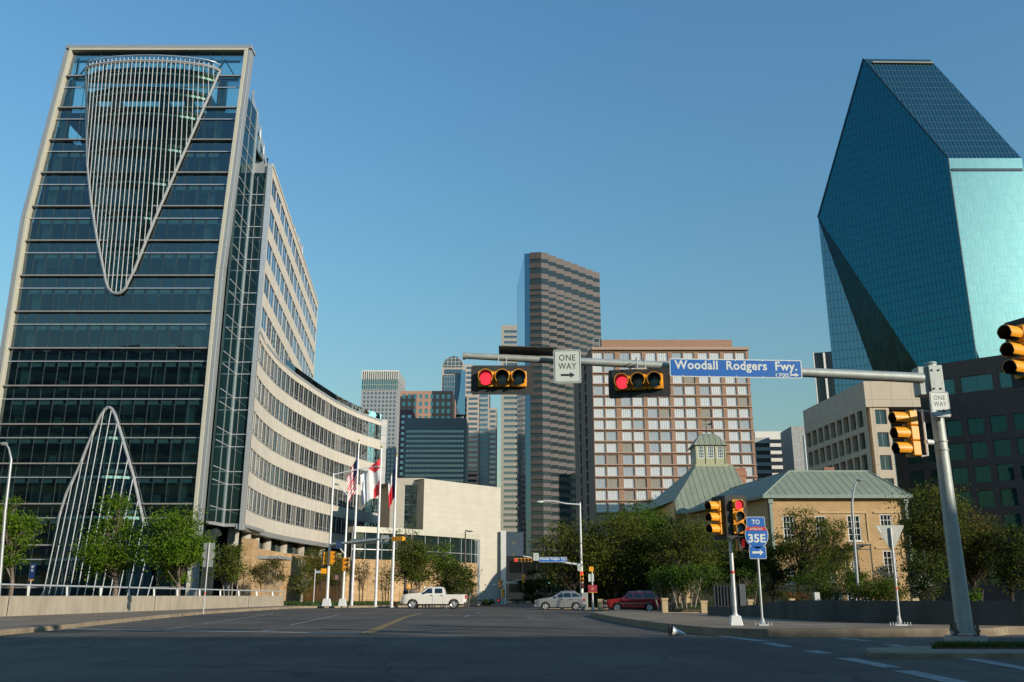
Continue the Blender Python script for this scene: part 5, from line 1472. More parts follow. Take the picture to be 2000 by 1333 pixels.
lettering(sgn, 'Woodall  Rodgers  Fwy.', .0, -.009, .035, 2.80, .275, M['sign_letter'], .025, 1.06)
lettering(sgn, '1700', 1.05, -.009, -.142, .29, .09, M['sign_letter'], .02)
m = MB(); arrow(m, .20, .10, -.011, -.008, 1.33, -.135, head=.4, stem=.4); m.build('arrow', M['sign_letter'], sgn)
m = MB()
for i in range(5):
    for z in (.185, -.185): m.tube([(-1.22 + .61 * i, -.012, z), (-1.22 + .61 * i, -.005, z)], .013, 8)
m.build('rivets', M['sign_letter'], sgn)
p = armp(.875)
pn = tag(MB().box(-.62, .62, -.28, .3, -.012, .012).build('overhead_panel', mat('dark_panel', (.06, .06, .05), .6), bevel=.004), 'thin dark flat panel lying on top of the far end of the mast arm', 'panel'); pn.location = (p[0] + .02, p[1], p[2] + .19); pn.rotation_euler = (radians(-4), radians(1.5), 0)
m = MB()
for px_ in (981, 1250):
    q = at_y(px_, 712, 19.95); 
    for dx in (-.09, .09): m.tube([(q.x + dx, 19.78, q.z - .13), (q.x + dx, 19.78, q.z + .12), (q.x + dx, 20.12, q.z + .12)], .012, 6)
    m.box(q.x - .13, q.x + .13, 19.78, 19.86, q.z - .15, q.z - .12)
m.build('hanger_clamp', M['rail'], mast)
p = at_y(1788, 848, 21.05)
traffic_light('vertical traffic light seen side on, strapped to the thick pole below the ONE WAY sign', (p.x - .10, 21.05, p.z), radians(-80), plate=False, vis=.36, s=.98)
m = MB(); bz = at_y(1812, 890, 21.1); bt = at_y(1810, 800, 21.1)
m.tube([(p.x + .10, 21.1, bz.z - .02), (bz.x, 21.1, bz.z), (bz.x - .0, 21.1, bt.z)], .03, 8); m.tube([(bz.x, 21.1, bz.z + .32), (PX - .2, 21.18, bz.z + .32)], .06, 10)
m.tube([(p.x + .05, 21.1, bt.z - .02), (PX - .15, 21.1, bt.z - .05)], .015, 6)
m.build('side_bracket', M['whitepole'], mast, smooth=True)
# head at the right edge with its own pole outside the picture
p = at_y(1984, 688, 17.8)
m2_ = thing('mast_pole', 'second galvanised signal pole standing outside the right edge, carrying the nearest traffic light', 'signal pole', (13.9, 21.0, 0))
m = MB(); m.tube([(13.9, 21.0, 0), (13.9, 21.0, 7)], [.2, .14], 20); m.build('pole', M['galv'], m2_, smooth=True)
m = MB(); m.tube([(13.9, 21.0, p.z + .2), (p.x + .35, 17.85, p.z + .1)], .06, 12); m.build('bracket_arm', M['galv'], m2_, smooth=True)
traffic_light('vertical traffic light with black backplate cut by the right edge of the picture', (p.x + .12, 17.8, p.z), radians(-66), vis=.34)

# post with two vertical heads ------------------------------------------------------
b0_ = ground(1437, 1222, RW); QX, QY = b0_.x, b0_.y
zq0 = zg(QX, QY) + RW
post = thing('signal_post', 'silver signal post on a tapered white base at the kerb of the right pavement', 'signal post', (QX, QY, zq0))
m = MB(); hz_ = at_y(1425, 972, QY).z; m.tube([(QX, QY, zq0 + .26), (QX, QY, hz_)], [.072, .055], 14); m.build('pole', M['rail'], post, smooth=True)
m = MB(); m.prism([(QX - .2, QY - .2), (QX + .2, QY - .2), (QX + .2, QY + .2), (QX - .2, QY + .2)], zq0, zq0 + .30, top=[(QX - .14, QY - .14), (QX + .14, QY - .14), (QX + .14, QY + .14), (QX - .14, QY + .14)]); m.tube([(QX, QY, zq0 + .29), (QX, QY, zq0 + .36)], [.11, .08], 12)
m.build('base', M['whitepole'], post, bevel=.01)
ra = at_y(1437, 1118, QY); m = MB(); m.tube([(QX, QY, ra.z - .04), (QX, QY, ra.z + .04)], .075, 14); m.build('red_band', mat('red_tape', (.45, .05, .03), .5), post)
p = at_y(1440, 1010, QY - .1); traffic_light('vertical traffic light with red lit, facing the road on the post by the interstate sign', (p.x, QY - .15, p.z), radians(4), lit=0, vis=.2)
p = at_y(1401, 1012, QY); traffic_light('vertical traffic light turned to the left, on the same post as the lit red one', (p.x + .05, QY, p.z), radians(-62), vis=.34)
m = MB(); m.tube([(p.x, QY, p.z + .52), (QX + .1, QY, p.z + .52)], .02, 8); m.tube([(p.x, QY, p.z - .52), (QX + .1, QY, p.z - .52)], .02, 8); m.build('head_bracket', M['galv'], post)
p = at_y(1453, 1063, QY - .05); ped_signal('dark pedestrian signal under the lit red traffic light on the right pavement', (p.x, QY - .02, p.z), radians(6))

# interstate marker ------------------------------------------------------------------
b1_ = ground(1490, 1222.5, RW); IX, IY = b1_.x, b1_.y; zi = zg(IX, IY) + RW
ip = thing('route_marker', 'blue interstate sign reading TO 35E with an arrow on a thin post', 'road sign', (IX, IY, zi), absolute=False)
h1 = at_y(1487, 1020, IY).z - zi; h2 = at_y(1484, 1050, IY).z - zi; h3 = at_y(1485, 1079.5, IY).z - zi
MB().tube([(0, .02, .05), (0, .02, h1 + .1)], .035, 10).build('post', M['rail'], ip, smooth=True)
m = MB(); m.box(-.16, .16, -.16, .16, 0, .05); m.tube([(0, 0, .05), (0, 0, .22)], [.08, .05], 10)
for a in range(6): m.tube([(-.25 + a * .1, -.1, .0), (-.25 + a * .1, -.1, .1)], .015, 6)
m.build('base', M['rail'], ip)
for nm, cz, w, h in (('to_panel', h1, .60, .33), ('arrow_panel', h3, .54, .40)):
    m = MB(); plate(m, rrect(w, h, .03), -.022, -.018, 0, 0, cz); m.build(nm + '_border', M['sign_letter'], ip)
    m = MB(); plate(m, rrect(w - .03, h - .03, .02), -.026, -.0225, 0, 0, cz); m.build(nm, M['sign_blue'], ip)
lettering(ip, 'TO', 0, -.028, h1, .26, .15, M['sign_letter'], .02)
m = MB(); arrow(m, .36, .19, -.030, -.027, 0, h3, head=.32, stem=.36); m.build('arrow', M['sign_letter'], ip)
def shield(s):
    pts = [(-.30, .36), (-.15, .335), (0, .36), (.15, .335), (.30, .36)]
    pts = [(-.30 * s, .355 * s), (-.15 * s, .34 * s), (0, .37 * s), (.15 * s, .34 * s), (.30 * s, .355 * s)]
    rr = [(.355, .22), (.375, .10), (.365, -.02), (.33, -.13), (.26, -.23), (.16, -.31), (0, -.375)]
    return [(-a[0], a[1]) for a in ()] + pts + [(x * s, z * s) for x, z in rr] + [(-x * s, z * s) for x, z in reversed(rr[:-1])]
m = MB(); plate(m, shield(1.0), -.022, -.018, 0, 0, h2); m.build('shield_border', M['sign_letter'], ip)
m = MB(); plate(m, [p for p in shield(.955)], -.026, -.0225, 0, 0, h2); m.build('shield', M['sign_blue'], ip)
m = MB(); plate(m, [(-.285, .335), (-.15, .32), (0, .35), (.15, .32), (.285, .335), (.345, .215), (-.345, .215)], -.030, -.0265, 0, 0, h2); m.build('shield_band', M['sign_red'], ip)
lettering(ip, 'INTERSTATE', 0, -.032, h2 + .265, .40, .065, M['sign_letter'], .01)
lettering(ip, '35E', 0, -.028, h2 - .03, .56, .27, M['sign_letter'], .03)

# yield sign seen from behind -----------------------------------------------------------
b2_ = ground(1758, 1222.5, RW); YX, YY = b2_.x, b2_.y; zy = zg(YX, YY) + RW
ys_ = thing('yield_sign', 'triangular road sign seen from its bare metal back on a leaning post', 'road sign', (YX, YY, zy), absolute=False)
top = at_y(1739, 1028, YY); hh = top.z - zy; lean = top.x - YX
MB().tube([(0, 0, .05), (lean * .9, 0, hh - .05)], .035, 10).build('post', M['rail'], ys_, smooth=True)
m = MB(); cx_ = lean * .85; plate(m, [(-.46 + cx_, hh), (.0 + cx_, hh - .83), (.46 + cx_, hh), (.44 + cx_, hh + .03), (-.44 + cx_, hh + .03)][::1], .04, .05); m.build('panel', M['sign_back'], ys_)
m = MB(); plate(m, [(-.42 + cx_, hh - .02), (-.33 + cx_, hh - .2), (-.28 + cx_, hh - .18), (-.36 + cx_, hh - .02)], .036, .0395); m.build('sticker', M['sign_letter'], ys_)
m = MB(); m.box(-.2, .2, -.12, .12, 0, .04); m.tube([(0, 0, .04), (-.02, 0, .3)], [.08, .05], 10)
for a in range(8): m.tube([(-.33 + a * .09, -.08, 0), (-.33 + a * .09, -.08, .11)], .015, 6)
m.build('base', M['rail'], ys_)
oz = at_y(1752, 1150, YY).z - zy; MB().tube([(lean * .30, 0, oz - .04), (lean * .31, 0, oz + .04)], .04, 12).build('orange_band', M['orange'], ys_)

# fallen white cone -----------------------------------------------------------------------
b3_ = ground(1311, 1243, 0); cn = thing('fallen_cone', 'white traffic cone with a square black base lying on its side at the right kerb', 'traffic cone', (b3_.x, b3_.y, zg(b3_.x, b3_.y)), absolute=False)
m = MB(); m.tube([(.02, 0, .15), (.42, .05, .05)], [.14, .03], 16); m.build('body', M['whitepole'], cn, smooth=True)
m = MB(); plate(m, rrect(.34, .34, .03), -.02, .02); o = m.build('base', M['black'], cn); o.rotation_euler = (0, 0, radians(62)); o.location = (0, 0, .175)

# parapet on the right -----------------------------------------------------------------------
pp = [ground(x, y, RW) for x, y in ((1382, 1201), (1430, 1204), (1480, 1206.5), (1540, 1210), (1600, 1213.5), (1700, 1217), (1800, 1219.5), (2000, 1223), (2120, 1225))]
pp = [(p.x, p.y) for p in pp][::-1]
par = MB(); cap_ = MB()
pd = densify(pp, 2.5, False)
def taper(y): return 1.0 if y < 38 else max(.55, 1 - (y - 38) * .06)
for a, b in zip(pd, pd[1:]):
    d = Vector((b[0] - a[0], b[1] - a[1])).normalized(); n = Vector((-d.y, d.x))  # left of travel = towards the road
    for (q0, q1, t0, t1, z0, z1a, z1b) in ((a, b, 0, .28, -.3, .99, .99),):
        za, zb = zg(*a) + RW, zg(*b) + RW
        ha = (EYE - .17 - za) * taper(a[1]); hb_ = (EYE - .17 - zb) * taper(b[1])
        A = (a[0], a[1]); B = (b[0], b[1]); A2 = (a[0] - n.x * .28, a[1] - n.y * .28); B2 = (b[0] - n.x * .28, b[1] - n.y * .28)
        par.add([(A[0], A[1], za - .2), (B[0], B[1], zb - .2), (B[0], B[1], zb + hb_), (A[0], A[1], za + ha), (A2[0], A2[1], za - .2), (B2[0], B2[1], zb - .2), (B2[0], B2[1], zb + hb_), (A2[0], A2[1], za + ha)], [(3, 2, 1, 0), (4, 5, 6, 7), (3, 7, 6, 2), (0, 4, 7, 3), (1, 2, 6, 5)])
tag(par.build('bridge_parapet', M['darkconc']), 'long low dark weathered concrete parapet along the back of the right pavement', 'parapet')

# wall with silver rail on the left --------------------------------------------------------------
WL = [(-28.5, 30.0), (-26.3, 37), (-24.2, 43.5), (-22.6, 52), (-21.2, 60), (-19.9, 69), (-18.85, 78)]
wd = densify(catmull(WL, 3), 1.2, False)
w = MB()
WT = EYE - .02
for a, b in zip(wd, wd[1:]):
    w.obox(a, b, -.30, 0, -.2, WT)
# P0->P1 runs away from the camera, outward normal points to the road
lw = thing('retaining_wall', 'pale streaked concrete wall topped by a silver hand rail along the left pavement', 'wall', (WL[3][0], WL[3][1], 0))
w.build('wall', M['oldwall'], lw)
m = MB()
for a, b in list(zip(wd, wd[1:]))[9::9]:
    m.obox(a, b, -.31, .004, -.1, WT + .003) if False else None
    m.box(a[0] - .005, a[0] + .012, a[1] - .02, a[1] + .02, 0, WT)
m.build('joint', M['black'], lw)
rt = lambda y: 1.68 - .22 * (y - 40) / 38
m = MB(); m.tube([(p[0] - .12, p[1], rt(p[1])) for p in wd], .045, 8)
m.tube([(wd[-1][0] - .12, wd[-1][1], rt(78)), (wd[-1][0] - .10, wd[-1][1] + .3, rt(78) - .08), (wd[-1][0] - .10, wd[-1][1] + .32, WT)], .045, 8)
m.build('rail', M['rail'], lw, smooth=True)
for i in range(2, len(wd), 2):
    p = wd[i]; MB().beam((p[0] - .14, p[1], rt(p[1])), (p[0] - .10, p[1] + .02, WT), .05, .10).build('rail_post', M['rail'], lw)
# dirt heaps against the wall
for (px_, py_, s_) in ((255, 1189, 1.0), (385, 1186, .8)):
    c = ground(px_, py_, LW); m = MB(); m.sphere((0, 0, 0), .9 * s_, 14, sc=(.9, 1.2, .16)); o = m.build('dirt_heap', M['soil'], smooth=True); o.location = (c.x - .2, c.y, zg(c.x, c.y) + LW - .01)
    tag(o, 'small brown heap of soil against the left wall, %s' % ('nearer one' if s_ == 1 else 'farther one by the sign post'), 'dirt')

# sign backs on the left pavement
b = at_y(398, 1186, 50); sb_ = thing('triple_road_sign', 'three grey sign backs on a thin post by the left wall', 'road sign', (b.x, 50, zg(b.x, 50) + LW), absolute=False)
zb_ = zg(b.x, 50) + LW; tz = at_y(402, 1060, 50).z - zb_; tx = 0
MB().tube([(0, 0, 0), (0, 0, tz)], .035, 8).build('post', M['rail'], sb_, smooth=True)
k = 50 * .965 / 1773
MB().box(-11 * k, 11 * k, .04, .05, tz - 14 * k, tz - 1 * k).build('panel', M['sign_back'], sb_)
m = MB(); plate(m, [(12.5 * k * cos(a * pi / 12), 10 * k * sin(a * pi / 12)) for a in range(24)], .04, .05, 0, 0, tz - 24 * k); m.build('shield_panel', M['sign_back'], sb_)
MB().box(-10 * k, 10 * k, .04, .05, tz - 47 * k, tz - 34 * k).build('panel', M['sign_back'], sb_)
MB().tube([(0, 0, 1.0), (0, 0, 1.1)], .04, 10).build('orange_band', M['orange'], sb_)

# street lights -----------------------------------------------------------------------------
def street_light(label, base, zbase, pts, r0, r1, head, m, cat='street light', hd=(0.35, .16, .1), lampm=None):
    t = thing('street_light', label, cat, (base[0], base[1], zbase))
    MB().tube(pts, [r0 + (r1 - r0) * i / (len(pts) - 1) for i in range(len(pts))], 10).build('pole', m, t, smooth=True)
    h = MB(); h.sphere(head, 1, 12, sc=hd); h.build('lamp_head', M['greymetal'], t, smooth=True)
    g = MB(); g.sphere((head[0], head[1], head[2] - hd[2] * .55), 1, 10, sc=(hd[0] * .7, hd[1] * .75, hd[2] * .7)); g.build('lens', mat('lamp_lens', (.55, .6, .5), .2), t, smooth=True)
    return t
def P3(px, py, y): q = at_y(px, py, y); return (q.x, y, q.z)
y = 58; b = P3(0, 1160, y)
street_light('tall grey street light curving over at the left edge of the picture', (b[0], y), 0, [(b[0], y, .2), P3(10, 1000, y), P3(20, 915, y), P3(22, 898, y), P3(17, 876, y), P3(12, 868, y)], .11, .05, P3(7, 867, y), M['greymetal'], hd=(.3, .16, .1))
y = 70
street_light('grey street light with a curved neck in front of the buff brick house', (P3(1677, 1176, y)[0], y), -.3, [(P3(1677, 1176, y)[0], y, -.3), P3(1668, 1050, y), P3(1664, 985, y), P3(1666, 965, y), P3(1670, 947, y), P3(1674, 940, y)], .12, .05, P3(1680, 938, y), M['greymetal'], hd=(.28, .16, .1))
y = 99
t = street_light('slim dark street light with a box head in front of the cream building', (P3(909, 1185, y)[0], y), 0, [(P3(909, 1185, y)[0], y, 0), P3(909, 1040, y), P3(909, 1037, y), P3(914, 1037, y)], .09, .06, P3(918, 1038, y), mat('dark_bronze_pole', (.10, .08, .07), .5), hd=(.35, .2, .09))

# poles at the far left corner -----------------------------------------------------------------
YA = 78.0
def zcorner(px, y): return zg(at_y(px, 1180, y).x, y) + LW
a = P3(638, 1181, YA); za_ = zcorner(638, YA)
pa = thing('signal_pole', 'white signal pole with mast arm and street lamp arm at the far left corner', 'signal pole', (a[0], YA, za_))
top = P3(649, 925, YA)
m = MB(); m.tube([(a[0], YA, za_ + .5), (a[0], YA, top[2])], [.135, .075], 14); m.build('pole', M['whitepole'], pa, smooth=True)
m = MB(); m.prism([(a[0] - .36, YA - .36), (a[0] + .36, YA - .36), (a[0] + .36, YA + .36), (a[0] - .36, YA + .36)], za_, za_ + .6, top=[(a[0] - .26, YA - .26), (a[0] + .26, YA - .26), (a[0] + .26, YA + .26), (a[0] - .26, YA + .26)]); m.build('base', M['whitepole'], pa, bevel=.02)
m = MB(); tx_ = a[0]; m.tube([(tx_, YA, top[2] - .1), (P3(690, 916, YA)[0], YA, P3(690, 919, YA)[2]), (P3(728, 912, YA)[0], YA, P3(728, 912, YA)[2])], [.06, .05, .04], 8); m.build('lamp_arm', M['whitepole'], pa, smooth=True)
h = P3(736, 912, YA); m = MB(); m.sphere(h, 1, 10, sc=(.42, .16, .09)); m.build('lamp_head', M['greymetal'], pa, smooth=True)
m = MB(); ae = P3(772, 1051, YA - 4); m.tube([(a[0], YA, P3(644, 1064, YA)[2]), (ae[0], YA - 4, ae[2])], [.11, .06], 10); m.build('mast_arm', M['whitepole'], pa, smooth=True)
# sign backs on the arm
def on_arm(px): 
    t_ = (px - 644) / (772 - 644); y_ = YA - 4 * t_; z_ = P3(644, 1064, YA)[2] + (ae[2] - P3(644, 1064, YA)[2]) * t_; return (a[0] + (ae[0] - a[0]) * t_, y_, z_)
q = on_arm(709); m = MB(); m.box(-1.5, 1.5, .12, .14, -.2, .22)
for i in range(5): m.box(-1.3 + i * .65 - .02, -1.3 + i * .65 + .02, .09, .118, -.22, .24)
o = m.build('street_name_sign', M['sign_back']); o.location = q; o.rotation_euler = (0, 0, radians(-35)); tag(o, 'long grey back of a street name sign on the far left mast arm', 'street sign')
q = on_arm(752); m = MB(); m.box(-.33, .33, .12, .14, -.36, .3); o = m.build('road_sign', M['sign_back']); o.location = (q[0], q[1], q[2]); tag(o, 'square grey sign back next to the long sign back on the far left mast arm', 'road sign')
q = on_arm(665); m = MB(); m.box(-.28, .28, -.2, -.15, -.42, .2); o = m.build('sign', mat('navy_sign', (.02, .05, .12), .5)); o.location = q; tag(o, 'dark navy sign hanging at the root of the far left mast arm', 'road sign')
q = P3(777, 1053, YA - 4.2)
traffic_light('horizontal traffic light seen end on, at the tip of the far left mast arm', q, radians(150), horiz=True, plate=False, vis=.2, n=3)
q = P3(648, 1090, YA - .3); traffic_light('yellow traffic light facing right on the far left white pole', (q[0], q[1], q[2]), radians(75), plate=False, vis=.25)
q = P3(636, 1091, YA + .1); traffic_light('traffic light with large black backplate, left of the far left white pole', (q[0], q[1], q[2]), radians(190), vis=.2)
q = P3(632, 1116, YA - .1); o = ped_signal('yellow pedestrian signal back on the left of the far left white pole', q, radians(180), face=False)
YB = 79.0
b_ = P3(669, 1181, YB); zb2_ = zcorner(669, YB); pb = thing('signal_pole', 'second white pole with a bracket beside the far left signal pole', 'signal pole', (b_[0], YB, zb2_))
m = MB(); m.tube([(b_[0], YB, zb2_ + .5), (b_[0], YB, P3(667, 968, YB)[2]), P3(664, 952, YB), P3(661, 946, YB)], [.12, .07, .05, .04], 12); m.build('pole', M['whitepole'], pb, smooth=True)
m = MB(); m.prism([(b_[0] - .33, YB - .33), (b_[0] + .33, YB - .33), (b_[0] + .33, YB + .33), (b_[0] - .33, YB + .33)], zb2_, zb2_ + .6, top=[(b_[0] - .24, YB - .24), (b_[0] + .24, YB - .24), (b_[0] + .24, YB + .24), (b_[0] - .24, YB + .24)]); m.build('base', M['whitepole'], pb, bevel=.02)
m = MB(); m.sphere(P3(659, 946, YB), 1, 10, sc=(.28, .16, .11)); m.build('lamp_head', mat('lamp_lens'), pb, smooth=True)
m = MB(); m.tube([(b_[0], YB - .1, P3(667, 1083, YB)[2]), P3(661, 1068, YB - .4)], .05, 8); m.build('bracket', M['whitepole'], pb)
q = P3(672, 1103, YB - .2); traffic_light('yellow traffic light on the right of the second white pole', q, radians(60), plate=False, vis=.25)
q = P3(657, 1128, YB - .2); ped_signal('small red lit pedestrian signal left of the second white pole', q, radians(30))
q = P3(612, 1180, 84); m = thing('street_sign_post', 'thin post with a small street name blade in the planting bed', 'street sign', (q[0], 84, zcorner(612, 84)), absolute=False)
hh = P3(612, 1112, 84)[2] - zcorner(612, 84)
MB().tube([(0, 0, 0), (0, 0, hh)], .045, 8).build('post', M['rail'], m, smooth=True); MB().box(0, .5, -.02, .02, hh - .35, hh - .15).build('blade', mat('pale_blue_blade', (.35, .42, .5), .5), m); MB().box(-.03, .03, -.25, .25, hh - .12, hh + .02).build('blade', M['sign_back'], m)
q = P3(59, 1150, 66); m = thing('garden_sign', 'small dark blue information sign on a post behind the left wall', 'sign', (q[0], 66, .4), absolute=False)
kz = P3(60, 1102, 66)[2] - .4; MB().tube([(-.05, 0, 0), (0, 0, kz)], .04, 8).build('post', M['rail'], m); MB().box(-.17, .17, -.04, -.01, kz - 1.05, kz).build('panel', mat('deep_blue_panel', (.01, .035, .13), .5), m); MB().box(-.17, .17, -.04, -.01, kz - 1.12, kz - 1.06).build('stripe', M['sigyellow'], m)
lm = MB()
for i in range(3): lm.box(-.1, .1 - .03 * i, -.046, -.041, kz - .15 - .06 * i, kz - .12 - .06 * i)
lm.box(-.08, .04, -.046, -.041, kz - .42, kz - .38); lm.box(-.08, .06, -.046, -.041, kz - .5, kz - .46); lm.build('text_lines', M['sign_letter'], m)

# poles beyond the silver car --------------------------------------------------------------------
YC2 = 95.0
c = P3(1137, 1190, YC2); zc_ = zg(c[0], YC2) - .1
pc = thing('signal_pole', 'white signal pole with mast arm and long street lamp arm behind the silver car', 'signal pole', (c[0], YC2, zc_))
tp = P3(1129, 986, YC2)
m = MB(); m.tube([(c[0], YC2, zc_), (c[0], YC2, P3(1133, 1100, YC2)[2])], [.19, .15], 14); m.tube([(c[0], YC2, P3(1133, 1100, YC2)[2]), (c[0], YC2, tp[2] + .2)], [.13, .08], 14); m.build('pole', M['whitepole'], pc, smooth=True)
m = MB(); m.tube([(c[0], YC2, tp[2]), P3(1105, 984, YC2), P3(1080, 979, YC2), P3(1058, 979, YC2)], [.09, .07, .06, .05], 8); m.build('lamp_arm', M['whitepole'], pc, smooth=True)
m = MB(); m.sphere(P3(1054, 981, YC2), 1, 10, sc=(.4, .2, .14)); m.build('lamp_head', M['sign_white'], pc, smooth=True)
q0 = (c[0], YC2, P3(1131, 1104, YC2)[2]); q1 = P3(1022, 1087, YC2)
m = MB(); m.tube([q0, q1], [.12, .06], 10); m.build('mast_arm', M['whitepole'], pc, smooth=True)
q = P3(1047, 1088, YC2 - .2); one_way('far ONE WAY sign on the mast arm over the silver car, arrow pointing left', q, 0, w=.56, h=.76, flip=-1)
q = P3(1080, 1093.5, YC2 - .2)
s2 = board('street_name_sign', 'far blue street name sign on the mast arm over the silver car', 'street sign', q, 0, 2.85, .50, M['sign_blue'], M['sign_letter'], .04, bw=.03)
lettering(s2, 'Woodall  Rodgers  Fwy.', 0, -.012, .05, 2.65, .32, M['sign_letter'], .03, 1.06)
lettering(s2, '1700', 1.0, -.012, -.16, .3, .1, M['sign_letter'], .02)
q = P3(1021.5, 1094.5, YC2 - .2); traffic_light('horizontal five lamp traffic light with red lit, left of the far ONE WAY sign', q, 0, horiz=True, n=5, lit=0, plate=False, vis=.2)
q = P3(1132, 1110, YC2 - .3); one_way('small far ONE WAY sign on the pole behind the silver car', q, 0, w=.42, h=.58, flip=-1)
q = P3(1136, 1127, YC2 - .3); traffic_light('vertical traffic light with red lit, on the pole behind the silver car', q, 0, lit=0, plate=False, vis=.2)
q = P3(1138.5, 1144, YC2 - .25); ped_signal('red lit pedestrian signal on the pole behind the silver car', q, 0)
y = 90; c = P3(1158, 1192, y); zz = zg(c[0], y)
t = thing('sign_post', 'pole with yellow plate and burgundy banner between the silver and red cars', 'sign post', (c[0], y, zz))
MB().tube([(c[0], y, zz), (c[0], y, P3(1155, 1112, y)[2])], [.10, .07], 10).build('pole', M['rail'], t, smooth=True)
MB().tube([(c[0], y, zz), (c[0], y, zz + .25)], [.2, .14], 10).build('base', M['galv'], t)
q = P3(1154.5, 1112, y - .1); MB().box(q[0] - .22, q[0] + .22, y - .2, y + .1, q[2] - .22, q[2] + .22).build('warning_plate', M['sigyellow'], t, bevel=.03)
for dx in (-.28, .02):
    q = P3(1155, 1129, y - .1); MB().box(q[0] + dx, q[0] + dx + .22, y - .12, y - .1, q[2] - .35, q[2] + .35).build('plate', M['sign_white'], t)
q = P3(1157, 1150, y - .1); MB().box(q[0] - .42, q[0] + .45, y - .14, y - .12, q[2] - .32, q[2] + .32).build('banner', mat('burgundy', (.30, .02, .035), .6), t)
MB().box(q[0] - .42, q[0] + .45, y - .15, y - .13, q[2] - .37, q[2] - .325).build('banner_hem', M['sigyellow'], t)
mm = MB(); mm.box(q[0] - .1, q[0] + .12, y - .15, y - .142, q[2] + .02, q[2] + .08); mm.box(q[0] - .15, q[0] + .15, y - .15, y - .142, q[2] - .1, q[2] - .06); mm.build('banner_text', mat('banner_print', (.6, .4, .2), .6), t)
q = P3(1141.5, 1180, 92); t = thing('signal_cabinet', 'grey metal signal cabinet behind the tail of the silver car', 'cabinet', (q[0], 92, zg(q[0], 92) + .1))
MB().box(q[0] - .3, q[0] + .32, 91.7, 92.3, zg(q[0], 92) - .1, P3(1141, 1158, 92)[2]).build('box', mat('cabinet_grey', (.34, .36, .34), .5, metal=.3), t, bevel=.03)
MB().box(q[0] - .25, q[0] + .27, 91.66, 91.69, zg(q[0], 92) + .2, P3(1141, 1160, 92)[2]).build('door', mat('cabinet_grey'), t)

# signals farther down the street --------------------------------------------------------------------
y = 128; c = P3(982, 1188, y)
t = thing('signal_pole', 'distant signal pole with a thin mast arm against the foot of the white fin', 'signal pole', (c[0], y, 0))
MB().tube([(c[0], y, -.2), (c[0], y, P3(982, 1132, y)[2])], .1, 8).build('pole', M['galv'], t)
MB().tube([P3(963, 1143, y), (c[0], y, P3(982, 1140, y)[2]), P3(1020, 1132, y - 1)], .06, 8).build('mast_arm', M['sign_white'], t)
MB().box(P3(990, 1, y)[0] - .1, P3(1009, 1, y)[0], y - .2, y - .15, P3(1, 1139, y)[2] - .15, P3(1, 1135, y)[2] - .1).build('arm_sign', M['sign_back'], t)
for (px_, py_, rz_, lab) in ((977, 1142, 20, 'distant yellow traffic light on the left of the thin mast arm'), (1021.5, 1131, 80, 'distant yellow traffic light at the right tip of the thin mast arm'), (981.5, 1160, 60, 'distant yellow traffic light halfway down the thin pole')):
    traffic_light(lab, P3(px_, py_, y - .3), radians(rz_), plate=False, vis=.2)
ped_signal('distant red pedestrian signal at the foot of the thin pole', P3(974, 1173, y - .3), radians(10)).children[2].data.materials[0] = M['lens_red']
y = 150
for (px_, py_, li, lab, pl) in ((1072, 1134, 2, 'distant traffic light showing green in the shaded street', True), (1107.5, 1144, 0, 'distant traffic light showing red left of the small blue sign', True)):
    traffic_light(lab, P3(px_, py_, y), 0, lit=li, plate=pl, vis=.2)
t = thing('signal_pole', 'distant dark mast pole carrying the green and red lights in the shade', 'signal pole', (P3(1131, 1190, y + 1)[0], y + 1, 0))
e = P3(1131, 1130, y + 1); MB().tube([(e[0], y + 1, -.3), (e[0], y + 1, e[2])], .13, 8).build('pole', mat('dark_bronze_pole'), t); f0 = P3(1060, 1125, y + .4); MB().tube([(e[0], y + 1, e[2] - .1), (f0[0], y + .4, e[2] + .2)], .07, 8).build('mast_arm', mat('dark_bronze_pole'), t)
q = P3(1119, 1145.5, y); s3 = board('street_name_sign', 'tiny blue street sign in the shade beyond the silver car', 'street sign', q, 0, 1.7, .34, M['sign_blue'], M['sign_blue'], .03)

# yellow warning sign, orange delineators, post box ---------------------------------------------------
y = 88; q = P3(798.5, 1146, y); t = thing('warning_sign', 'small yellow sign above the bonnet of the white pickup', 'road sign', (q[0], y, 0)); z0 = zg(q[0], y)
MB().box(q[0] - .17, q[0] + .17, y - .03, y, q[2] - .24, q[2] + .24).build('panel', M['sigyellow'], t, bevel=.01); MB().box(q[0] - .06, q[0] + .1, y - .035, y - .031, q[2] - .02, q[2] + .13).build('symbol', M['sign_letter'], t)
MB().tube([(q[0], y + .03, z0), (q[0], y + .03, q[2] + .2)], .03, 8).build('post', M['galv'], t)
for i, px_ in enumerate((769.5, 773.5)):
    y = 86; q = P3(px_, 1187, y); z0 = zg(q[0], y) + LW
    o = MB().tube([(0, 0, 0), (0, 0, .05), (0, 0, .32), (0, 0, .34)], [.1, .07, .07, .05], 12).build('delineator', M['orange'], smooth=True); o.location = (q[0], y, z0)
    tag(o, 'short orange marker post beside the third flagpole', 'marker post', 'orange marker posts')

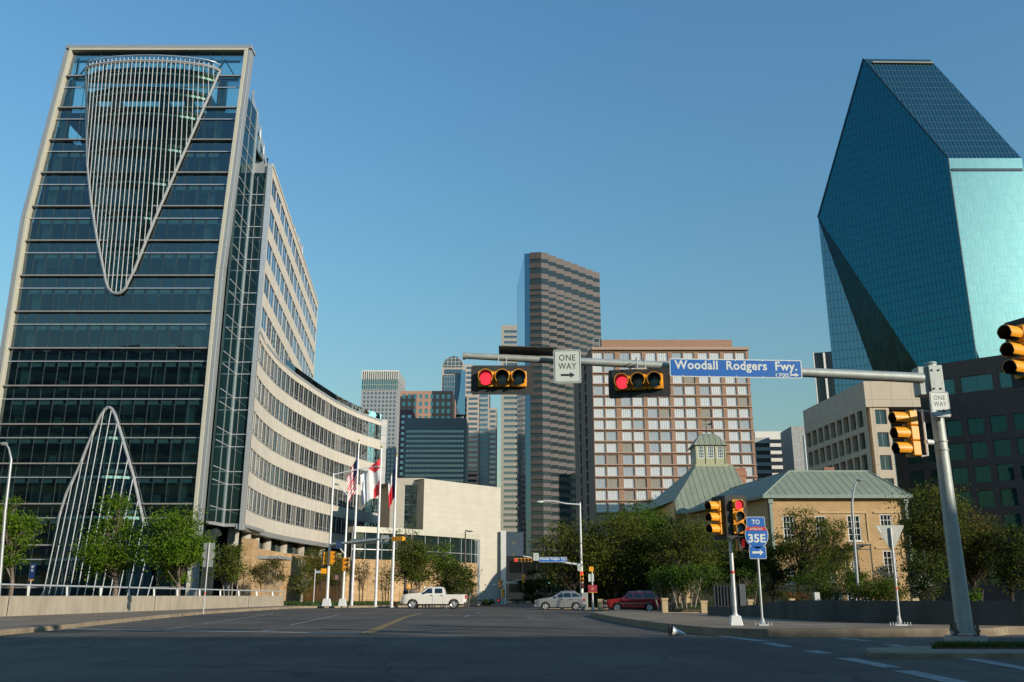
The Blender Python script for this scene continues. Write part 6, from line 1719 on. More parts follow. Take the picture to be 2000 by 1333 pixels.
# garden wall with pillars ------------------------------------------------------------------------------
gw = thing('garden_wall', 'low buff brick garden wall with square pillars and an iron railing behind the red car', 'wall', (14, 66, -.2))
pil = mat('buff_pillar', (.46, .36, .20), .85, var=.12, scale=3, bump=.2)
yw = 62.0
def pillar(px0, px1, top, y, base=-.6):
    a = P3(px0, top, y); b = P3(px1, top, y); m = MB(); w = b[0] - a[0]; m.box(a[0], b[0], y, y + w, base, a[2]); m.box(a[0] - .04, b[0] + .04, y - .04, y + w + .04, a[2] - .12, a[2] + .02); m.build('pillar', pil, gw); return a[0], b[0], a[2]
p1_ = pillar(1293, 1304, 1169, yw); p2_ = pillar(1369, 1381, 1174, yw)
m = MB(); m.box(p1_[1], p2_[0], yw + .1, yw + .32, -.6, P3(1340, 1196.5, yw)[2]); m.build('low_wall', pil, gw)
m = MB(); x = p1_[1] + .1
while x < p2_[0]: m.box(x - .012, x + .012, yw + .2, yw + .224, P3(1340, 1196, yw)[2], P3(1340, 1181, yw)[2]); x += .14
m.box(p1_[1], p2_[0], yw + .19, yw + .235, P3(1340, 1182, yw)[2], P3(1340, 1182, yw)[2] + .03); m.build('railing', M['black'], gw)
pillar(1461, 1470, 1172, 54); pillar(1543, 1551, 1170, 56); pillar(1783, 1793, 1170, 50); pillar(1168, 1177, 1171, 90)
y = 57; t = thing('dark_screen', 'dark corrugated metal screen with a taller box at its right end behind the parapet', 'screen', (P3(1425, 1, y)[0], y, 0))
a = P3(1394, 1145, y); b = P3(1443, 1142, y); m = MB(); n = 16
for i in range(n):
    x0 = a[0] + (b[0] - a[0]) * i / n; x1 = a[0] + (b[0] - a[0]) * (i + 1) / n; m.box(x0, x1 - .03, y + (.08 if i % 2 else 0), y + .3, -.4, a[2] + .02 * (i % 2))
m.build('corrugated_panel', mat('screen_dark_green', (.025, .035, .04), .6), t)
c0_ = P3(1443, 1142, y); c1_ = P3(1454, 1142, y); MB().box(c0_[0], c1_[0] + .02, y - .1, y + .5, -.4, c0_[2] + .03).build('box', mat('box_grey', (.07, .085, .09), .6), t)
q = P3(1595, 1172, 70); t = MB().box(-.2, .2, -.2, .2, 0, .9).build('utility_box', mat('pale_box', (.6, .6, .55), .6), bevel=.03); t.location = (q[0], 70, P3(1595, 1182, 70)[2]); tag(t, 'small white utility box behind the parapet in front of the brick house', 'utility box')
# ------------------------------------------------------------------ vehicles (nose towards -X)
def pl_interp(P, x):
    if x <= P[0][0]: return P[0][1]
    for (a, za), (b, zb) in zip(P, P[1:]):
        if x <= b: return za + (zb - za) * ((x - a) / (b - a) if b > a else 1)
    return P[-1][1]
def wheel_mb(r, w):
    t = MB(); n = 28; prof = [(r * .66, -w / 2 + .01), (r * .9, -w / 2), (r * .98, -w / 2 + .03), (r, -w * .25), (r, w * .25), (r * .98, w / 2 - .03), (r * .9, w / 2), (r * .66, w / 2 - .01)]
    vs = []; fs = []
    for k in range(n):
        a = 2 * pi * k / n
        for rr, y in prof: vs.append((rr * cos(a), y, rr * sin(a)))
    m = len(prof)
    for k in range(n):
        k2 = (k + 1) % n
        for j in range(m - 1): fs.append((k * m + j, k * m + j + 1, k2 * m + j + 1, k2 * m + j))
    t.add(vs, fs); return t
def rim_mb(r, w, spokes=5):
    t = MB(); R_ = r * .67
    t.tube([(0, -w * .1, 0), (0, w * .1, 0)], R_ * .98, 24)
    n = 24
    vs = [(rr * cos(2 * pi * k / n), y, rr * sin(2 * pi * k / n)) for k in range(n) for rr, y in ((R_, -w / 2 + .01), (R_ * .88, -w / 2 + .03), (R_ * .86, -w * .1))]
    t.add(vs, [(k * 3 + j, k * 3 + j + 1, ((k + 1) % n) * 3 + j + 1, ((k + 1) % n) * 3 + j) for k in range(n) for j in (0, 1)])
    for i in range(spokes):
        a = 2 * pi * i / spokes + .3
        t.beam((.03 * cos(a), -w / 2 + .05, .03 * sin(a)), (R_ * .9 * cos(a), -w / 2 + .04, R_ * .9 * sin(a)), .09 * r / .35, .05)
    t.tube([(0, -w / 2 + .0, 0), (0, -w * .1, 0)], [.07, .09], 12)
    return t
def vehicle(name, label, cat, loc, rotz, L, W, top, sill, wheels, r, paint, side_glass, screens, belt, tumble, nose_round=.18, lights=(), extra=None, roofrack=False, rimm=None):
    t = thing(name, label, cat, loc, rotz, None, absolute=False)
    X0 = -L / 2; hw0 = W / 2; Ra = r + .075
    def zb(x):
        z = sill
        if x < .25: z = sill + .02 + (.25 - x) * .3
        if x > L - .25: z = sill + .06 + (x - L + .25) * .6
        for wx in wheels:
            if abs(x - wx) < Ra: z = max(z, r + sqrt(max(0, Ra * Ra - (x - wx) ** 2)) * .98)
        return z
    def hw(x, z):
        h = hw0
        if z > belt: h -= (z - belt) * tumble
        h -= .05 * max(0, (belt - z) / belt) ** 2
        if x < .5: h -= nose_round * (1 - x / .5) ** 2
        if x > L - .35: h -= nose_round * .6 * ((x - L + .35) / .35) ** 2
        return h
    xs = sorted({round(i * L / 90, 4) for i in range(91)} | {p[0] for p in top} | {w + s * Ra * q for w in wheels for s in (-1, 1) for q in (.999, 1.001, .97, .9)})
    xs = [x for x in xs if 0 <= x <= L]
    rings = []
    for x in xs:
        zt = pl_interp(top, x); b = min(zb(x), zt - .05); ring = []
        lev = [b, b + (min(belt, zt) - b) * .35, b + (min(belt, zt) - b) * .8, min(belt, zt)]
        lev += [lev[3] + (zt - lev[3]) * k for k in (.4, .75, .93)]
        for z in lev: ring.append((X0 + x, hw(x, z), z))
        ye = hw(x, zt)
        ring += [(X0 + x, ye * .93, zt - .004), (X0 + x, ye * .6, zt + .018), (X0 + x, 0, zt + .025)]
        full = ring + [(p[0], -p[1], p[2]) for p in reversed(ring[:-1])]
        rings.append(full)
    m = MB(); n = len(rings[0])
    for a in rings: m.v += a
    for i in range(len(rings) - 1):
        for k in range(n): m.f.append((i * n + k, i * n + (k + 1) % n, (i + 1) * n + (k + 1) % n, (i + 1) * n + k)); m.m.append(0)
    m.f.append(tuple(range(n - 1, -1, -1))); m.m.append(0); m.f.append(tuple((len(rings) - 1) * n + k for k in range(n))); m.m.append(0)
    body = m.build('body', paint, t, smooth=True)
    # underbody
    u = MB(); u.box(X0 + .35, X0 + L - .4, -hw0 + .22, hw0 - .22, sill - .10, sill + .25)
    for wx in wheels: u.box(X0 + wx - .1, X0 + wx + .1, -hw0 + .1, hw0 - .1, r - .05, r + .05)
    u.build('underbody', M['black'], t)
    gl = mat('vehicle_glass', (.012, .018, .022), .05, spec=.9)
    for sgn_ in (-1, 1):
        for poly in side_glass:
            g = MB(); v = [(X0 + x, sgn_ * (hw(x, z) + .006), z) for x, z in poly]; g.add(v, [tuple(range(len(v)))] if sgn_ > 0 else [tuple(range(len(v) - 1, -1, -1))]); g.add([(p[0], p[1] - sgn_ * .02, p[2]) for p in v], [tuple(range(len(v)))]); g.build('side_window', gl, t)
    for (xa, xb) in screens:
        za, zb_ = pl_interp(top, xa), pl_interp(top, xb); ya, yb_ = hw(xa, za) * .86, hw(xb, zb_) * .88
        dx, dz = (zb_ - za), -(xb - xa); l = hypot(dx, dz); s_ = 1 if dz < 0 else 1
        nx_, nz_ = -(zb_ - za) / l * .0, .0
        off = .035
        g = MB(); nv = Vector((-(zb_ - za), 0, (xb - xa))).normalized() * off
        g.quad((X0 + xa + nv.x, -ya, za + nv.z), (X0 + xa + nv.x, ya, za + nv.z), (X0 + xb + nv.x, yb_, zb_ + nv.z), (X0 + xb + nv.x, -yb_, zb_ + nv.z)); g.build('windscreen' if xb - xa > 0 and xa < L / 2 else 'rear_window', gl, t)
    tyre = mat('tyre_rubber', (.03, .03, .028), .85); rimm = rimm or mat('alloy', (.62, .63, .62), .3, metal=.7)
    for wx in wheels:
        for sgn_ in (-1, 1):
            o = wheel_mb(r, .24).build('wheel', tyre, t, smooth=True); o.location = (X0 + wx, sgn_ * (hw0 - .13), r)
            q = rim_mb(r, .25).build('rim', rimm, o, smooth=True); q.location = (0, 0, 0)
            if sgn_ > 0: q.rotation_euler = (0, 0, pi)
    # door lines, handles, mirrors
    s = MB(); hd = MB()
    for poly in side_glass[:2]:
        xr = max(p[0] for p in poly) + .04
        for sgn_ in (-1, 1):
            for z0, z1 in ((sill + .06, belt - .02),):
                k = 6
                for i in range(k):
                    za, zb_ = z0 + (z1 - z0) * i / k, z0 + (z1 - z0) * (i + 1) / k
                    s.beam((X0 + xr, sgn_ * (hw(xr, za) + .001), za), (X0 + xr, sgn_ * (hw(xr, zb_) + .001), zb_), .012, .012)
            hd.box(X0 + xr - .22, X0 + xr - .06, sgn_ * (hw(xr, belt - .12)) - .02, sgn_ * (hw(xr, belt - .12)) + .03, belt - .16, belt - .10)
    s.build('door_seam', M['black'], t); hd.build('door_handle', M['black'], t)
    for sgn_ in (-1, 1):
        xm_ = min(p[0] for p in side_glass[0]) + .22
        mm_ = MB(); mm_.box(X0 + xm_ - .08, X0 + xm_ + .08, min(sgn_ * (hw0 - .02), sgn_ * (hw0 + .18)), max(sgn_ * (hw0 - .02), sgn_ * (hw0 + .18)), belt + .02, belt + .2); mm_.build('wing_mirror', paint if not extra or 'mirror' not in extra else extra['mirror'], t, bevel=.03)
    for (nm, x0, x1, z0, z1, mm_) in lights:
        for sgn_ in (-1, 1):
            g = MB(); xm_ = (x0 + x1) / 2
            ya = hw(max(x0, 0), (z0 + z1) / 2)
            g.box(X0 + x0 - .015, X0 + x1 + .015, min(sgn_ * (ya - .22), sgn_ * (ya + .012)), max(sgn_ * (ya - .22), sgn_ * (ya + .012)), z0, z1); g.build(nm, mm_, t, bevel=.02)
    b = MB(); b.box(X0 - .09, X0 + .22, -hw0 + .12, hw0 - .12, sill + .02, sill + .24); b.build('front_bumper', (extra or {}).get('bumper', paint), t, bevel=.04)
    b = MB(); b.box(X0 + L - .2, X0 + L + .09, -hw0 + .1, hw0 - .1, sill + .08, sill + .28); b.build('rear_bumper', (extra or {}).get('bumper', paint), t, bevel=.04)
    gz = pl_interp(top, .05); g = MB(); g.box(X0 - .03, X0 + .06, -hw0 + .42, hw0 - .42, sill + .27, gz - .1); g.build('grille', M['black'], t, bevel=.02)
    if roofrack:
        rk_ = MB()
        for sgn_ in (-1, 1): rk_.tube([(X0 + a_, sgn_ * (hw0 - .28), pl_interp(top, a_) + .07) for a_ in roofrack], .02, 6)
        rk_.build('roof_rail', M['alu'], t)
    return t
wp = mat('white_car_paint', (.74, .72, .64), .25, var=.03, coat=.6); sp_ = mat('silver_car_paint', (.235, .25, .25), .38, metal=.25, var=.03, coat=.35); rp = mat('red_car_paint', (.30, .018, .022), .25, metal=.15, var=.04, coat=.7)
hl = mat('headlamp_glass', (.6, .62, .6), .15); tlm = mat('tail_lamp_red', (.50, .02, .03), .25); chrome = mat('chrome', (.6, .6, .6), .2, metal=.9)
yv = 84.0; x_ = at_y(848.5, 1190, yv).x
pk = vehicle('white_pickup', 'white crew cab pickup truck crossing the junction ahead', 'pickup truck', (x_, yv, zg(x_, yv)), 0, 5.72, 1.98,
        [(0, .98), (.06, 1.12), (.33, 1.24), (1.0, 1.31), (1.62, 1.35), (1.72, 1.38), (2.24, 1.80), (2.6, 1.86), (3.4, 1.87), (3.66, 1.83), (3.78, 1.6), (3.86, 1.23), (3.9, 1.22), (5.66, 1.22), (5.72, 1.18)], .42, (1.0, 4.62), .40, wp,
        [[(1.85, 1.32), (2.72, 1.32), (2.72, 1.74), (2.34, 1.74)], [(2.92, 1.32), (3.62, 1.32), (3.58, 1.74), (2.92, 1.74)]], [(1.74, 2.22)], 1.27, .34,
        lights=(('headlight', .0, .25, .86, 1.06, hl), ('tail_light', 5.6, 5.72, .86, 1.18, tlm)), extra={'bumper': chrome, 'mirror': M['black']})
m = MB(); m.box(-.0, 1.0, -1.0, -.985, 0, .02)
yv = 88.0; x_ = at_y(1093.5, 1194, yv).x
vehicle('silver_car', 'silver compact sport utility car crossing behind the junction', 'car', (x_, yv, zg(x_, yv)), 0, 4.62, 1.82,
        [(0, .72), (.08, .86), (.3, .97), (1.0, 1.06), (1.38, 1.12), (1.5, 1.16), (2.2, 1.53), (2.6, 1.62), (3.3, 1.645), (3.8, 1.60), (4.15, 1.42), (4.38, 1.12), (4.55, 1.02), (4.62, .8)], .27, (.94, 3.76), .345, sp_,
        [[(1.72, 1.12), (2.55, 1.13), (2.55, 1.52), (2.35, 1.51)], [(2.66, 1.13), (3.36, 1.15), (3.24, 1.54), (2.66, 1.53)], [(3.46, 1.17), (4.14, 1.2), (3.8, 1.48), (3.36, 1.53)]], [(1.52, 2.18), (4.17, 4.36)], 1.08, .40,
        lights=(('headlight', .04, .32, .74, .90, hl), ('tail_light', 4.42, 4.6, .85, 1.06, tlm)), roofrack=(2.4, 2.9, 3.4, 3.8))
yv = 86.0; x_ = at_y(1236, 1195, yv).x
vehicle('red_car', 'dark red sport utility car beside the right pavement in front of the trees', 'car', (x_, yv, zg(x_, yv)), 0, 5.0, 1.95,
        [(0, .85), (.06, .98), (.35, 1.08), (1.0, 1.15), (1.38, 1.19), (1.48, 1.22), (1.95, 1.62), (2.3, 1.70), (4.2, 1.72), (4.5, 1.66), (4.72, 1.3), (4.85, 1.15), (5.0, .95)], .36, (1.0, 3.9), .38, rp,
        [[(1.68, 1.19), (2.46, 1.19), (2.46, 1.58), (2.04, 1.58)], [(2.62, 1.19), (3.28, 1.19), (3.22, 1.59), (2.62, 1.59)], [(3.44, 1.20), (4.5, 1.22), (4.28, 1.58), (3.4, 1.60)]], [(1.5, 1.93), (4.52, 4.7)], 1.15, .38,
        lights=(('headlight', .0, .25, .84, 1.0, hl), ('tail_light', 4.86, 4.98, .85, 1.15, tlm)), extra={'bumper': chrome, 'mirror': M['black']}, roofrack=(2.2, 3, 3.6, 4.2))
o = MB(); o.box(-1.3, 1.35, -.985, -.965, .70, .76); rc = [q for q in C.objects if q.name.startswith('red_car')][0]; o.build('side_trim', chrome, rc)

# person in a white western hat behind the pickup -----------------------------------------------------------
def person(loc, rotz):
    t = thing('person', 'person in blue shirt and white western hat behind the white pickup bonnet', 'person', loc, rotz, absolute=False)
    V = [(0, 0, .95), (0, 0, 1.12), (0, .01, 1.30), (0, .01, 1.46), (0, 0, 1.54), (0, -.02, 1.66), (-.17, 0, 1.42), (-.24, .02, 1.16), (-.22, -.16, 1.0), (.17, 0, 1.42), (.26, .02, 1.16), (.20, -.18, 1.02), (-.09, 0, .90), (-.11, -.01, .50), (-.11, .02, .08), (-.12, -.14, .03), (.09, 0, .90), (.11, -.03, .50), (.11, .02, .08), (.12, -.14, .03)]
    E = [(0, 1), (1, 2), (2, 3), (3, 4), (4, 5), (3, 6), (6, 7), (7, 8), (3, 9), (9, 10), (10, 11), (0, 12), (12, 13), (13, 14), (14, 15), (0, 16), (16, 17), (17, 18), (18, 19)]
    Rr = [.16, .15, .17, .13, .06, .10, .075, .05, .035, .075, .05, .035, .10, .07, .045, .04, .10, .07, .045, .04]
    me = bpy.data.meshes.new('body'); me.from_pydata(V, E, []); o = bpy.data.objects.new('body', me); C.objects.link(o); o.parent = t
    md = o.modifiers.new('skin', 'SKIN'); o.modifiers.new('sub', 'SUBSURF').levels = 1; o.modifiers['sub'].render_levels = 1
    for i, r_ in enumerate(Rr): me.skin_vertices[0].data[i].radius = (r_, r_ * .8)
    me.skin_vertices[0].data[0].use_root = True
    skin = mat('skin', (.45, .26, .18), .6); shirt = mat('blue_shirt', (.03, .10, .25), .85, scale=10); jeans = mat('dark_jeans', (.03, .04, .07), .9)
    me.materials.append(skin)
    s = MB(); s.tube([(0, 0, .93), (0, 0, 1.12), (0, .01, 1.34), (0, .01, 1.47), (0, 0, 1.52)], [.19, .17, .20, .16, .08], 14); s.tube([(-.15, 0, 1.43), (-.25, .02, 1.15), (-.23, -.14, 1.01)], [.095, .07, .05], 10); s.tube([(.15, 0, 1.43), (.27, .02, 1.15), (.21, -.16, 1.03)], [.095, .07, .05], 10)
    s.build('shirt', shirt, t, smooth=True)
    s = MB()
    for sg in (-1, 1): s.tube([(sg * .08, 0, .98), (sg * .10, -.01, .52), (sg * .11, .02, .08)], [.125, .088, .07], 12)
    s.build('trousers', jeans, t, smooth=True)
    h = MB(); h.tube([(0, -.02, 1.735), (0, -.02, 1.75)], [.17, .165], 18); h.tube([(0, -.02, 1.745), (0, -.02, 1.80), (0, -.02, 1.86), (0, -.02, 1.875)], [.108, .105, .085, .05], 16); h.build('hat', mat('white_felt', (.75, .74, .68), .8), t, smooth=True)
    f = MB(); f.sphere((0, -.125, 1.655), .018, 8, sc=(1, 1.2, 1.6)); f.sphere((-.04, -.11, 1.68), .012, 6); f.sphere((.04, -.11, 1.68), .012, 6); f.box(-.03, .03, -.122, -.112, 1.612, 1.618); f.build('face_features', mat('face_dark', (.2, .1, .07), .6), t)
    for sg in (-1, 1):
        hand = MB(); bx, by, bz = (-.22, -.16, 1.0) if sg < 0 else (.20, -.18, 1.02)
        hand.sphere((bx, by - .04, bz - .01), .04, 8, sc=(.7, 1.1, .5))
        for i in range(4): hand.tube([(bx - .028 + i * .018, by - .07, bz), (bx - .028 + i * .018, by - .10, bz - .01), (bx - .028 + i * .018, by - .115, bz - .035)], [.009, .008, .007], 6)
        hand.tube([(bx - sg * .03, by - .03, bz), (bx - sg * .055, by - .06, bz - .01)], [.011, .008], 6)
        hand.build('hand', skin, t, smooth=True)
    return t
q = at_y(829, 1146, 87.0); person((q.x, 87.0, q.z - 1.87), radians(15))
# white trestles and brown rock heap glimpsed behind the pickup
for i, px_ in enumerate((834, 841, 846, 863, 867.5)):
    q = at_y(px_, 1190, 86.3); z0 = zg(q.x, 86.3); s = MB()
    for sx in (-.12, .12): s.beam((sx * 1.2, 0, 0), (sx * .8, 0, .34), .05, .07); s.beam((sx * 1.2, .3, 0), (sx * .8, .2, .34), .05, .07)
    s.box(-.14, .14, -.03, .25, .34, .42)
    o = s.build('white_trestle', M['whitepole']); o.location = (q.x, 86.3, z0)
    tag(o, 'small white trestle glimpsed under the white pickup, %s from its front wheel' % ('first', 'second', 'third', 'fourth', 'fifth')[i], 'trestle', 'white trestles behind the pickup')
q = at_y(805, 1157, 91); o = MB().sphere((0, 0, 0), .55, 14, sc=(1.0, .8, .75)).build('brown_boulder', mat('brown_rock', (.14, .10, .08), .9, var=.4, scale=4, bump=1, bscale=6), smooth=True); o.location = (q.x, 91, q.z - .05); tag(o, 'rounded brown boulder behind the bonnet of the white pickup', 'boulder')
q = at_y(795, 1157, 92); o = MB().sphere((0, 0, 0), .5, 14, sc=(.8, .8, .8)).build('dark_boulder', mat('dark_rock', (.05, .045, .045), .9, var=.4, scale=4, bump=1, bscale=6), smooth=True); o.location = (q.x, 92, q.z - .02); tag(o, 'dark rounded boulder left of the brown boulder', 'boulder')

# ------------------------------------------------------------------ flags
pole_m = mat('white_flagpole', (.72, .73, .74), .3, metal=.2); gold = mat('gold_ball', (.6, .42, .1), .3, metal=.8)
FW = mat('flag_white', (.72, .71, .70), .8, var=.03); FR = mat('flag_red', (.60, .03, .04), .8, var=.05); FB = mat('flag_blue', (.02, .04, .14), .8, var=.05)
for m_ in (FW, FR, FB): m_.use_backface_culling = False
def flag(label, px_, pb, pt, y, ft, hoist, fly, spread, drop, rule, lab_flag, sgn_=-1):
    b = at_y(px_, pb, y); z0 = zg(b.x, y) + LW * .9; tp = at_y(px_ + .5, pt, y)
    t = thing('flagpole', label, 'flagpole', (b.x, y, z0), group='flagpoles on the corner')
    MB().tube([(b.x, y, z0), (b.x, y, z0 + (tp.z - z0) * .5), (b.x, y, tp.z)], [.13, .11, .055], 14).build('pole', pole_m, t, smooth=True)
    MB().sphere((b.x, y, tp.z + .08), .11, 10).build('finial', gold, t, smooth=True)
    zt = at_y(px_, ft, y).z
    NS, NT = 26, 18; m = MB(); mats = [FW, FR, FB]
    def pos(s_, t_):
        fold = sin(s_ * 13 + t_ * 2.2) * .16 * (1 - spread) + sin(s_ * 7 + t_ * 3) * .10
        x = b.x + sgn_ * (.06 + s_ * fly * spread * (1 - .25 * t_ * (1 - spread))) + fold * .35 * (1 - spread)
        z = zt - t_ * hoist * (1 - s_ * (1 - spread) * .35) - drop * s_ * fly - .10 * sin(s_ * 9) * spread
        return (x, y - .12 - fold - s_ * .2, z)
    for j in range(NT + 1):
        for i in range(NS + 1): m.v.append(pos(i / NS, j / NT))
    for j in range(NT):
        for i in range(NS):
            m.f.append((j * (NS + 1) + i, (j + 1) * (NS + 1) + i, (j + 1) * (NS + 1) + i + 1, j * (NS + 1) + i + 1)); m.m.append(rule((i + .5) / NS, (j + .5) / NT))
    o = m.build('flag', mats, None, smooth=True); o.location = (0, 0, 0)
    tag(o, lab_flag, 'flag', 'flags on the corner')
us = lambda s_, t_: 2 if (s_ < .4 and t_ < .54) else (1 if int(t_ * 13) % 2 == 0 else 0)
corp = lambda s_, t_: 1 if (t_ < .30 * (1 - s_ * .0) and s_ < .9 - t_ * .5 and s_ + t_ * 1.2 < .62) or (t_ > .62 and s_ < .30 and t_ - .62 > s_ * .3) else 0
tex = lambda s_, t_: 2 if s_ < .36 else (0 if t_ < .38 else 1)
flag('tall white flagpole carrying the striped flag', 686.5, 1184, 862, 83.5, 890, 3.1, 3.4, .24, .62, us, 'drooping flag of red and white stripes with a dark blue corner')
flag('white flagpole carrying the white and red flag', 733, 1187, 875, 80, 896, 3.2, 3.6, .46, .42, corp, 'white flag with red panels blowing to the left of its pole')
flag('white flagpole carrying the blue, white and red flag', 764.5, 1188, 892, 77.5, 905, 2.9, 3.2, .17, .62, tex, 'drooping flag with a dark blue top and a white and red lower part')
# ------------------------------------------------------------------ trees and shrubs
bark_d = mat('dark_bark', (.06, .045, .035), .95, var=.3, bump=.8); bark_l = mat('pale_bark', (.30, .26, .20), .9, var=.25, bump=.5); bark_m = mat('grey_bark', (.16, .13, .10), .95, var=.3, bump=.6)
L_bright = leafmat('fresh_leaves', (.085, .17, .012), (.17, .27, .025), .4)
L_mid = leafmat('oak_leaves', (.056, .086, .013), (.13, .162, .028), .3)
L_olive = leafmat('olive_leaves', (.074, .082, .018), (.155, .152, .036), .3)
L_dark = leafmat('dark_leaves', (.02, .035, .01), (.05, .07, .02), .25)  # dark foliage; for shaded trees the shade is put into this colour
L_green = leafmat('spring_leaves', (.035, .085, .012), (.085, .15, .025), .35)
L_brown = leafmat('russet_leaves', (.11, .075, .03), (.18, .12, .045), .3)
L_white = leafmat('white_blossom', (.30, .28, .20), (.55, .52, .42), .3)
L_red = leafmat('red_leaves', (.16, .02, .015), (.22, .05, .02), .3)
def leaf_mesh(name, centers, size, mats, rng, second=None, flat=.0, aspect=.55):
    n = len(centers); a = rng.normal(size=(n, 3)); a[:, 2] *= (1 - flat); a /= np.linalg.norm(a, axis=1)[:, None] + 1e-9
    b = np.cross(a, rng.normal(size=(n, 3))); b /= np.linalg.norm(b, axis=1)[:, None] + 1e-9
    s = size * rng.uniform(.55, 1.35, size=(n, 1)); a = a * s * .5; b = b * s * .5 * aspect
    v = np.stack([centers - a, centers + b, centers + a, centers - b], 1).reshape(-1, 3)
    me = bpy.data.meshes.new(name); me.vertices.add(4 * n); me.vertices.foreach_set('co', v.ravel())
    me.loops.add(4 * n); me.loops.foreach_set('vertex_index', np.arange(4 * n, dtype=np.int32))
    me.polygons.add(n); me.polygons.foreach_set('loop_start', np.arange(0, 4 * n, 4, dtype=np.int32)); me.polygons.foreach_set('loop_total', np.full(n, 4, dtype=np.int32))
    for m in mats: me.materials.append(m)
    if second is not None and len(mats) > 1: me.polygons.foreach_set('material_index', (rng.random(n) < second).astype(np.int32))
    me.update(calc_edges=True); return me
def tree(label, cat, cx, y, top, bot, wpx, base_row=None, leaves=(L_mid,), bark=bark_m, dens=1.0, clumps=40, leaf=.20, shape='round', trunks=1, seed=1, second=.25, name='tree', clump_r=.16, trunk_px=None, group=None, hollow=.45, drop=0):
    rng = np.random.default_rng(seed); rnd = random.Random(seed)
    c = at_y(cx, (top + bot) / 2, y); zt = at_y(cx, top, y).z; zbm = at_y(cx, bot, y).z
    k = y * cp / FPX; rx_ = wpx / 2 * k; rz_ = (zt - zbm) / 2; cz = (zt + zbm) / 2
    bx = at_y(trunk_px or cx, 1180, y).x; z0 = zg(bx, y) - .1 if base_row is None else at_y(cx, base_row, y).z
    t = thing(name, label, cat, (bx, y, z0), group=group, absolute=True)
    pts = []
    tries = 0
    while len(pts) < clumps and tries < 20000:
        tries += 1
        p = rng.uniform(-1, 1, 3); r_ = np.linalg.norm(p)
        if r_ > 1 or r_ < hollow * rng.random(): continue
        if shape == 'cone' and np.hypot(p[0], p[1]) > .95 * (1 - (p[2] + 1) / 2) + .08: continue
        if shape == 'flat' and p[2] < -.5: continue
        if shape == 'vase' and np.hypot(p[0], p[1]) > .45 + .55 * (p[2] + 1) / 2: continue
        pts.append(p)
    pts = np.array(pts); jit = 1 + rng.normal(0, .10, (len(pts), 1))
    cen = pts * jit * np.array([rx_ * .92, rx_ * .85, rz_ * .92]) + np.array([c.x, y, cz])
    # branches
    m = MB(); fork = z0 + (max(zbm, z0 + .4) - z0) * .75 + .1
    roots = []
    for i in range(trunks):
        ox = (i - (trunks - 1) / 2) * .28; lean = ((i - (trunks - 1) / 2) * .22 + rnd.uniform(-.15, .15)) * (1 if trunks > 1 else .4)
        r0 = (.06 if trunks > 1 else .10 + rx_ * .045); hgt = cz - z0
        P = [(bx + ox, y + rnd.uniform(-.2, .2), z0), (bx + ox + lean * .4, y, z0 + hgt * .35), (bx + (c.x - bx) * .6 + ox + lean, y, z0 + hgt * .75), (c.x + ox + lean * 1.3, y, cz + rz_ * .3), (c.x + ox + lean * 1.5, y, cz + rz_ * .75)]
        m.tube(P, [r0, r0 * .85, r0 * .6, r0 * .35, r0 * .12], 8); roots.append((P, r0))
    m.build('trunk', bark, t, smooth=True)
    m = MB()
    for i, q in enumerate(cen):
        P, r0 = roots[i % len(roots)]
        zs_ = z0 + (q[2] - z0) * rnd.uniform(.35, .65); zs_ = min(max(zs_, fork), cz + rz_ * .5)
        for a, b in zip(P, P[1:]):
            if a[2] <= zs_ <= b[2] + 1e-6:
                f_ = (zs_ - a[2]) / max(b[2] - a[2], .01); s0 = tuple(a[j] + (b[j] - a[j]) * f_ for j in range(3)); break
        else: s0 = P[2]
        mid = tuple((s0[j] + q[j]) / 2 + rnd.uniform(-.1, .1) * rx_ + (.12 * rz_ if j == 2 else 0) for j in range(3))
        m.tube([s0, mid, tuple(q)], [r0 * .24, r0 * .15, r0 * .04], 5, cap=False)
        for _ in range(2):
            e_ = tuple(q[j] + rnd.gauss(0, 1) * clump_r * rx_ * 1.1 for j in range(3)); m.tube([mid, ((mid[0] + e_[0]) / 2, (mid[1] + e_[1]) / 2, (mid[2] + e_[2]) / 2 + .1), e_], [r0 * .14, r0 * .09, r0 * .03], 4, cap=False)
    m.build('limbs', bark, t)
    vol = rx_ * rx_ * rz_; n = int(dens * 36 * (vol ** .70) / (leaf ** 1.9))
    n = max(900, min(n, 60000)); per = n // len(cen)
    P = []
    for q in cen:
        cr = clump_r * rx_ * rng.uniform(.7, 1.5); g = rng.normal(size=(int(per * rng.uniform(.6, 1.4)), 3)); g *= np.array([1.15, 1.15, .62]) * cr
        P.append(g + q)
    P = np.concatenate(P); P = P[P[:, 2] > z0 + .15]
    me = leaf_mesh('crown', P, leaf, list(leaves), rng, second)
    link('crown', me, t)
    return t
TL = 'trees along the office garden'; TR = 'trees round the brick house'
tree('bright green round tree at the left edge behind the wall', 'tree', 18, 84, 984, 1124, 108, leaves=(L_bright, L_green), dens=2.2, clumps=60, leaf=.22, seed=11, group=TL, clump_r=.13)
tree('layered bright green tree in front of the arch of white rods', 'tree', 222, 81, 966, 1122, 136, leaves=(L_bright, L_green), dens=1.7, clumps=46, leaf=.22, seed=12, group=TL, shape='cone', clump_r=.17)
tree('broad bright green tree left of the sign backs', 'tree', 345, 80, 998, 1134, 140, leaves=(L_bright, L_green), dens=2.1, clumps=55, leaf=.22, seed=13, group=TL, clump_r=.15)
tree('olive multi stemmed tree just right of the sign backs', 'tree', 448, 84, 1050, 1142, 78, leaves=(L_mid, L_olive), bark=bark_l, dens=1.6, clumps=40, leaf=.18, seed=14, trunks=4, group=TL, shape='cone')
tree('brownish crape myrtle in front of the stone wall canopy', 'tree', 525, 86, 1090, 1146, 66, leaves=(L_olive, L_brown), bark=bark_l, dens=1.5, clumps=40, leaf=.15, seed=15, trunks=5, group=TL)
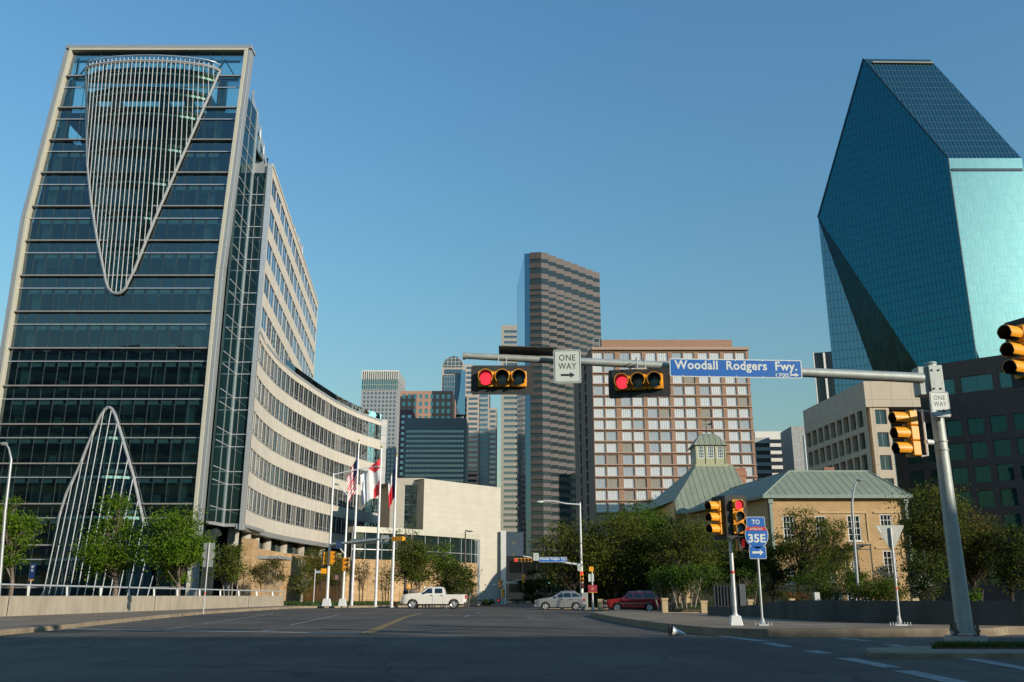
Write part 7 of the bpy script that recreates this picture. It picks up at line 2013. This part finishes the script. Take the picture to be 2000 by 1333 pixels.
tree('almost bare tree with a pale straight trunk in the planting bed', 'tree', 588, 92, 1058, 1168, 66, leaves=(L_olive, L_mid), bark=bark_l, dens=.8, clumps=60, leaf=.15, seed=16, group=TL, shape='cone')
tree('thin olive tree left of the far white signal pole', 'tree', 620, 96, 1066, 1150, 64, leaves=(L_olive, L_mid), bark=bark_d, dens=1.3, clumps=44, leaf=.17, seed=17, trunks=2, group=TL)
tree('thin olive tree behind the second white pole', 'tree', 657, 99, 1078, 1155, 56, leaves=(L_olive, L_mid), bark=bark_d, dens=1.1, clumps=40, leaf=.17, seed=18, trunks=3, group=TL)
tree('sparse small tree between the first two flagpoles', 'tree', 704, 101, 1090, 1150, 50, leaves=(L_olive, L_brown), bark=bark_m, dens=.22, clumps=30, leaf=.14, seed=19, trunks=2, group=TL)
tree('sparse small tree right of the second flagpole', 'tree', 752, 104, 1098, 1160, 44, leaves=(L_olive, L_mid), bark=bark_d, dens=.25, clumps=26, leaf=.14, seed=20, trunks=3, group=TL)
tree('wide olive tree above the white pickup bonnet', 'tree', 812, 97, 1056, 1150, 100, leaves=(L_mid, L_olive), bark=bark_m, dens=1.8, clumps=70, leaf=.19, seed=21, trunks=3, group=TL)
tree('tall pale green tree behind the olive tree by the cream building', 'tree', 868, 104, 1045, 1120, 62, leaves=(L_bright, L_green), bark=bark_m, dens=.9, clumps=40, leaf=.2, seed=22, group=TL, shape='cone')
tree('tall thin green tree left of the cream building glass base', 'tree', 790, 106, 1018, 1090, 64, leaves=(L_green, L_mid), bark=bark_m, dens=.28, clumps=30, leaf=.2, seed=23, group=TL)
tree('dark olive tree above the white pickup bed', 'tree', 885, 98, 1092, 1168, 92, leaves=(L_mid, L_dark), bark=bark_l, dens=1.7, clumps=56, leaf=.18, seed=24, trunks=4, group=TL, second=.5)
tree('low dark tree by the slim dark street light', 'tree', 912, 100, 1110, 1180, 38, leaves=(L_green, L_dark), bark=bark_m, dens=.9, clumps=24, leaf=.17, seed=25, trunks=2, group=TL)
# right side
tree('large olive live oak leaning over the silver car', 'tree', 1120, 98, 1018, 1150, 136, leaves=(L_olive, L_mid), bark=bark_d, dens=1.2, clumps=64, leaf=.23, seed=31, group=TR, second=.5)
tree('large olive live oak above the red car', 'tree', 1203, 98, 1000, 1150, 150, leaves=(L_olive, L_mid), bark=bark_d, dens=1.35, clumps=90, leaf=.24, seed=32, group=TR, second=.45)
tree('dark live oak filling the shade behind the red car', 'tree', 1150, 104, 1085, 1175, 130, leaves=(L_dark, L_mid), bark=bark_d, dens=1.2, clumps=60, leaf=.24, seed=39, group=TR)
tree('fresh green tree rising in front of the brown hotel', 'tree', 1262, 112, 984, 1080, 160, leaves=(L_green, L_bright), bark=bark_d, dens=1.25, clumps=70, leaf=.25, seed=33, group=TR, second=.3)
tree('olive live oak behind the signal post', 'tree', 1335, 94, 1006, 1136, 150, leaves=(L_mid, L_olive), bark=bark_d, dens=1.3, clumps=80, leaf=.21, seed=34, group=TR, second=.4)
tree('dark green tree between the two olive oaks', 'tree', 1270, 97, 1040, 1160, 100, leaves=(L_dark, L_green), bark=bark_d, dens=1.3, clumps=60, leaf=.23, seed=35, group=TR, second=.25)
tree('olive oak behind the interstate sign', 'tree', 1440, 96, 1030, 1170, 128, leaves=(L_mid, L_dark), bark=bark_d, dens=1.3, clumps=60, leaf=.21, seed=36, group=TR, second=.5)
tree('crape myrtle with pale stems right of the brick pillar', 'tree', 1302, 66, 1112, 1160, 66, leaves=(L_green, L_mid), bark=bark_l, dens=2.0, clumps=44, leaf=.16, seed=37, trunks=5, group=TR, shape='vase', clump_r=.24, base_row=1196)
tree('crape myrtle with pale stems in the middle of the railing', 'tree', 1340, 65, 1104, 1162, 76, leaves=(L_green, L_mid), bark=bark_l, dens=2.0, clumps=48, leaf=.16, seed=38, trunks=5, group=TR, shape='vase', clump_r=.24, base_row=1195)
tree('crape myrtle with pale stems left of the dark screen', 'tree', 1382, 66, 1104, 1160, 64, leaves=(L_green, L_mid), bark=bark_l, dens=2.0, clumps=44, leaf=.16, seed=40, trunks=4, group=TR, shape='vase', clump_r=.24, base_row=1195)
tree('dark green bush tree right of the dark screen', 'tree', 1462, 64, 1110, 1172, 56, leaves=(L_green, L_dark), bark=bark_m, dens=1.2, clumps=36, leaf=.17, seed=41, trunks=3, group=TR)
tree('dark bushy tree at the corner of the brick house', 'tree', 1512, 78, 1045, 1178, 84, leaves=(L_dark, L_mid), bark=bark_d, dens=1.2, clumps=40, leaf=.19, seed=42, group=TR, second=.4)
tree('gnarled live oak with dark limbs in front of the brick house', 'tree', 1572, 76, 992, 1130, 122, leaves=(L_mid, L_olive), bark=bark_d, dens=.85, clumps=58, leaf=.17, seed=43, group=TR, trunk_px=1562, clump_r=.13, hollow=.7, second=.4)
tree('smaller live oak right of the gnarled one', 'tree', 1632, 77, 1004, 1120, 76, leaves=(L_mid, L_olive), bark=bark_d, dens=1.2, clumps=50, leaf=.17, seed=44, group=TR, trunk_px=1610, hollow=.6, second=.3)
tree('low olive tree in front of the middle of the brick house', 'tree', 1612, 72, 1090, 1176, 124, leaves=(L_mid, L_green), bark=bark_d, dens=.85, clumps=44, leaf=.15, seed=45, trunks=3, group=TR)
tree('green bush tree behind the curved neck street light', 'tree', 1672, 73, 1112, 1165, 52, leaves=(L_green, L_mid), bark=bark_d, dens=1.7, clumps=36, leaf=.15, seed=46, trunks=2, group=TR)
tree('olive bush at the foot of the brick house', 'shrub', 1710, 70, 1130, 1180, 110, leaves=(L_mid, L_olive), bark=bark_d, dens=1.8, clumps=40, leaf=.15, seed=47, trunks=4, group=TR, name='shrub')
tree('white flowering shrub by the right corner of the brick house', 'shrub', 1728, 74, 1100, 1152, 56, leaves=(L_white, L_dark), bark=bark_d, dens=.8, clumps=30, leaf=.14, seed=48, trunks=3, group=TR, name='shrub', second=.5)
tree('dark shrub dotted with white flowers right of the brick house', 'shrub', 1800, 66, 1118, 1172, 50, leaves=(L_dark, L_white), bark=bark_d, dens=1.0, clumps=30, leaf=.14, seed=49, trunks=3, group=TR, name='shrub', second=.10)
tree('russet live oak left of the thick galvanised pole', 'tree', 1822, 82, 942, 1110, 142, leaves=(L_olive, L_mid), bark=bark_d, dens=1.35, clumps=84, leaf=.21, seed=50, group=TR, second=.5)
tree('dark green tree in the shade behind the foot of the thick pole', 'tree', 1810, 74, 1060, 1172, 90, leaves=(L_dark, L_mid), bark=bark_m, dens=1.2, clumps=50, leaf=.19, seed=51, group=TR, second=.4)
tree('russet live oak right of the thick galvanised pole', 'tree', 1905, 84, 985, 1140, 130, leaves=(L_olive, L_brown), bark=bark_d, dens=1.3, clumps=76, leaf=.21, seed=52, group=TR, second=.4)
tree('dark tree at the right edge of the picture', 'tree', 1978, 80, 1022, 1160, 112, leaves=(L_dark, L_mid), bark=bark_d, dens=1.3, clumps=64, leaf=.21, seed=53, group=TR, second=.4)
tree('fresh green little shrub behind the parapet right of the thick pole', 'shrub', 1898, 60, 1146, 1178, 36, leaves=(L_bright, L_green), bark=bark_m, dens=1.0, clumps=20, leaf=.15, seed=54, trunks=3, group=TR, name='shrub')
tree('reddish shrub left of the white utility box', 'shrub', 1560, 70, 1158, 1180, 74, leaves=(L_red, L_mid), bark=bark_d, dens=.8, clumps=30, leaf=.14, seed=55, trunks=4, group=TR, name='shrub', second=.6)
tree('low dark shrub at the foot of the cream building', 'shrub', 944, 118, 1168, 1188, 24, leaves=(L_dark, L_green), bark=bark_d, dens=1.2, clumps=16, leaf=.16, seed=56, trunks=2, group=TL, name='shrub')
tree('round dark shrub right of the low one by the cream building', 'shrub', 957, 118, 1168, 1190, 18, leaves=(L_dark, L_green), bark=bark_d, dens=1.2, clumps=16, leaf=.16, seed=57, trunks=2, group=TL, name='shrub')
tree('dark street tree with leaves coloured as shade at the foot of the white fin', 'tree', 1012, 150, 1168, 1200, 44, leaves=(L_dark,), bark=bark_d, dens=1.2, clumps=20, leaf=.25, seed=58, group=TL)
tree('dark leaf mass put in as shade behind the gap between the two cars', 'tree', 1190, 100, 1130, 1190, 110, leaves=(L_dark,), bark=bark_d, dens=1.4, clumps=50, leaf=.24, seed=59, group=TR)  # this mass and the next stand for shade under the oaks
tree('dark leaf mass put in as shade behind the red car roof', 'tree', 1270, 98, 1130, 1190, 90, leaves=(L_dark,), bark=bark_d, dens=1.4, clumps=46, leaf=.24, seed=60, group=TR)
tree('dark street tree with leaves coloured as shade behind the far mast arm', 'tree', 1040, 152, 1108, 1180, 52, leaves=(L_dark,), bark=bark_d, dens=1.2, clumps=24, leaf=.26, seed=61, group=TL)
tree('dark street tree with leaves coloured as shade above the bonnet of the silver car', 'tree', 1066, 140, 1120, 1180, 46, leaves=(L_dark,), bark=bark_d, dens=1.2, clumps=24, leaf=.25, seed=62, group=TL)
